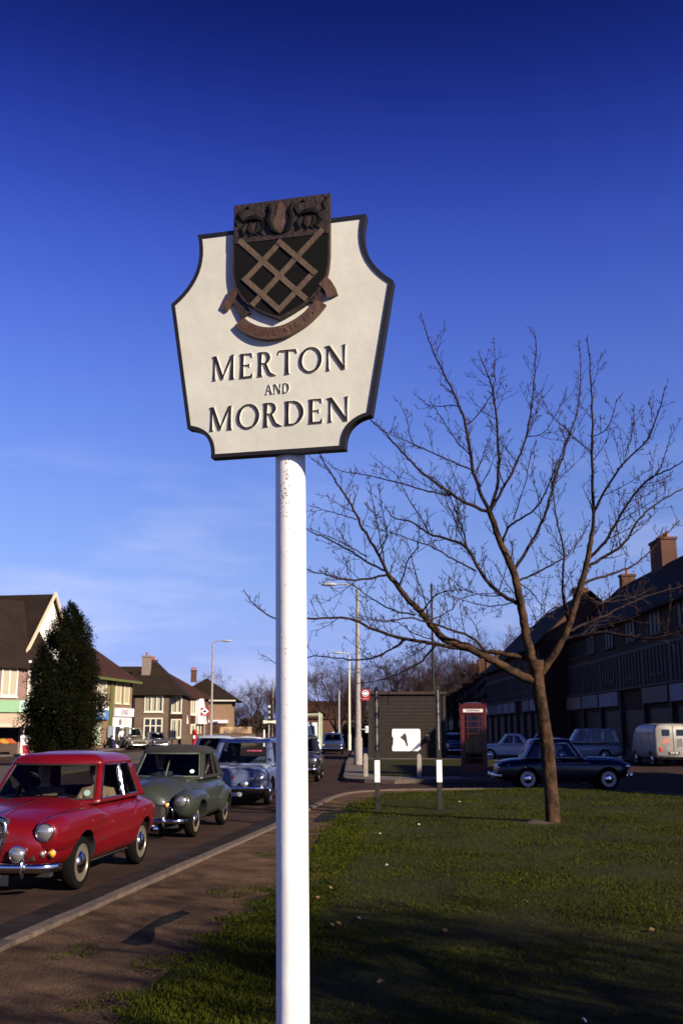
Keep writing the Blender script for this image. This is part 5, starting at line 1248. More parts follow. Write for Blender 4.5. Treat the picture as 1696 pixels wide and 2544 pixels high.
boxy('cream_roofed_saloon', 'dark saloon with cream roof queuing behind the black saloon', (-1.72,44.0,0), radians(-91), P_BLACK, L=4.1, roof=P_CREAM, front='single')
# pale green lorry with a ladder rack
def lorry(loc, rz):
    r = thing('works_lorry', 'pale works lorry with overhead green ladder rack in the queue', 'lorry', loc, rz)
    mc = paint('lorry_paint', (0.50,0.55,0.55)); mg = mat('rack_paint', (0.34,0.38,0.27), 0.6)
    MB().hexa([(0.9,-0.85,0.45),(2.3,-0.85,0.45),(2.3,0.85,0.45),(0.9,0.85,0.45)],[(0.95,-0.80,2.05),(1.95,-0.80,2.05),(1.95,0.80,2.05),(0.95,0.80,2.05)]).build('cab', mc, r)
    MB().bbox(2.0,2.75,-0.72,0.72,0.45,1.15,0.08).build('bonnet', mc, r, smooth=50)
    MB().hexa([(2.14,-0.72,1.25),(2.17,-0.72,1.25),(2.17,0.72,1.25),(2.14,0.72,1.25)],[(1.99,-0.68,1.88),(2.02,-0.68,1.88),(2.02,0.68,1.88),(1.99,0.68,1.88)]).build('windscreen', mat('dark_window',(0.03,0.04,0.06),0.1,spec=0.8), r)
    MB().box(-2.5,0.9,-0.95,0.95,0.75,0.85).build('bed', mg, r)
    for s in (-1,1): MB().box(-2.5,0.9,s*0.95-0.02,s*0.95+0.02,0.85,1.25).build('side_board', mg, r)
    for x in (-2.2,1.1,2.35):
        for s in (-1,1): MB().tube([(x,s*0.92,0.9),(x,s*0.92,2.55)],0.045,8).build('rack_post', mg, r)
        MB().tube([(x,-0.95,2.45),(x,0.95,2.45)],0.045,8).build('rack_bar', mg, r)
    for s in (-1,1):
        MB().tube([(-2.4,s*0.92,2.30),(2.5,s*0.92,2.30)],0.035,8).build('rack_rail', mg, r)
        headlight(r,(2.76,s*0.52,0.80),(1,0,0),0.09); MB().bbox(2.3,2.7,s*0.80-0.12,s*0.80+0.12,0.40,0.78,0.05).build('mudguard', mc, r)
        for x in (2.2,-1.5): wheel(r, x, s*0.78, 0.38, 0.2, mc, side=s)
    MB().bbox(2.74,2.80,-0.30,0.30,0.55,1.08,0.02).build('grille', M_DARKIN, r); bumper(r, 2.86, 0.85, 0.48)
    return r
lorry((-2.05,54.5,0), radians(-90.5))
boxy('blue_saloon', 'blue saloon with a bright roof light farther up the main road', (-0.62,73.0,0), radians(-91), P_MID, L=4.1, front='single')
lamp(bpy.data.objects['blue_saloon'], 'roof_lamp', (0.55,0.0,1.50), (1,0,0.2), 0.07, M_LENS); 
boxy('pale_blue_saloon', 'pale blue saloon partly hidden behind the blue estate', (-5.1,41.0,0), radians(-92), P_MID, L=4.0, front='single', roof=P_LBLUE)
side_l = ((XatY(1388, 30.1)), 30.15, 0.004)
rounded_saloon('dark_blue_saloon', 'dark blue saloon with chrome domed hub caps on the side road behind the tree', (side_l[0]-0.03, 30.15, 0.004), radians(-1.0), P_NAVY, rim=mat('white_rim',(0.36,0.34,0.30),0.4)).scale = (0.92,0.95,0.94)
in_car((side_l[0]-0.03,30.15,0.004), radians(-1), -0.16, -0.32, 0.40, 'driver in tan coat at the wheel of the dark blue saloon', top=C_TAN, legs=C_GREY, hair=HAIR_D)
# cream van seen from behind
def van(loc, rz):
    r = thing('cream_van', 'weathered cream delivery van with two rear windows parked by the shops', 'van', loc, rz)
    mv = mat('van_paint', (0.26,0.235,0.20), 0.5, coat=0.3, var=0.3, vscale=1.4); h = 2.0
    st = [(-h,0.80,1.05,0.80,0.62,5,5),(-h+0.06,0.86,1.05,0.88,0.70,5,5),(-h+0.3,0.88,1.05,0.92,0.73,5,5),(0.5,0.88,1.05,0.93,0.73,5,5),(1.0,0.87,1.03,0.91,0.71,4.5,5),(1.35,0.86,0.95,0.72,0.63,3.6,5),(1.60,0.84,0.80,0.38,0.48,3,4.5),(1.95,0.76,0.72,0.26,0.38,3,4),(2.05,0.60,0.70,0.18,0.28,3,3)]
    arches = [cyl_y(x,0.33,0.38,min(s*0.5,s*1.3),max(s*0.5,s*1.3)) for x in (1.25,-1.2) for s in (-1,1)]
    b = bool_cut(shell(st, n=32), arches).build('body', mv, r, smooth=40)
    md = mat('van_glass',(0.02,0.03,0.05),0.08,spec=0.9)
    for s in (-1,1):
        MB().prism([(-0.17,-0.14),(0.17,-0.14),(0.17,0.14),(-0.17,0.14)], 0, 0.02, basis((-2.005,s*0.34,1.55),(0,-1,0),(0,0,1))).build('rear_window', md, r)
        MB().bbox(-2.03,-2.0,s*0.62-0.05,s*0.62+0.05,0.70,0.88,0.01).build('tail_lamp', M_REDL, r)
        MB().add([(0.45,s*0.868,1.30),(1.05,s*0.862,1.30),(0.98,s*0.80,1.78),(0.45,s*0.815,1.80)],[(0,1,2,3)]).build('side_window', md, r)
        for x in (1.25,-1.2): wheel(r, x, s*0.72, 0.33, 0.17, mv, side=s)
    MB().add([(1.42,-0.70,1.22),(1.42,0.70,1.22),(1.10,0.60,1.80),(1.10,-0.60,1.80)],[(0,1,2,3)]).build('windscreen', md, r)
    MB().box(-2.018,-2.012,-0.006,0.006,0.5,1.85).build('door_gap', M_SEAM, r)
    # faded painted advertisement on the doors: a red smear and a dark one
    MB().prism([(-0.20,-0.12),(0.15,-0.05),(0.22,0.10),(-0.05,0.16)], 0, 0.004, basis((-2.006,0.38,1.15),(0,-1,0),(0,0,1))).build('painted_panel', mat('faded_red',(0.40,0.14,0.10),0.7), r)
    MB().prism([(-0.16,-0.20),(0.12,-0.16),(0.10,0.22),(-0.12,0.18)], 0, 0.004, basis((-2.006,-0.30,1.08),(0,-1,0),(0,0,1))).build('painted_panel', mat('faded_grey',(0.12,0.11,0.11),0.7), r)
    bumper(r, -2.06, 0.80, 0.46, sgn=-1, nm='rear_bumper', m=M_CHROMED); plate(r, 'RYP 88', (-2.03,0,0.62), sgn=-1); headlight(r,(2.02,0.55,0.72),(1,0,0),0.09); headlight(r,(2.02,-0.55,0.72),(1,0,0),0.09); bumper(r,2.10,0.80,0.42)
    return r
van((15.35, 49.4, 0.004), radians(91))
G_SH = 'cars parked along the shop parade'; G_LS = 'cars parked outside the left-hand houses'
boxy('white_saloon', 'white saloon parked in the shade near the telephone box', (XatY(1268,58), 58.0, 0.004), radians(170), P_WHITEC, L=4.0, front='single', group=G_SH)
boxy('dark_parked_car', 'dark grey saloon parked in shade behind the dark blue saloon', (XatY(1345,62), 62.0, 0.004), radians(165), P_GREYC, L=4.0, front='single', group=G_SH)
boxy('pale_parked_car', 'pale blue-grey estate parked under the shop fascias', (XatY(1445,57), 57.0, 0.004), radians(175), P_LBLUE, L=4.1, estate=True, front='single', group=G_SH, H=1.75, zbelt=1.0)
boxy('navy_parked_car', 'navy saloon parked beyond the telephone box in shade', (XatY(1130,64), 66.0, 0.004), radians(100), P_MID, L=4.0, front='single', group=G_SH)
boxy('beige_utility_car', 'beige upright utility car parked in front of the white shop', (XatY(330,88), 88.0, 0.006), radians(-60), P_BEIGE, L=3.9, W=1.66, H=1.85, estate=True, zbelt=1.15, front='single', group=G_LS)
boxy('grey_parked_saloon', 'dark grey saloon parked outside the brick house with white windows', (XatY(388,90), 90.0, 0.006), radians(-65), P_GREYC, L=4.0, front='single', group=G_LS)
# ------------------------------------------------------------------ street furniture
M_CONC = mat('concrete_post', (0.27,0.235,0.21), 0.9, var=0.2, vscale=6, bump=0.2, bscale=40)
M_STEEL = mat('grey_steel', (0.34,0.34,0.34), 0.6, var=0.2, vscale=6)
M_DWOOD = mat('dark_post_paint', (0.009,0.006,0.005), 0.8, var=0.3, vscale=10)
M_WPAINT = mat('white_band_paint', (0.80,0.78,0.74), 0.5)
M_REDP = mat('red_enamel', (0.28,0.006,0.008), 0.35, coat=0.4)
def lamp_post(label, loc, H, arm, rz, m, r0=0.10, r1=0.055, grp='street lamps along the main road'):
    r = thing('street_lamp', label, 'street lamp', loc, rz, grp)
    MB().lathe([(r0*1.35,0),(r0*1.35,1.15),(r0*1.05,1.25),(r0,1.3),(r1,H-0.35),(r1,H-0.1)], 14, None).build('column', m, r, smooth=30)
    pts = [(0,0,H-0.15),(0.02,0,H),(0.15,0,H+0.10),(arm*0.55,0,H+0.17),(arm,0,H+0.17)]
    MB().tube(catmull([Vector(p) for p in pts],3), 0.035, 8).build('bracket', m, r, smooth=60)
    rings = []
    for x, w, h in ((arm-0.10,0.05,0.04),(arm,0.11,0.07),(arm+0.35,0.13,0.085),(arm+0.58,0.10,0.06),(arm+0.64,0.03,0.02)):
        rings.append([Vector((x, w*cos(a), H+0.17+h*sin(a)*(1.0 if sin(a) > 0 else 1.1))) for a in np.linspace(0,2*pi,12,endpoint=False)])
    MB().loft(rings).build('lantern', M_STEEL, r, smooth=50)
    return r
lamp_post('grey concrete street lamp on the island carrying the red bus stop flag', (XatY(889,47.0),47.0,0.12), 8.15, 1.1, pi, M_CONC, 0.145, 0.075)
lamp_post('slim grey street lamp standing beside the red pillar box verge', (XatY(524,76.0),76.0,0.11), 8.0, 0.75, 0, M_CONC, 0.10, 0.06)
lamp_post('cream street lamp behind the bare trees on the island', (XatY(868,78.0),80.0,0.10), 7.4, 0.7, pi, mat('cream_post',(0.55,0.52,0.40),0.7), 0.10, 0.06)
lamp_post('far thin street lamp beside the traffic lights', (XatY(677,118.0),118.0,0.0), 7.5, 0.7, 0, M_CONC, 0.10, 0.06)
def pole_thing(name, label, cat, loc, H, r, m, grp=None, lean=0.0):
    o = thing(name, label, cat, loc, 0, grp); MB().tube([(0,0,-0.05),(lean*H*0.5,0,H*0.5),(lean*H,0,H)],[r*1.2,r,r*0.8],10).build('pole', m, o, smooth=50)
    MB().lathe([(r*1.0,H),(r*1.0,H+0.02),(r*0.4,H+0.05),(0.002,H+0.055)],10,Matrix.Translation((lean*H,0,0))).build('pole_cap', m, o, smooth=50); return o
pole_thing('mast', 'tall thin dark mast rising behind the brown hut', 'mast', (XatY(1078,60.0),60.0,0.10), 10.2, 0.075, M_DWOOD)
pole_thing('grey_pole', 'short grey pole far up the main road beyond the blue saloon', 'pole', (XatY(842,90),90,0), 5.0, 0.07, M_STEEL)
# the two dark posts with white bands on the green
def banded_post(px, py, label):
    p = G(px, py, 0.125); z0 = gz(p.x,p.y)-0.03
    r = thing('banded_post', label, 'post', (p.x,p.y,z0), 0, 'dark posts with white bands')
    MB().bbox(-0.048,0.048,-0.048,0.048,-0.05,2.42,0.008).build('shaft', M_DWOOD, r)
    MB().bbox(-0.054,0.054,-0.054,0.054,0.56,1.0,0.008).build('white_band', M_WPAINT, r)
    MB().hexa([(-0.055,-0.055,2.42),(0.055,-0.055,2.42),(0.055,0.055,2.42),(-0.055,0.055,2.42)],[(-0.03,-0.03,2.50),(0.03,-0.03,2.50),(0.03,0.03,2.50),(-0.03,0.03,2.50)]).build('post_cap', M_DWOOD, r)
    MB().tube([(0,-0.052,1.2),(0,-0.052,2.40)],0.010,6).build('fixing_rail', M_STEEL, r)
banded_post(937,2008,'dark post with white band nearest the kerb, worn turf at its foot')
banded_post(1092,2010,'dark post with white band on the grass, farther from the kerb')
# bollards on the island
for px, py, lab in ((908,1928,'short grey concrete bollard beside the bus stop lamp column'),(1041,1930,'short grey concrete bollard in front of the white notice')):
    p = G(px,py,0.12); r = thing('bollard', lab, 'bollard', (p.x,p.y,0.12), 0, 'bollards on the island')
    MB().bbox(-0.075,0.075,-0.075,0.075,-0.02,0.70,0.02).build('shaft', M_CONC, r); MB().hexa([(-0.075,-0.075,0.70),(0.075,-0.075,0.70),(0.075,0.075,0.70),(-0.075,0.075,0.70)],[(-0.03,-0.03,0.76),(0.03,-0.03,0.76),(0.03,0.03,0.76),(-0.03,0.03,0.76)]).build('cap', M_CONC, r)
# bus stop flags
M_WHITE_E = mat('white_enamel',(0.80,0.80,0.80),0.35)
def roundel(root, M, r):
    MB().lathe([(r,0.0),(r,0.006),(0.002,0.006)],28,M).build('roundel_disc', M_WHITE_E, root)
    ring = MB(); n=32; z=0.009
    A=[M @ Vector((r*0.80*cos(2*pi*k/n),r*0.80*sin(2*pi*k/n),z)) for k in range(n)]; B=[M @ Vector((r*0.50*cos(2*pi*k/n),r*0.50*sin(2*pi*k/n),z)) for k in range(n)]
    ring.add(A+B,[(k,(k+1)%n,n+(k+1)%n,n+k) for k in range(n)]); ring.build('roundel_ring', mat('dark_enamel',(0.02,0.02,0.03),0.4), root)
    MB().prism([(-r*1.05,-r*0.17),(r*1.05,-r*0.17),(r*1.05,r*0.17),(-r*1.05,r*0.17)],0.010,0.012,M).build('roundel_bar', M_WHITE_E, root)
bs = thing('bus_stop_flag', 'red bus stop flag with white roundel fixed to the island lamp column', 'bus stop', (XatY(908,46.8),46.90,3.02))
MB().bbox(-0.19,0.19,-0.02,0.02,-0.02,0.50,0.012).build('plate', M_REDP, bs)
Mfl = basis((0,-0.021,0.31),(1,0,0),(0,0,1)); roundel(bs, Mfl, 0.145)
add_text('bus_stop_text','BUS STOP',0.055,M_WHITE_E,bs,basis((0,-0.022,0.06),(1,0,0),(0,0,1)))
MB().box(-0.36,-0.18,-0.015,0.015,0.38,0.42).build('bracket_arm', M_STEEL, bs); MB().box(-0.36,-0.18,-0.015,0.015,0.06,0.10).build('bracket_arm', M_STEEL, bs)
nt_ = thing('timetable_case', 'small white timetable plate on the island lamp column', 'timetable', (XatY(911,46.8),46.90,1.55))
MB().bbox(-0.07,0.07,-0.02,0.02,0,0.30,0.01).build('plate', M_WHITE_E, nt_); MB().box(-0.30,-0.06,-0.012,0.012,0.13,0.17).build('bracket_arm', M_STEEL, nt_); MB().box(-0.05,0.05,-0.024,-0.020,0.05,0.25).build('printed_sheet', mat('paper_print',(0.5,0.5,0.48),0.8,var=0.5,vscale=60), nt_)
bl = thing('bus_stop_flag', 'red bus stop flag with white diamond roundel outside the left-hand houses', 'bus stop', (XatY(508,98),98,0.1))
MB().tube([(0,0,0),(0,0,3.75)],0.05,10).build('pole', M_STEEL, bl); MB().bbox(-0.42,0.42,-0.10,-0.05,2.85,3.65,0.02).build('plate', M_REDP, bl); MB().prism([(-0.40,0),(0,-0.34),(0.40,0),(0,0.34)],0,0.01,basis((0,-0.102,3.30),(1,0,0),(0,0,1))).build('diamond', M_WHITE_E, bl); MB().prism([(-0.15,-0.10),(0.15,-0.10),(0.15,0.10),(-0.15,0.10)],0.011,0.014,basis((0,-0.102,3.30),(1,0,0),(0,0,1))).build('diamond_mark', mat('dark_enamel',(0.02,0.02,0.03),0.4), bl)
add_text('bus_stop_text','BUS STOP',0.11,M_WHITE_E,bl,basis((0,-0.103,2.93),(1,0,0),(0,0,1)))
# pillar box
pb = thing('pillar_box', 'red cylindrical pillar post box beside the low garden wall', 'post box', (XatY(484,100),100,0.10))
MB().lathe([(0.27,0),(0.27,0.10),(0.245,0.12),(0.24,0.20),(0.235,1.30),(0.25,1.33),(0.27,1.36),(0.28,1.42),(0.25,1.50),(0.15,1.57),(0.002,1.60)],24).build('body', M_REDP, pb, smooth=35)
MB().bbox(-0.13,0.13,-0.252,-0.21,1.18,1.22,0.005).build('slot', M_BLACKF, pb); MB().bbox(-0.10,0.10,-0.250,-0.20,0.72,1.02,0.01).build('notice_plate', M_WHITE_E, pb)
# telephone box
def phone_box(loc, rz):
    r = thing('telephone_box', 'red telephone box with domed top standing on the island edge', 'telephone box', loc, rz)
    m = mat('phone_red', (0.065,0.0035,0.002), 0.45, coat=0.3, var=0.2, vscale=4); w = 0.45
    MB().box(-w-0.02,w+0.02,-w-0.02,w+0.02,-0.02,0.14).build('plinth', mat('plinth_grey',(0.05,0.04,0.04),0.9), r)
    for sx in (-1,1):
        for sy in (-1,1): MB().bbox(min(sx*w,sx*(w-0.10)),max(sx*w,sx*(w-0.10)),min(sy*w,sy*(w-0.10)),max(sy*w,sy*(w-0.10)),0.14,2.10,0.012).build('corner_post', m, r)
    MB().bbox(-w-0.015,w+0.015,-w-0.015,w+0.015,2.10,2.34,0.012).build('fascia', m, r)
    # segmental domed roof with four pediment arcs
    n = 10; top = MB(); rings = []
    for k in range(n+1):
        t = k/n; f = cos(t*pi/2); rings.append([Vector((sx*(w+0.005)*(0.06+0.94*f),sy*(w+0.005)*(0.06+0.94*f),2.34+0.17*sin(t*pi/2))) for sx,sy in ((-1,-1),(1,-1),(1,1),(-1,1))])
    top.loft(rings).build('dome', m, r, smooth=40)
    mg = glass_mat('booth_glass', (0.55,0.60,0.58))
    for i, (dx,dy) in enumerate(((0,-1),(1,0),(-1,0),(0,1))):
        Mf = basis((dx*(w-0.05),dy*(w-0.05),0), (-dy,dx,0), (0,0,1))     # local x along the face, y up, z outwards
        Mf = basis((dx*(w-0.05),dy*(w-0.05),0), Vector((0,0,1)).cross(Vector((dx,dy,0))), (0,0,1))
        ped = [( -w+0.02,2.34)]+[((w-0.02)*sin(a),2.34+0.14*cos(a)**1.0) for a in np.linspace(-pi/2,pi/2,13)[1:-1]]+[(w-0.02,2.34)]
        MB().prism(ped, 0.045, 0.075, Mf).build('pediment', m, r)
        o = MB().prism([(-0.34,2.16),(0.34,2.16),(0.34,2.27),(-0.34,2.27)], 0.062, 0.074, Mf).build('lettered_panel', mat('opal_panel',(0.62,0.60,0.55),0.5), r)
        add_text('panel_text','TELEPHONE',0.085,m,o,Mf @ Matrix.Translation((0,2.215,0.0755)),bold=0.001)
        if i == 3:
            MB().prism([(-0.35,0.14),(0.35,0.14),(0.35,2.10),(-0.35,2.10)], 0.0, 0.04, Mf).build('back_panel', m, r); continue
        MB().prism([(-0.35,0.14),(0.35,0.14),(0.35,0.42),(-0.35,0.42)], 0.0, 0.035, Mf).build('kick_panel', m, r)
        for xa in (-0.35,0.29): MB().prism([(xa,0.42),(xa+0.06,0.42),(xa+0.06,2.10),(xa,2.10)], 0.0, 0.035, Mf).build('door_stile', m, r)
        rows = 8; ys = np.linspace(0.42,2.06,rows+1); xs_ = (-0.29,-0.19,0.19,0.29)
        for j,y in enumerate(ys): MB().prism([(-0.29,y-0.012),(0.29,y-0.012),(0.29,y+0.012),(-0.29,y+0.012)], 0.004, 0.030, Mf).build('glazing_bar', m, r)
        for x in xs_[1:3]: MB().prism([(x-0.010,0.42),(x+0.010,0.42),(x+0.010,2.06),(x-0.010,2.06)], 0.006, 0.028, Mf).build('glazing_bar', m, r)
        for a_,b_ in zip(xs_[:-1],xs_[1:]):
            for y0,y1 in zip(ys[:-1],ys[1:]): MB().prism([(a_,y0),(b_,y0),(b_,y1),(a_,y1)], 0.012, 0.016, Mf).build('pane', mg, r)
    MB().bbox(-0.14,0.14,0.20,0.36,0.95,1.60,0.02).build('telephone_set', M_BLACKF, r)
phone_box((XatY(1185,34.6), 35.6, 0.12), radians(-8))
# dark brown hut with the white notice
hut = thing('brown_hut', 'dark brown flat-roofed boarded hut on the island', 'hut', (XatY(1012,57.5),58.0,0.11))
M_HUT = mat('creosote', (0.013,0.0065,0.0038), 0.9, var=0.4, vscale=3, bump=0.3, bscale=20); hw_ = 2.1
MB().box(-hw_,hw_,0.02,3.0,0,3.55).build('carcass', mat('hut_core',(0.012,0.006,0.004),0.95), hut)
for k in range(18):
    y0 = 0.02+k*0.196; MB().hexa([(-hw_,-0.035,y0),(hw_,-0.035,y0),(hw_,0.018,y0),(-hw_,0.018,y0)],[(-hw_,-0.012,y0+0.19),(hw_,-0.012,y0+0.19),(hw_,0.018,y0+0.19),(-hw_,0.018,y0+0.19)]).build('weatherboard', M_HUT, hut)
MB().box(-hw_-0.15,hw_+0.15,-0.20,3.15,3.55,3.70).build('roof_slab', mat('felt_roof',(0.03,0.018,0.013),0.9,var=0.3), hut)
for x in (-hw_-0.02,hw_+0.02): MB().box(x-0.09,x+0.09,-0.09,0.09,0,3.55).build('corner_post', M_DWOOD, hut)
nb = thing('white_notice', 'bright white notice board with dark arrow-shaped mark on the brown hut', 'notice', (XatY(1009,57.7),57.972,0.0))
pz0, pz1 = PY(1009,1866,57.8).z, PY(1009,1811,57.8).z
wn_ = 0.80; MB().prism([(-wn_+0.03,pz0),(wn_-0.14,pz0),(wn_-0.08,pz0+0.08),(wn_,pz0+0.10),(wn_,pz1-0.06),(wn_-0.06,pz1),(-wn_+0.05,pz1),(-wn_,pz1-0.06),(-wn_,pz1-0.42),(-wn_+0.07,pz1-0.48),(-wn_+0.05,pz0+0.34),(-wn_,pz0+0.25),(-wn_,pz0+0.05)],0,0.03,basis((0,-0.01,0),(1,0,0),(0,0,1))).build('board', M_WHITE_E, nb)
zc = (pz0+pz1)/2; MB().prism([(-0.36,zc+0.14),(-0.06,zc+0.40),(0.02,zc+0.22),(0.06,zc-0.10),(0.10,zc-0.32),(0.02,zc-0.38),(-0.10,zc-0.06)],0.031,0.034,basis((0,-0.01,0),(1,0,0),(0,0,1))).build('arrow_mark', mat('notice_ink',(0.03,0.022,0.02),0.7), nb)
for x,z,w_,h_ in ((-0.45,zc+0.42,0.10,0.05),(0.30,zc+0.36,0.06,0.10),(-0.45,zc-0.02,0.16,0.03),(0.40,zc-0.06,0.14,0.03),(-0.40,zc-0.36,0.08,0.06),(0.0,zc-0.48,0.16,0.03),(0.32,zc-0.34,0.06,0.07)):
    MB().box(x-w_/2,x+w_/2,-0.046,-0.0405,z-h_/2,z+h_/2).build('faint_print', mat('faint_ink',(0.55,0.55,0.60),0.7), nb)
MB().box(1.15,1.35,-0.03,0.0,zc-0.02,zc+0.30).build('side_label', mat('stained_label',(0.20,0.14,0.09),0.8), nb)
# traffic signal with crossing arms sign by the far lamp
ts = thing('traffic_signal', 'black traffic signal head beside the far street lamp', 'traffic light', (XatY(668,105),105,0))
MB().tube([(0,0,0),(0,0,2.3)],0.06,8).build('pole', M_STEEL, ts); MB().bbox(-0.17,0.17,-0.12,0.12,2.2,4.3,0.04).build('signal_head', M_BLACKF, ts)
for k,(z,mm) in enumerate(((4.0,mat('lit_lens',(0.8,0.78,0.7),0.3)),(3.45,M_STEEL),(2.9,M_STEEL))): MB().lathe([(0.13,0),(0.12,0.03),(0.002,0.05)],14,basis((0,-0.12,z),(1,0,0),(0,0,1))).build('signal_lens', mm, ts)
for k in (0,1): MB().prism([(-0.75,-0.10),(0.75,-0.10),(0.75,0.10),(-0.75,0.10)],0.0,0.02,basis((0.15,-0.16-0.03*k,2.45),(1,0,0.10*(1-2*k)),(-0.10*(1-2*k),0,1))).build('cross_arm', mat('cream_sign',(0.62,0.60,0.45),0.6), ts)
pole_thing('white_marker_post', 'short white marker post beside the far garden wall', 'post', (XatY(656,104),104,0), 1.6, 0.10, M_WPAINT)

# ------------------------------------------------------------------ buildings
M_PEB = mat('pebbledash', (0.20,0.125,0.105), 0.95, var=0.2, vscale=1.2, bump=0.4, bscale=25)
M_BRICKT = brick_mat('stock_brick', (0.135,0.092,0.066), (0.10,0.068,0.050), (0.14,0.11,0.088))
M_BRICKR = brick_mat('red_brick', (0.11,0.045,0.027), (0.08,0.034,0.022), (0.10,0.07,0.055))
M_TILE = brick_mat('brown_roof_tile', (0.024,0.0150,0.0105), (0.017,0.0115,0.009), (0.010,0.007,0.006), bw=0.17, rh=0.10, msize=0.008)
M_TILER = brick_mat('red_roof_tile', (0.050,0.020,0.013), (0.036,0.016,0.011), (0.018,0.009,0.007), bw=0.17, rh=0.10, msize=0.008)
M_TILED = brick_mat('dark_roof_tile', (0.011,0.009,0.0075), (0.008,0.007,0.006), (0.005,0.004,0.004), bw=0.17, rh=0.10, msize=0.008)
M_WFR = mat('white_window_paint', (0.60,0.57,0.46), 0.5); M_WGL = mat('window_dark', (0.020,0.020,0.022), 0.06, spec=0.9)
M_GTRIM = mat('green_trim', (0.08,0.095,0.02), 0.6); M_CURT = mat('net_curtain', (0.30,0.28,0.20), 0.9)
def wmat(face, u0): return None
class Facade:
    """a wall face: origin at its lower-left corner seen from outside, u along it, n outwards"""
    def __init__(s, root, o, u, n): s.r = root; s.o = Vector(o); s.u = Vector(u).normalized(); s.n = Vector(n).normalized(); s.M = basis(s.o, s.u, (0,0,1))
    def mk(s, name, m, pl, d0, d1, parent=None):
        """polygon (u,z) from depth d0 to d1 outwards"""
        M = Matrix(((s.u.x,0,s.n.x,s.o.x),(s.u.y,0,s.n.y,s.o.y),(0,1,0,s.o.z),(0,0,0,1)))
        return MB().prism(pl, d0, d1, M).build(name, m, parent or s.r)
    def rect(s, name, m, u0, u1, z0, z1, d0, d1, parent=None): return s.mk(name, m, [(u0,z0),(u1,z0),(u1,z1),(u0,z1)], d0, d1, parent)
    def window(s, u0, u1, z0, z1, cols=2, rows=1, fr=0.07, mf=None, mg=None, transom=None, curtain=False):
        mf = mf or M_WFR; mg = mg or M_WGL
        w = s.rect('window', mg, u0, u1, z0, z1, 0.002, 0.02)
        for a,b,c,d in ((u0-fr,u1+fr,z1,z1+fr),(u0-fr,u1+fr,z0-fr,z0)): s.rect('window_frame', mf, a,b,c,d,0.0,0.07,w)
        for a,b in ((u0-fr,u0),(u1,u1+fr)): s.rect('window_frame', mf, a,b,z0,z1,0.0,0.068,w)
        for k in range(1,cols): u = lerp(u0,u1,k/cols); s.rect('mullion', mf, u-fr*0.5,u+fr*0.5,z0,z1,0.0,0.06,w)
        for k in range(1,rows): z = lerp(z0,z1,k/rows); s.rect('glazing_bar', mf, u0,u1,z-fr*0.3,z+fr*0.3,0.0,0.055,w)
        if transom: z = lerp(z0,z1,transom); s.rect('transom', mf, u0,u1,z-fr*0.4,z+fr*0.4,0.0,0.057,w)
        if curtain:
            for k in range(cols):
                a = lerp(u0,u1,k/cols); b = lerp(u0,u1,(k+1)/cols); s.rect('curtain', M_CURT, a+fr*0.5, lerp(a,b,0.62), z0, z1, 0.021, 0.026, w)
        s.rect('sill', mf, u0-fr-0.05,u1+fr+0.05,z0-fr-0.08,z0-fr,0.0,0.13,w)
        return w
    def text(s, name, t, u, z, size, m, d, parent=None): 
        M = Matrix(((s.u.x,0,s.n.x,s.o.x+s.u.x*u+s.n.x*d),(s.u.y,0,s.n.y,s.o.y+s.u.y*u+s.n.y*d),(0,1,0,s.o.z+z),(0,0,0,1)))
        return add_text(name, t, size, m, parent or s.r, M)
def local_box(root, name, m, u0, u1, v0, v1, z0, z1): return MB().box(u0,u1,v0,v1,z0,z1).build(name, m, root)
def roof_gable(root, m, u0, u1, v0, v1, ze, zr, oh=0.35, axis='u', th=0.12, name='roof'):
    """pitched roof, ridge along u (or v), with overhang and thickness"""
    mb = MB()
    if axis == 'u':
        vm = (v0+v1)/2; k = (zr-ze)/(vm-v0)
        for sgn, va in ((1,v0-oh),(-1,v1+oh)):
            zl = ze-oh*k; A = [(u0-oh,va,zl),(u1+oh,va,zl),(u1+oh,vm,zr),(u0-oh,vm,zr)]
            mb.hexa([Vector(p)-Vector((0,0,th)) for p in A], A)
    else:
        um = (u0+u1)/2; k = (zr-ze)/(um-u0)
        for sgn, ua in ((1,u0-oh),(-1,u1+oh)):
            zl = ze-oh*k; A = [(ua,v0-oh,zl),(um,v0-oh,zr),(um,v1+oh,zr),(ua,v1+oh,zl)]
            mb.hexa([Vector(p)-Vector((0,0,th)) for p in A], A)
    return mb.build(name, m, root)
def roof_hip(root, m, u0, u1, v0, v1, ze, zr, oh=0.4, name='roof'):
    a, b, c, d = u0-oh, u1+oh, v0-oh, v1+oh; w, l = b-a, d-c
    if w >= l: r0, r1 = (a+l/2,(c+d)/2,zr), (b-l/2,(c+d)/2,zr)
    else: r0, r1 = ((a+b)/2,c+w/2,zr), ((a+b)/2,d-w/2,zr)
    vs = [(a,c,ze-0.1),(b,c,ze-0.1),(b,d,ze-0.1),(a,d,ze-0.1),(a,c,ze),(b,c,ze),(b,d,ze),(a,d,ze),r0,r1]
    top = [(4,5,9,8),(5,6,9),(6,7,8,9),(7,4,8)] if w >= l else [(4,5,8),(5,6,9,8),(6,7,9),(7,4,8,9)]
    return MB().add(vs, [(3,2,1,0),(0,1,5,4),(1,2,6,5),(2,3,7,6),(3,0,4,7)]+top).build(name, m, root)
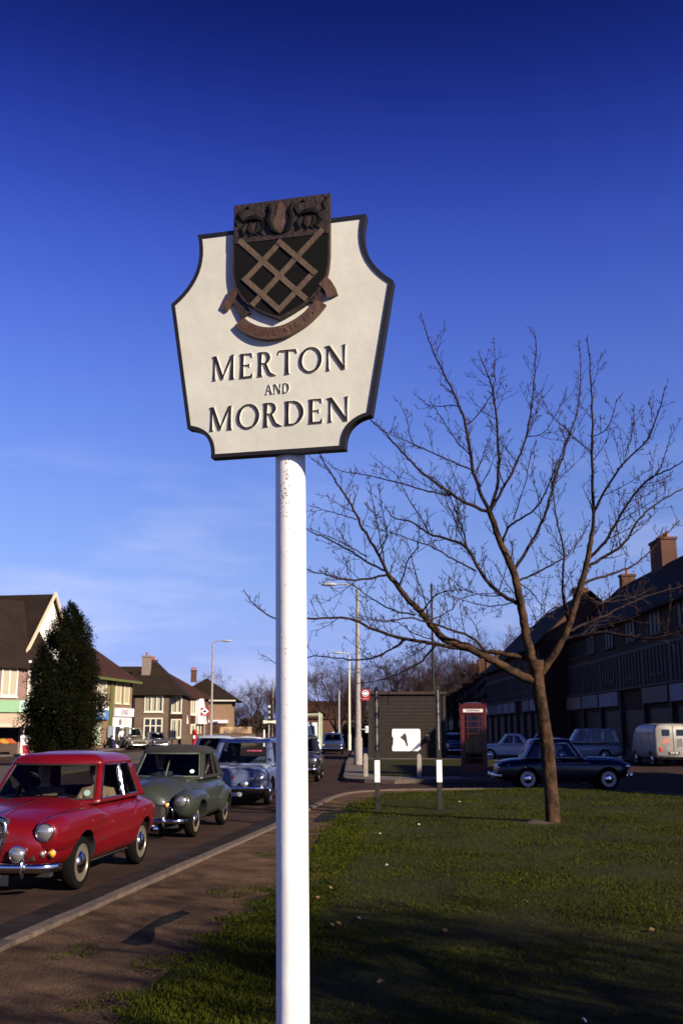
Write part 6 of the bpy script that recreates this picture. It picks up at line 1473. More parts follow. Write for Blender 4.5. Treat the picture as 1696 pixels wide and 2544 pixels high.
def chimney(root, m, u, v, z0, z1, w=0.9, d=0.6, pots=2, parent=None):
    o = MB().box(u-w/2,u+w/2,v-d/2,v+d/2,z0,z1).merge(MB().box(u-w/2-0.07,u+w/2+0.07,v-d/2-0.07,v+d/2+0.07,z1,z1+0.16)).build('chimney', m, parent or root)
    mp = mat('terracotta',(0.32,0.10,0.05),0.8)
    for k in range(pots):
        x = u-w/2+w*(k+0.5)/pots; MB().lathe([(0.13,z1+0.12),(0.11,z1+0.45),(0.14,z1+0.50),(0.10,z1+0.52),(0.09,z1+0.2)],12,Matrix.Translation((x,v,0)),cap=False).build('chimney_pot', mp, o, smooth=50)
    return o
def aerial(root, u, v, z0, h, parent=None):
    mb = MB().tube([(u,v,z0),(u,v,z0+h)],0.02,5)
    for k,z in enumerate((0.98,0.85)): mb.tube([(u-0.5+0.1*k,v,z0+h*z),(u+0.5-0.1*k,v,z0+h*z)],0.012,4)
    mb.build('aerial', M_STEEL, root)
# local frame of each building: u to the right along its front seen from the street, v backwards; front faces -v
def bframe(name, label, corner, ang):     # corner: front-left corner, ang: direction of u
    return thing(name, label, 'building', (corner[0],corner[1],0.09), ang)
def front(r, v=0.0): return Facade(r, (0,v,0), (1,0,0), (0,-1,0))
def right_side(r, u, v0=0.0): return Facade(r, (u,v0,0), (0,1,0), (1,0,0))
# -- left 1: shop with green fascia and awning, steep roof; white gabled wing on its right
A1 = atan2(0.74,0.67); c1 = Vector((-21.7,70.0))
b1 = bframe('greengrocer_shop', 'pink rendered corner shop with green fascia, awning and white gabled wing', (c1.x-13*cos(A1), c1.y-13*sin(A1)), A1)
local_box(b1,'wall',M_PEB,0,13,0,9,0,6.3); f = front(b1)
roof_gable(b1,M_TILE,-0.2,14.5,0,9,6.3,11.0,0.45); chimney(b1,M_BRICKR,8.3,4.8,9.6,11.45,1.6,0.7,0)
for u in (2.0,5.2,8.6,11.6): f.window(u-0.55,u+0.45,3.9,5.9,cols=2,fr=0.11,mg=M_CURT)
fa = f.rect('fascia',mat('teal_fascia',(0.16,0.30,0.17),0.5),5.5,12.9,2.75,3.55,0.0,0.30); f.rect('fascia_end',mat('pale_teal',(0.34,0.50,0.42),0.5),12.25,12.9,2.77,3.53,0.30,0.33,fa)
f.text('shop_sign','FRUITERER',9.4,3.15,0.50,mat('sign_brown',(0.25,0.16,0.05),0.6),0.305,fa)
for u0_,u1_,mm in ((6.2,12.8,mat('cream_awning',(0.48,0.36,0.26),0.85)),(0.3,5.9,mat('blue_awning',(0.10,0.11,0.22),0.85))):
    aw = MB().hexa([(u0_,-2.2,1.95),(u1_,-2.2,1.95),(u1_,0.0,2.68),(u0_,0.0,2.68)],[(u0_,-2.2,1.98),(u1_,-2.2,1.98),(u1_,0.0,2.71),(u0_,0.0,2.71)]).build('awning',mm,b1)
    MB().box(u0_,u1_,-2.22,-2.19,1.75,1.985).build('awning_valance',mm,aw)
f.rect('shop_window',M_WGL,5.8,12.5,0.6,2.7,0.002,0.02); f.rect('shop_window',M_WGL,0.5,5.2,0.6,2.7,0.002,0.02)
for u in (5.5,12.75): f.rect('pilaster',M_WFR,u-0.12,u+0.12,0,2.75,0.0,0.12)
f.rect('drainpipe',M_WFR,12.86,13.06,3.5,6.3,0.0,0.15)
# fruit on the pavement stall
stall = thing('fruit_stall', 'fruit stall of sloping trays under the cream awning', 'stall', (c1.x-3.4*cos(A1)+0.75*sin(A1), c1.y-3.4*sin(A1)-0.75*cos(A1), 0.10), A1)
MB().hexa([(-2.2,-0.5,0.0),(2.2,-0.5,0.0),(2.2,0.5,0.0),(-2.2,0.5,0.0)],[(-2.2,-0.5,0.55),(2.2,-0.5,0.55),(2.2,0.5,0.95),(-2.2,0.5,0.95)]).build('table',mat('stall_wood',(0.05,0.03,0.02),0.9),stall)
for k in range(8):
    col = [(0.50,0.13,0.01),(0.40,0.03,0.02),(0.48,0.26,0.02),(0.42,0.08,0.015)][k%4]; tb_ = MB(); u = -1.95+k*0.55
    tb_.box(u-0.25,u+0.25,-0.45,0.45,0.72,0.80)
    o = thing('fruit_tray', 'tray of %s fruit on the greengrocer stall' % ['orange','red','yellow','orange-red'][k%4], 'fruit tray', tuple(stall.matrix_basis @ Vector((u,0,0.0))) , A1, 'fruit trays on the stall')
    MB().hexa([(-0.25,-0.45,0.57),(0.25,-0.45,0.57),(0.25,0.45,0.93),(-0.25,0.45,0.93)],[(-0.25,-0.45,0.66),(0.25,-0.45,0.66),(0.25,0.45,1.02),(-0.25,0.45,1.02)]).build('tray',mat('stall_wood',(0.05,0.03,0.02),0.9),o)
    fm = mat('fruit_%d' % (k%4), col, 0.5)
    for i in range(5):
        for j in range(8):
            z = 0.66+(j+0.5)/8*0.36+0.03; MB().lathe([(0.002,-0.05),(0.035,-0.035),(0.05,0),(0.035,0.035),(0.002,0.05)],8,Matrix.Translation((-0.2+i*0.1,-0.40+j*0.11,z))).build('fruit',fm,o,smooth=80) if (j%2==0 or i%2==0) else None
sb_ = thing('sandwich_board', 'red and white advertising board standing outside the greengrocer', 'sign', tuple(PY(62,1846,66.0).xy)+(0.1,), A1)
MB().hexa([(-0.35,-0.30,0),(0.35,-0.30,0),(0.35,-0.26,0),(-0.35,-0.26,0)],[(-0.35,-0.04,1.2),(0.35,-0.04,1.2),(0.35,0.0,1.2),(-0.35,0.0,1.2)]).build('board',M_WHITE_E,sb_)
MB().hexa([(-0.28,-0.305,0.06),(0.28,-0.305,0.06),(0.28,-0.26,0.06),(-0.28,-0.26,0.06)],[(-0.28,-0.19,0.62),(0.28,-0.19,0.62),(0.28,-0.15,0.62),(-0.28,-0.15,0.62)]).build('red_panel',M_REDP,sb_)
# -- white gabled wing (own building so that it can be told apart)
A2 = atan2(0.986,0.165); b2 = bframe('white_gabled_shop', 'tall shop wing with white rendered pointed gable behind the conifer', (c1.x-0.85,c1.y+0.2), A2)
local_box(b2,'wall',M_PEB,0,8.8,0,7.5,0,6.3); f = front(b2)
f.mk('gable',mat('white_render',(0.70,0.68,0.62),0.8,var=0.1,vscale=1),[(0,6.3),(8.8,6.3),(4.4,11.45)],-0.2,0.02); f.rect('white_band',MATS['white_render'],0,8.8,5.0,6.3,-0.2,0.015)
roof_gable(b2,M_TILE,0,8.8,0,7.5,6.3,11.55,0.4,axis='v')
for s in (-1,1): f.mk('bargeboard',mat('cream_barge',(0.55,0.45,0.30),0.6),[(4.4,11.75),(4.4,11.40),(4.4+s*4.8,5.75),(4.4+s*4.8,6.10)],0.30,0.42)
for u in (2.2,6.4): f.window(u-0.8,u+0.8,3.9,5.6,cols=3,fr=0.10,mg=M_CURT)
f.rect('shop_window',M_WGL,0.6,8.2,0.5,2.6,0.002,0.02); f.rect('fascia',M_WFR,0.3,8.5,2.7,3.3,0.0,0.2)
# -- left 2: brick shop with hipped roof, green gutter, white shop front
cA = Vector((-21.1-0.165*4.5,86.4-0.986*4.5)); b3 = bframe('brick_shop', 'brown brick shop with hipped roof, green gutter and white shop front', (cA.x,cA.y), A2)
local_box(b3,'wall',mat('buff_render',(0.18,0.108,0.068),0.9,var=0.2,vscale=1,bump=0.3,bscale=25),0,13.3,0,9,0,6.0); f = front(b3)
roof_hip(b3,M_TILER,0,13.3,0,9,6.0,10.4,0.6); f.rect('gutter',M_GTRIM,-0.6,13.95,5.80,6.0,0.55,0.72); f.rect('drainpipe',M_GTRIM,7.9,8.5,0,5.9,0.0,0.12)
f.window(5.2,6.9,3.85,5.65,cols=2,fr=0.12,mg=M_CURT); f.window(2.2,3.8,3.85,5.65,cols=2,fr=0.12,mg=M_CURT)
f.window(9.3,10.4,4.0,5.7,cols=1,fr=0.10,mg=M_CURT,mf=mat('cream_frame',(0.60,0.56,0.34),0.6)); f.window(11.3,12.4,4.0,5.7,cols=1,fr=0.10,mg=M_CURT,mf=MATS['cream_frame'])
f.rect('shop_sign_board',M_WHITE_E,4.3,7.4,3.25,3.6,0.0,0.2); bb_ = f.rect('blue_sign_board',mat('blue_sign',(0.07,0.16,0.34),0.5),4.3,7.4,2.45,3.22,0.0,0.25); f.text('sign_text','MOTORS',5.6,2.85,0.5,M_WHITE_E,0.255,bb_)
f.rect('shop_door',mat('pale_poster',(0.36,0.40,0.28),0.7,var=0.4,vscale=2),4.6,6.3,0.3,2.2,0.0,0.04); f.rect('notice_case',mat('notice_grey',(0.20,0.24,0.26),0.4),7.5,8.6,0.9,1.9,0.13,0.25)
wf = f.rect('white_shop_front',M_WHITE_E,8.9,13.2,0.0,3.45,0.0,0.10); sg = f.rect('shop_sign_board',mat('lilac_board',(0.62,0.56,0.60),0.5),8.8,13.28,2.75,3.50,0.10,0.28); f.text('shop_sign','JONES',11.0,3.12,0.62,M_BLACKF,0.285,sg)
for a,b in ((9.3,10.4),(11.4,12.6)): f.rect('shop_window',M_WGL,a,b,0.35,1.85,0.101,0.112,wf)
f.mk('round_emblem',mat('bronze_disc',(0.18,0.12,0.12),0.5),[(10.4+0.35*cos(k*pi/8),2.25+0.30*sin(k*pi/8)) for k in range(16)],0.101,0.115,wf); f.mk('yellow_emblem',mat('yellow_mark',(0.55,0.45,0.06),0.5),[(11.3,2.1),(11.6,2.15),(11.75,2.65),(11.5,2.6)],0.101,0.115,wf)
rs = right_side(b3,13.3)
# -- brick house with big hipped roof and white casements
h1 = bframe('brick_house', 'brown brick house with large hipped roof and white casement windows', (XatY(333,100),100.0), radians(4)); W1 = 3.55
local_box(h1,'wall',M_BRICKT,0,W1-0.2,0,9,0,5.0); local_box(h1,'side_bay',M_BRICKR,-1.6,-0.01,1.2,8,0,4.95); local_box(h1,'side_bay',M_BRICKT,W1-0.19,W1+0.95,1.0,8,0,4.95); f = front(h1)
rf = roof_hip(h1,M_TILE,-1.6,W1+0.95,0,9,5.0,8.5,0.45); ch = chimney(h1,mat('grey_stack',(0.19,0.145,0.12),0.9,var=0.2),0.75,1.9,6.0,8.75,0.85,0.8,1,rf)
f.window(1.05,2.65,3.4,4.75,cols=3,fr=0.12,curtain=True); f.window(1.05,2.65,0.9,2.6,cols=3,fr=0.12,transom=0.62)
g = Facade(h1,(0,1.2,0),(1,0,0),(0,-1,0)); g.window(-1.35,-0.35,3.35,4.7,cols=2,fr=0.12,mg=M_CURT); g.window(-1.35,-0.35,0.9,2.3,cols=2,fr=0.12,transom=0.6,mg=M_CURT); g.rect('tile_hanging',M_TILER,-1.55,-0.1,2.45,3.2,0.0,0.05)
g = Facade(h1,(0,1.0,0),(1,0,0),(0,-1,0)); g.window(W1+0.05,W1+0.85,3.3,4.8,cols=2,fr=0.11,curtain=True); g.window(W1+0.05,W1+0.85,0.9,2.5,cols=2,fr=0.11,curtain=True); g.rect('tile_hanging',M_TILER,W1-0.1,W1+1.05,2.55,3.15,0.0,0.05); f.rect('downpipe',M_BLACKF,-0.16,-0.02,0,4.9,0.0,0.08); f.rect('downpipe',M_BLACKF,W1-0.16,W1-0.04,0,4.9,0.0,0.08)
local_box(h1,'rear_wing',M_BRICKT,-5.0,-1.61,2.5,8.5,0,4.9); roof_gable(h1,M_TILE,-5.0,0.6,2.4,8.6,5.0,8.05,0.3,name='rear_wing_roof')
# -- semi-detached pair with red roof and white bay panels
h2 = bframe('red_roofed_house', 'red roofed semi-detached houses with white triangular bay panels', (XatY(424,108),108.0), radians(68))
local_box(h2,'wall',M_BRICKR,0,8.0,0,8,0,5.0); roof_hip(h2,M_TILER,0,8.0,0,8,5.0,8.3,0.5); f = front(h2); chimney(h2,M_BRICKR,2.0,3.8,7.3,9.0,0.9,0.6,2)
for u in (1.6,5.6):
    f.mk('white_bay_panel',M_WHITE_E,[(u-0.55,2.2),(u+1.2,2.2),(u+0.35,5.0),(u-0.55,5.0)],0.0,0.5); f.window(u-1.5,u-0.7,3.3,4.7,cols=2,fr=0.12,curtain=True); f.window(u-1.4,u+0.6,0.9,2.05,cols=3,fr=0.12,curtain=True); f.rect('tile_hanging',M_TILER,u-1.5,u-0.6,2.3,3.1,0.0,0.06)
# -- end house with dark hipped roof, tan flank
h3 = bframe('end_house', 'tan brick end house with dark hipped roof and tall aerial', (XatY(486,127),127.0), radians(3))
local_box(h3,'wall',mat('tan_brick',(0.21,0.13,0.075),0.9,var=0.15,vscale=2),0,4.4,0,9,0,5.2); local_box(h3,'side_wing',M_BRICKR,-3.0,-0.01,0.6,8,0,5.1); roof_hip(h3,M_TILE,-3.0,4.8,0,9,5.2,8.1,0.6); f = front(h3); f.rect('gutter',M_WFR,-0.4,4.9,5.05,5.2,0.50,0.62); chimney(h3,M_BRICKR,-0.8,4,7.6,9.0,0.7,0.6,2); aerial(h3,0.2,4,8.0,3.6)
f.window(-0.8,-0.25,3.3,4.8,cols=1,fr=0.10,mg=M_CURT); f.rect('lean_to_roof',mat('white_lilac',(0.60,0.56,0.60),0.6),-0.2,4.0,2.35,2.75,0.0,1.4); f.rect('lean_to',M_BRICKR,0.0,3.8,0,2.35,0.0,1.2); f.rect('side_door',M_BLACKF,0.5,1.5,0,2.1,1.2,1.24); f.window(4.45,5.2,3.4,4.7,cols=2,fr=0.10) if False else None
gw = bframe('garden_wall', 'low red brick garden wall with pale coping beside the end house', (XatY(548,118),118.0), radians(10)); gw['category'] = 'wall'; MB().box(0,9,0,0.3,0,1.15).build('wall',M_BRICKR,gw); MB().box(-0.05,3.6,-0.05,0.35,1.15,1.9).build('white_panel_fence',mat('panel_cream',(0.42,0.28,0.16),0.8),gw); MB().box(3.65,9.05,-0.05,0.35,1.15,1.23).build('coping',M_PAVE,gw)
gw2 = bframe('garden_wall', 'low brick garden wall behind the red pillar box', (XatY(452,104),104.0), radians(4)); gw2['category'] = 'wall'; MB().box(0,7.5,0,0.25,0,1.1).build('wall',M_BRICKT,gw2); MB().box(-0.03,7.53,-0.03,0.28,1.1,1.17).build('coping',M_PAVE,gw2)
for x,lab in ((3.6,'dark clipped conifer bush in front of the tan end house'),):
    pass
fh = bframe('far_terrace', 'distant terrace with long dull red roof far along the road', (XatY(742,215),215.0), radians(0)); MB().box(0,14,0,8,0,4.2).build('wall',M_BRICKR,fh); roof_gable(fh,M_TILER,0,14,0,8,4.2,7.6,0.4)
# person in white shirt at the shop door
person('person in white shirt and dark trousers walking past the white shop front', (XatY(303,87.5),87.5,0.10), radians(-50), 'stand', C_WHITE, C_NAVY, HAIR_D)

# -- right-hand parade of shops: ground-floor fascias, mock-timber upper floors, stepped roofs
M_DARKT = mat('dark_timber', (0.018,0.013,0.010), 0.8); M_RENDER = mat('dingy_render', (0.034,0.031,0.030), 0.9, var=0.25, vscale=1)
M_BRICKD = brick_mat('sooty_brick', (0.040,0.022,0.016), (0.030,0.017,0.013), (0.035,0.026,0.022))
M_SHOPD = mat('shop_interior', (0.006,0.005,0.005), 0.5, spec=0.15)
AP = -pi/2          # u runs towards the camera along the facade seen from the street (facing -x)
def parade(name, label, y_far, y_near, ze, zr, X=17.0, depth=8.0, fascias=(), timber=True, tile=None, bays=6, chim=()):
    r = thing(name, label, 'building', (X,y_far,0.10), AP); L = y_far-y_near
    # local: u from far to near end, v backwards (away from street: +x)
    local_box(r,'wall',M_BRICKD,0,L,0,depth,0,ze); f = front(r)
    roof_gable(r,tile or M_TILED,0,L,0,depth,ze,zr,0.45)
    for e in (0,L): MB().prism([(0,ze),(depth,ze),(depth/2,zr-0.1)],-0.06,0.06,Matrix(((0,0,1,e),(1,0,0,0),(0,1,0,0),(0,0,0,1)))).build('gable',M_BRICKR,r)
    nb_ = bays; bw = L/nb_
    for k in range(nb_):
        a, b = k*bw, (k+1)*bw
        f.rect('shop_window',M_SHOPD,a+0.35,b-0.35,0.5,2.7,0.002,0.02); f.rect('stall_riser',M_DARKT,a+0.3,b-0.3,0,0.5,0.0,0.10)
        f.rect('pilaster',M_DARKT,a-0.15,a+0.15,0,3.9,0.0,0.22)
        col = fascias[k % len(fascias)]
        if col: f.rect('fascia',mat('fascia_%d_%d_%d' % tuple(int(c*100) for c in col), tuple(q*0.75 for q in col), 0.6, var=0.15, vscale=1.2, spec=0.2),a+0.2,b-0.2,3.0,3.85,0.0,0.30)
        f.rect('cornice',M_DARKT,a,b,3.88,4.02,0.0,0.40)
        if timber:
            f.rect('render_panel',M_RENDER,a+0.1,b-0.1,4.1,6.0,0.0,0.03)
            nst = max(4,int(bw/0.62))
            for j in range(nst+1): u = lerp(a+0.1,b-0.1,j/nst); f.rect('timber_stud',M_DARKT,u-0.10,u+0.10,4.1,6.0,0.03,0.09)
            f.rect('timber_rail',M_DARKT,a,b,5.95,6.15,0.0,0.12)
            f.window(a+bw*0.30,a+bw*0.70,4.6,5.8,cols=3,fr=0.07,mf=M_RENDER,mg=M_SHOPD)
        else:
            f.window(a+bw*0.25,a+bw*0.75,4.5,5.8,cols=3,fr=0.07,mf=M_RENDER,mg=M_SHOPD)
        if ze > 8: f.window(a+bw*0.28,a+bw*0.72,6.7,7.9,cols=3,fr=0.07,mf=M_RENDER,mg=M_SHOPD)
    for (u,z1,w) in chim: chimney(r,M_BRICKR,u,depth*0.5,zr-0.9,z1,w,1.0,int(w/0.45))
    return r
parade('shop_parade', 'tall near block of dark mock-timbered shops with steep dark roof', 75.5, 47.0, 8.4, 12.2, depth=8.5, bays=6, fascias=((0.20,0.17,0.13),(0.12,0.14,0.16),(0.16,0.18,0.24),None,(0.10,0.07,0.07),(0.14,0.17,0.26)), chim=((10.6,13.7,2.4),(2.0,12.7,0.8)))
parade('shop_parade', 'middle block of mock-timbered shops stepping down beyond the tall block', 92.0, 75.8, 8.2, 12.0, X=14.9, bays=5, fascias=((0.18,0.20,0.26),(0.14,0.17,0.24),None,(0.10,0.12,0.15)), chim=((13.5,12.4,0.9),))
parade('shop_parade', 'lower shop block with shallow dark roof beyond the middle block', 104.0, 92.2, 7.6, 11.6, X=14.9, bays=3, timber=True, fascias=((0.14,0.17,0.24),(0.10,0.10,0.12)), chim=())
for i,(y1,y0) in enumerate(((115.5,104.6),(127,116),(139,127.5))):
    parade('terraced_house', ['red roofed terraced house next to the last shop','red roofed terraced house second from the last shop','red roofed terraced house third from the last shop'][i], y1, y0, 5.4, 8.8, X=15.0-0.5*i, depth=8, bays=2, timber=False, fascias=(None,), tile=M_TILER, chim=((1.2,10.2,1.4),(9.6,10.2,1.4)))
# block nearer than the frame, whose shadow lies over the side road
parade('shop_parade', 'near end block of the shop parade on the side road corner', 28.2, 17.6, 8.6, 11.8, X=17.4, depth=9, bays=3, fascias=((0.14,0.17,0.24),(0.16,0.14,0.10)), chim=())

struct(MB().prism([(13.9,75.7),(16.0,75.7),(16.0,141),(13.0,141)], -0.01, 0.105).build('parade_pavement', M_PAVE))
# cast shadows on the footway, put in as thin dark tar-coloured sheets
SHADE_TAR = mat('shade_patch_tar', (0.012,0.011,0.009), 0.95, var=0.4, vscale=6, spec=0.1)  # dark tone of the painted shadows, also used for the tar joints
pp_ = [G(x,y,0.083) for x,y in ((300,2342),(345,2312),(400,2278),(452,2262),(474,2268),(430,2288),(385,2305),(384,2326),(375,2345),(340,2350))]
struct(MB().prism([(p.x,p.y) for p in pp_], 0.06, 0.0855).build('shade_patch_tar', SHADE_TAR))
pp_ = [G(x,y,0.083) for x,y in ((880,1992),(850,2012),(800,2020),(775,2040),(800,2045),(850,2035),(905,2042),(905,2010))]  # shade of the bare tree's crown, drawn as a second dark sheet
struct(MB().prism([(p.x,p.y) for p in pp_], 0.06, 0.0850).build('shade_patch_tar', SHADE_TAR))

# joint sawn across the road and shallow scars in the near footway
for a, b, w in (((556,2034),(700,2052),0.05),((764,2036),(880,2032),0.03),((766,2022),(840,2006),0.025)):
    z_ = 0.004 if a[0] < 700 else 0.083
    p, q = G(*a, z_), G(*b, z_); d = (q-p).normalized(); nn = Vector((-d.y,d.x,0))*w/2
    struct(MB().prism([tuple((p-nn).xy),tuple((q-nn).xy),tuple((q+nn).xy),tuple((p+nn).xy)], z_-0.03, z_+0.004).build('tar_joint', SHADE_TAR))
# ------------------------------------------------------------------ background trees
rb = random.Random(21)
M_FTW = mat('far_twig', (0.045,0.028,0.026), 0.95, var=0.3, vscale=0.6, spec=0.1)
def far_tree_mesh(seed, H, spread, trunkh, dens):
    r_ = random.Random(seed); tr, tw = MB(), MB()
    def branch(p, d, L, r, lvl):
        n = 4; pts = [p]; dd = d.normalized()
        for i in range(n):
            dd = (dd+Vector((r_.gauss(0,0.20),r_.gauss(0,0.20),r_.gauss(0.10,0.12)))).normalized(); pts.append(pts[-1]+dd*L/n)
        rad = [max(0.008, r*(1-0.7*i/n)) for i in range(n+1)]
        (tr if lvl < 2 else tw).tube(pts, rad, 6 if lvl < 2 else 3, cap=False)
        if lvl < 4:
            k = [5,5,6,5][lvl] if dens > 0.9 else [4,4,5,4][lvl]
            for j in range(k):
                t = r_.uniform(0.30,1.0); i = min(n-1,int(t*n)); q = pts[i].lerp(pts[i+1], t*n-i); T = (pts[i+1]-pts[i]).normalized()
                v = Vector((r_.gauss(0,1),r_.gauss(0,1),r_.gauss(0,0.7))); v -= T*v.dot(T); v.normalize()
                branch(q, T*r_.uniform(0.4,0.9)+v*0.75*spread+Vector((0,0,0.15)), L*r_.uniform(0.42,0.70), rad[i]*0.6, lvl+1)
    base = Vector((0,0,0)); tr.tube([(0,0,-0.1),(0.03,0,trunkh*0.5),(0,0.03,trunkh)],[H*0.028,H*0.022,H*0.018],8)
    for j in range(6):
        a = j*2*pi/6+r_.uniform(-0.4,0.4); branch(Vector((0,0,trunkh*r_.uniform(0.75,1.0))), Vector((cos(a)*spread*0.8,sin(a)*spread*0.8,1.0)), (H-trunkh)*r_.uniform(0.55,0.75), H*0.013, 0 if j < 4 else 1)
    branch(Vector((0,0,trunkh)), Vector((0,0,1)), (H-trunkh)*0.72, H*0.016, 0)
    return tr, tw
protos = []
for sd,(H,sp_,th) in enumerate(((9.0,0.9,2.0),(9.0,1.15,1.6),(9.0,0.75,2.6))):
    tr, tw = far_tree_mesh(40+sd, H, sp_, th, 1.0); a, b = tr.mesh('trunk'), tw.mesh('crown'); a.materials.append(M_FTW); b.materials.append(M_FTW); protos.append((a,b))
def far_tree(label, px, Y, ptop, k, wide=1.0):
    top = PY(px, ptop, Y).z; s = (top)/9.0
    r = thing('far_bare_tree', label, 'tree', (XatY(px,Y),Y,0.0), rb.uniform(0,6.28), 'bare trees in the distance'); r.scale = (s*wide,s*wide,s)
    for me, nm in zip(protos[k],('trunk','crown')):
        o = bpy.data.objects.new(nm, me); COL.objects.link(o); o.parent = r
        if nm == 'crown': o['kind'] = 'stuff'
far_tree('bare tree rising behind the tan end house roof', 528, 150, 1685, 0, 0.9)
far_tree('bare tree at the end of the left-hand houses with rounded crown', 628, 135, 1685, 1, 0.9)
far_tree('slim bare tree just left of the far street lamp', 672, 150, 1705, 2, 0.9)
far_tree('low bare tree behind the brick garden wall', 585, 160, 1745, 1, 1.0)
far_tree('large dense bare tree between the sign pole and the island lamp', 835, 112, 1632, 1, 0.95)
far_tree('bare tree overlapping the island lamp column', 905, 104, 1665, 0, 1.0)
far_tree('bare tree standing behind the brown hut roof', 985, 118, 1640, 2, 1.1)
far_tree('bare tree rising behind the tall mast', 1060, 126, 1622, 0, 1.0)
far_tree('bare tree directly behind the telephone box', 1150, 132, 1605, 1, 1.0)
far_tree('tall bare tree between the telephone box and the tree on the green', 1235, 140, 1595, 0, 1.1)
far_tree('bare tree behind the lower shop block roof', 1310, 150, 1600, 2, 1.2)
far_tree('small bare tree beyond the brown hut, over the terrace roofs', 1105, 150, 1660, 2, 1.2)
far_tree('small bare tree left of the hut behind the lamp posts', 868, 150, 1690, 2, 1.1)
# scrub and hedge at the road's far end
M_HEDGE = mat('brown_scrub', (0.032,0.025,0.013), 0.95, var=0.4, vscale=2)
def leaf_mass(n, fn, size, m_seed):
    r_ = np.random.default_rng(m_seed); P = fn(r_, n); d = r_.normal(0,1,(n,3)); d /= np.linalg.norm(d,axis=1)[:,None]; e = np.cross(d, r_.normal(0,1,(n,3))); e /= np.linalg.norm(e,axis=1)[:,None]
    s = size*r_.uniform(0.6,1.4,(n,1)); A = P+d*s; B = P-d*s*0.6+e*s*0.5; C = P-d*s*0.6-e*s*0.5
    co = np.stack([A,B,C],1).reshape(-1,3); f = np.arange(n*3).reshape(-1,3)
    me = bpy.data.meshes.new('leaves'); me.vertices.add(n*3); me.vertices.foreach_set('co',co.ravel()); me.loops.add(n*3); me.loops.foreach_set('vertex_index',f.ravel().astype(np.int32)); me.polygons.add(n); me.polygons.foreach_set('loop_start',(np.arange(n)*3).astype(np.int32)); me.update(calc_edges=True); return me
def hedge(label, x0, x1, Y, h, n, seed, d=2.0):
    def fn(r_, n):
        x = r_.uniform(0,x1-x0,n); y = r_.uniform(0,d,n); top = h*(0.75+0.20*np.sin(x*1.1+seed)+0.12*np.sin(x*3.1)); z = top*r_.uniform(0,1,n)**0.6; return np.c_[x,y,z]
    o = thing('hedge', label, 'hedge', (x0,Y,0.05)); l = link_mesh(leaf_mass(n,fn,0.16,seed),'foliage',M_HEDGE,o,fixn=False); l['kind'] = 'stuff'
    MB().box(0.3,x1-x0-0.3,d*0.3,d*0.7,0,h*0.55).build('stems',M_FTW,o)
hedge('brown winter scrub beyond the left-hand houses', XatY(555,140), XatY(690,140), 140, 4.0, 9000, 3, 5)
hedge('dark winter hedge behind the lamp posts on the island', XatY(850,95), XatY(1000,95), 95, 3.2, 7000, 5, 4)
hedge('low dark hedge between the hut and the telephone box', XatY(1060,75), XatY(1190,75), 75, 2.6, 6000, 8, 2)
hedge('tall scrub closing the far end of the road', XatY(690,230), XatY(860,230), 230, 5.0, 7000, 9, 5)
# ------------------------------------------------------------------ the dark conifer on the left verge
CY = 46.0; cx_ = XatY(150, CY); Hc = PY(140,1502,CY).z
con = thing('conifer', 'dense dark evergreen conifer standing before the white gabled shop', 'tree', (cx_,CY,0.10))
MB().tube([(0,0,0),(0.05,0,Hc*0.5),(0.0,0,Hc*0.92)],[0.16,0.10,0.03],8).build('trunk',M_BARK,con,smooth=60)
limbs_c = MB(); tips = []
rc_ = random.Random(9)
CZ = [PY(150,y,CY).z/Hc for y in (1905,1852,1816,1761,1724,1690,1633,1596,1560,1523,1497)]
CW = [0.9,1.42,1.60,1.69,1.47,1.45,1.31,1.09,0.78,0.30,0.07]
def con_r(t): return interp(CZ, CW, t)
for i in range(420):
    t = rc_.uniform(0.02,0.985); a = rc_.uniform(0,2*pi); rr = con_r(t)*rc_.uniform(0.5,0.85); z = t*Hc*0.96-0.25*rr
    p0_ = Vector((0,0,z*0.93)); p1_ = Vector((cos(a)*rr*0.65,sin(a)*rr*0.65,z+rr*0.15)); p2_ = Vector((cos(a)*rr,sin(a)*rr,z+rr*0.42)); p2_.z = min(p2_.z,Hc*1.0)
    limbs_c.tube([p0_,p1_,p2_],[0.022,0.014,0.005],4,cap=False); tips.append((p1_,p2_))
limbs_c.build('branches',M_BARK,con,smooth=60)
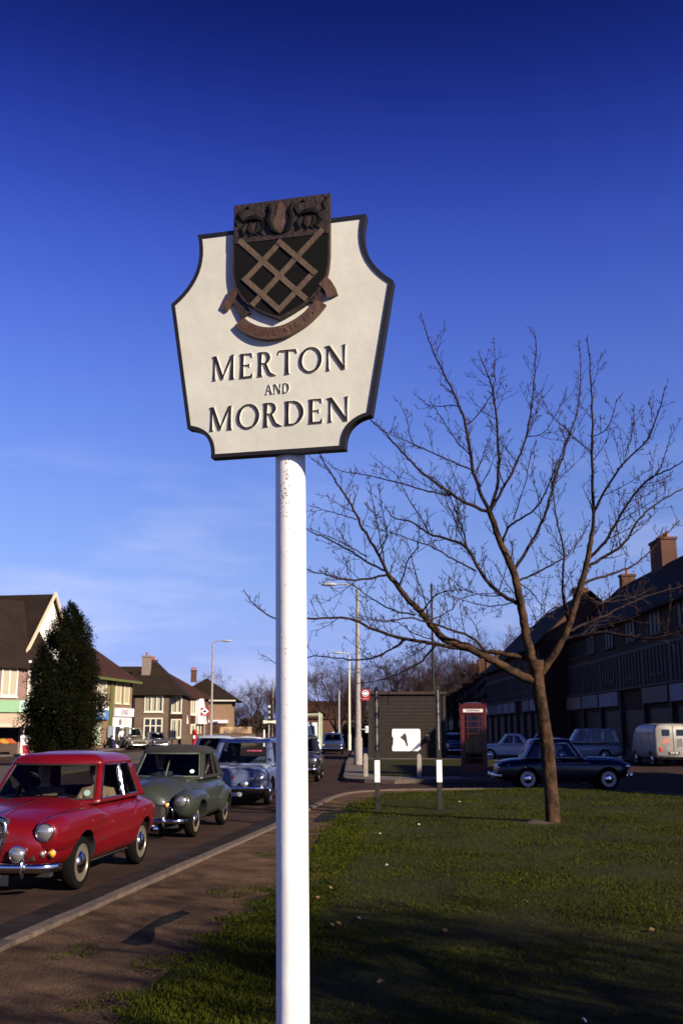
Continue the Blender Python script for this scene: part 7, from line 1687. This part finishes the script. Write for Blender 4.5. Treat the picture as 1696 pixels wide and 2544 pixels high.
def cf(r_, n):
    """foliage in sprays: many small clumps hung through the cone, thinner in a few windows"""
    nc = 1500; t = r_.random(nc*3); w_ = np.interp(t, CZ, CW); k = r_.random(nc*3) < (w_/max(CW))**1.3; t = t[k][:nc]; w_ = w_[k][:nc]
    a = r_.uniform(0,2*pi,len(t)); lob = 1+0.13*np.sin(3*a+t*17)+0.10*np.sin(5*a-t*31); rr = w_*lob*np.sqrt(r_.uniform(0.25,1.0,len(t)))
    cx0 = np.interp(t,[0,1],[0,0.15]); C = np.c_[cx0+rr*np.cos(a), rr*np.sin(a), t*Hc]
    # windows in the crown where the gable behind shows
    hole = np.zeros(len(C),bool)
    for (px_,py_,s_) in ((128,1622,0.16),(146,1612,0.14),(142,1627,0.12),(163,1620,0.12),(137,1653,0.10),(128,1570,0.14)):
        q = PY(px_,py_,CY); hole |= (np.hypot(C[:,0]-(q.x-cx_), C[:,2]-(q.z-0.1)) < s_*1.5)
    C = C[~hole]; kk = r_.integers(0,len(C),n); s = np.interp(C[kk,2]/Hc,[0,0.8,1],[0.17,0.13,0.06])[:,None]
    P = C[kk]+r_.normal(0,1,(n,3))*s*np.array([0.8,0.8,1.5]); P[:,2] = np.clip(P[:,2],0.05,Hc+0.12); return P
cme = leaf_mass(110000, cf, 0.05, 17)
cm_ = mat('conifer_leaf',(0.0065,0.0075,0.0025),0.95,var=0.5,vscale=1.6,spec=0.05)
o = link_mesh(cme,'crown',cm_,con,fixn=False); o['kind'] = 'stuff'

# unseen bare trees added behind the camera so their twigs darken the near turf
for (x,y,sc,k,lab) in ((9.2,-1.2,0.74,1,'broad unseen bare tree added behind the camera to shade the turf'),(12.2,-3.7,0.80,0,'taller unseen bare tree added for shade, farther from the kerb')):
    r = thing('bare_tree', lab, 'tree', (x,y,0.10), 0.7*k); r.scale = (sc,sc,sc)
    for me, nm in zip(protos[k],('trunk','crown')):
        o = bpy.data.objects.new(nm, me); COL.objects.link(o); o.parent = r
        if nm == 'crown': o['kind'] = 'stuff'
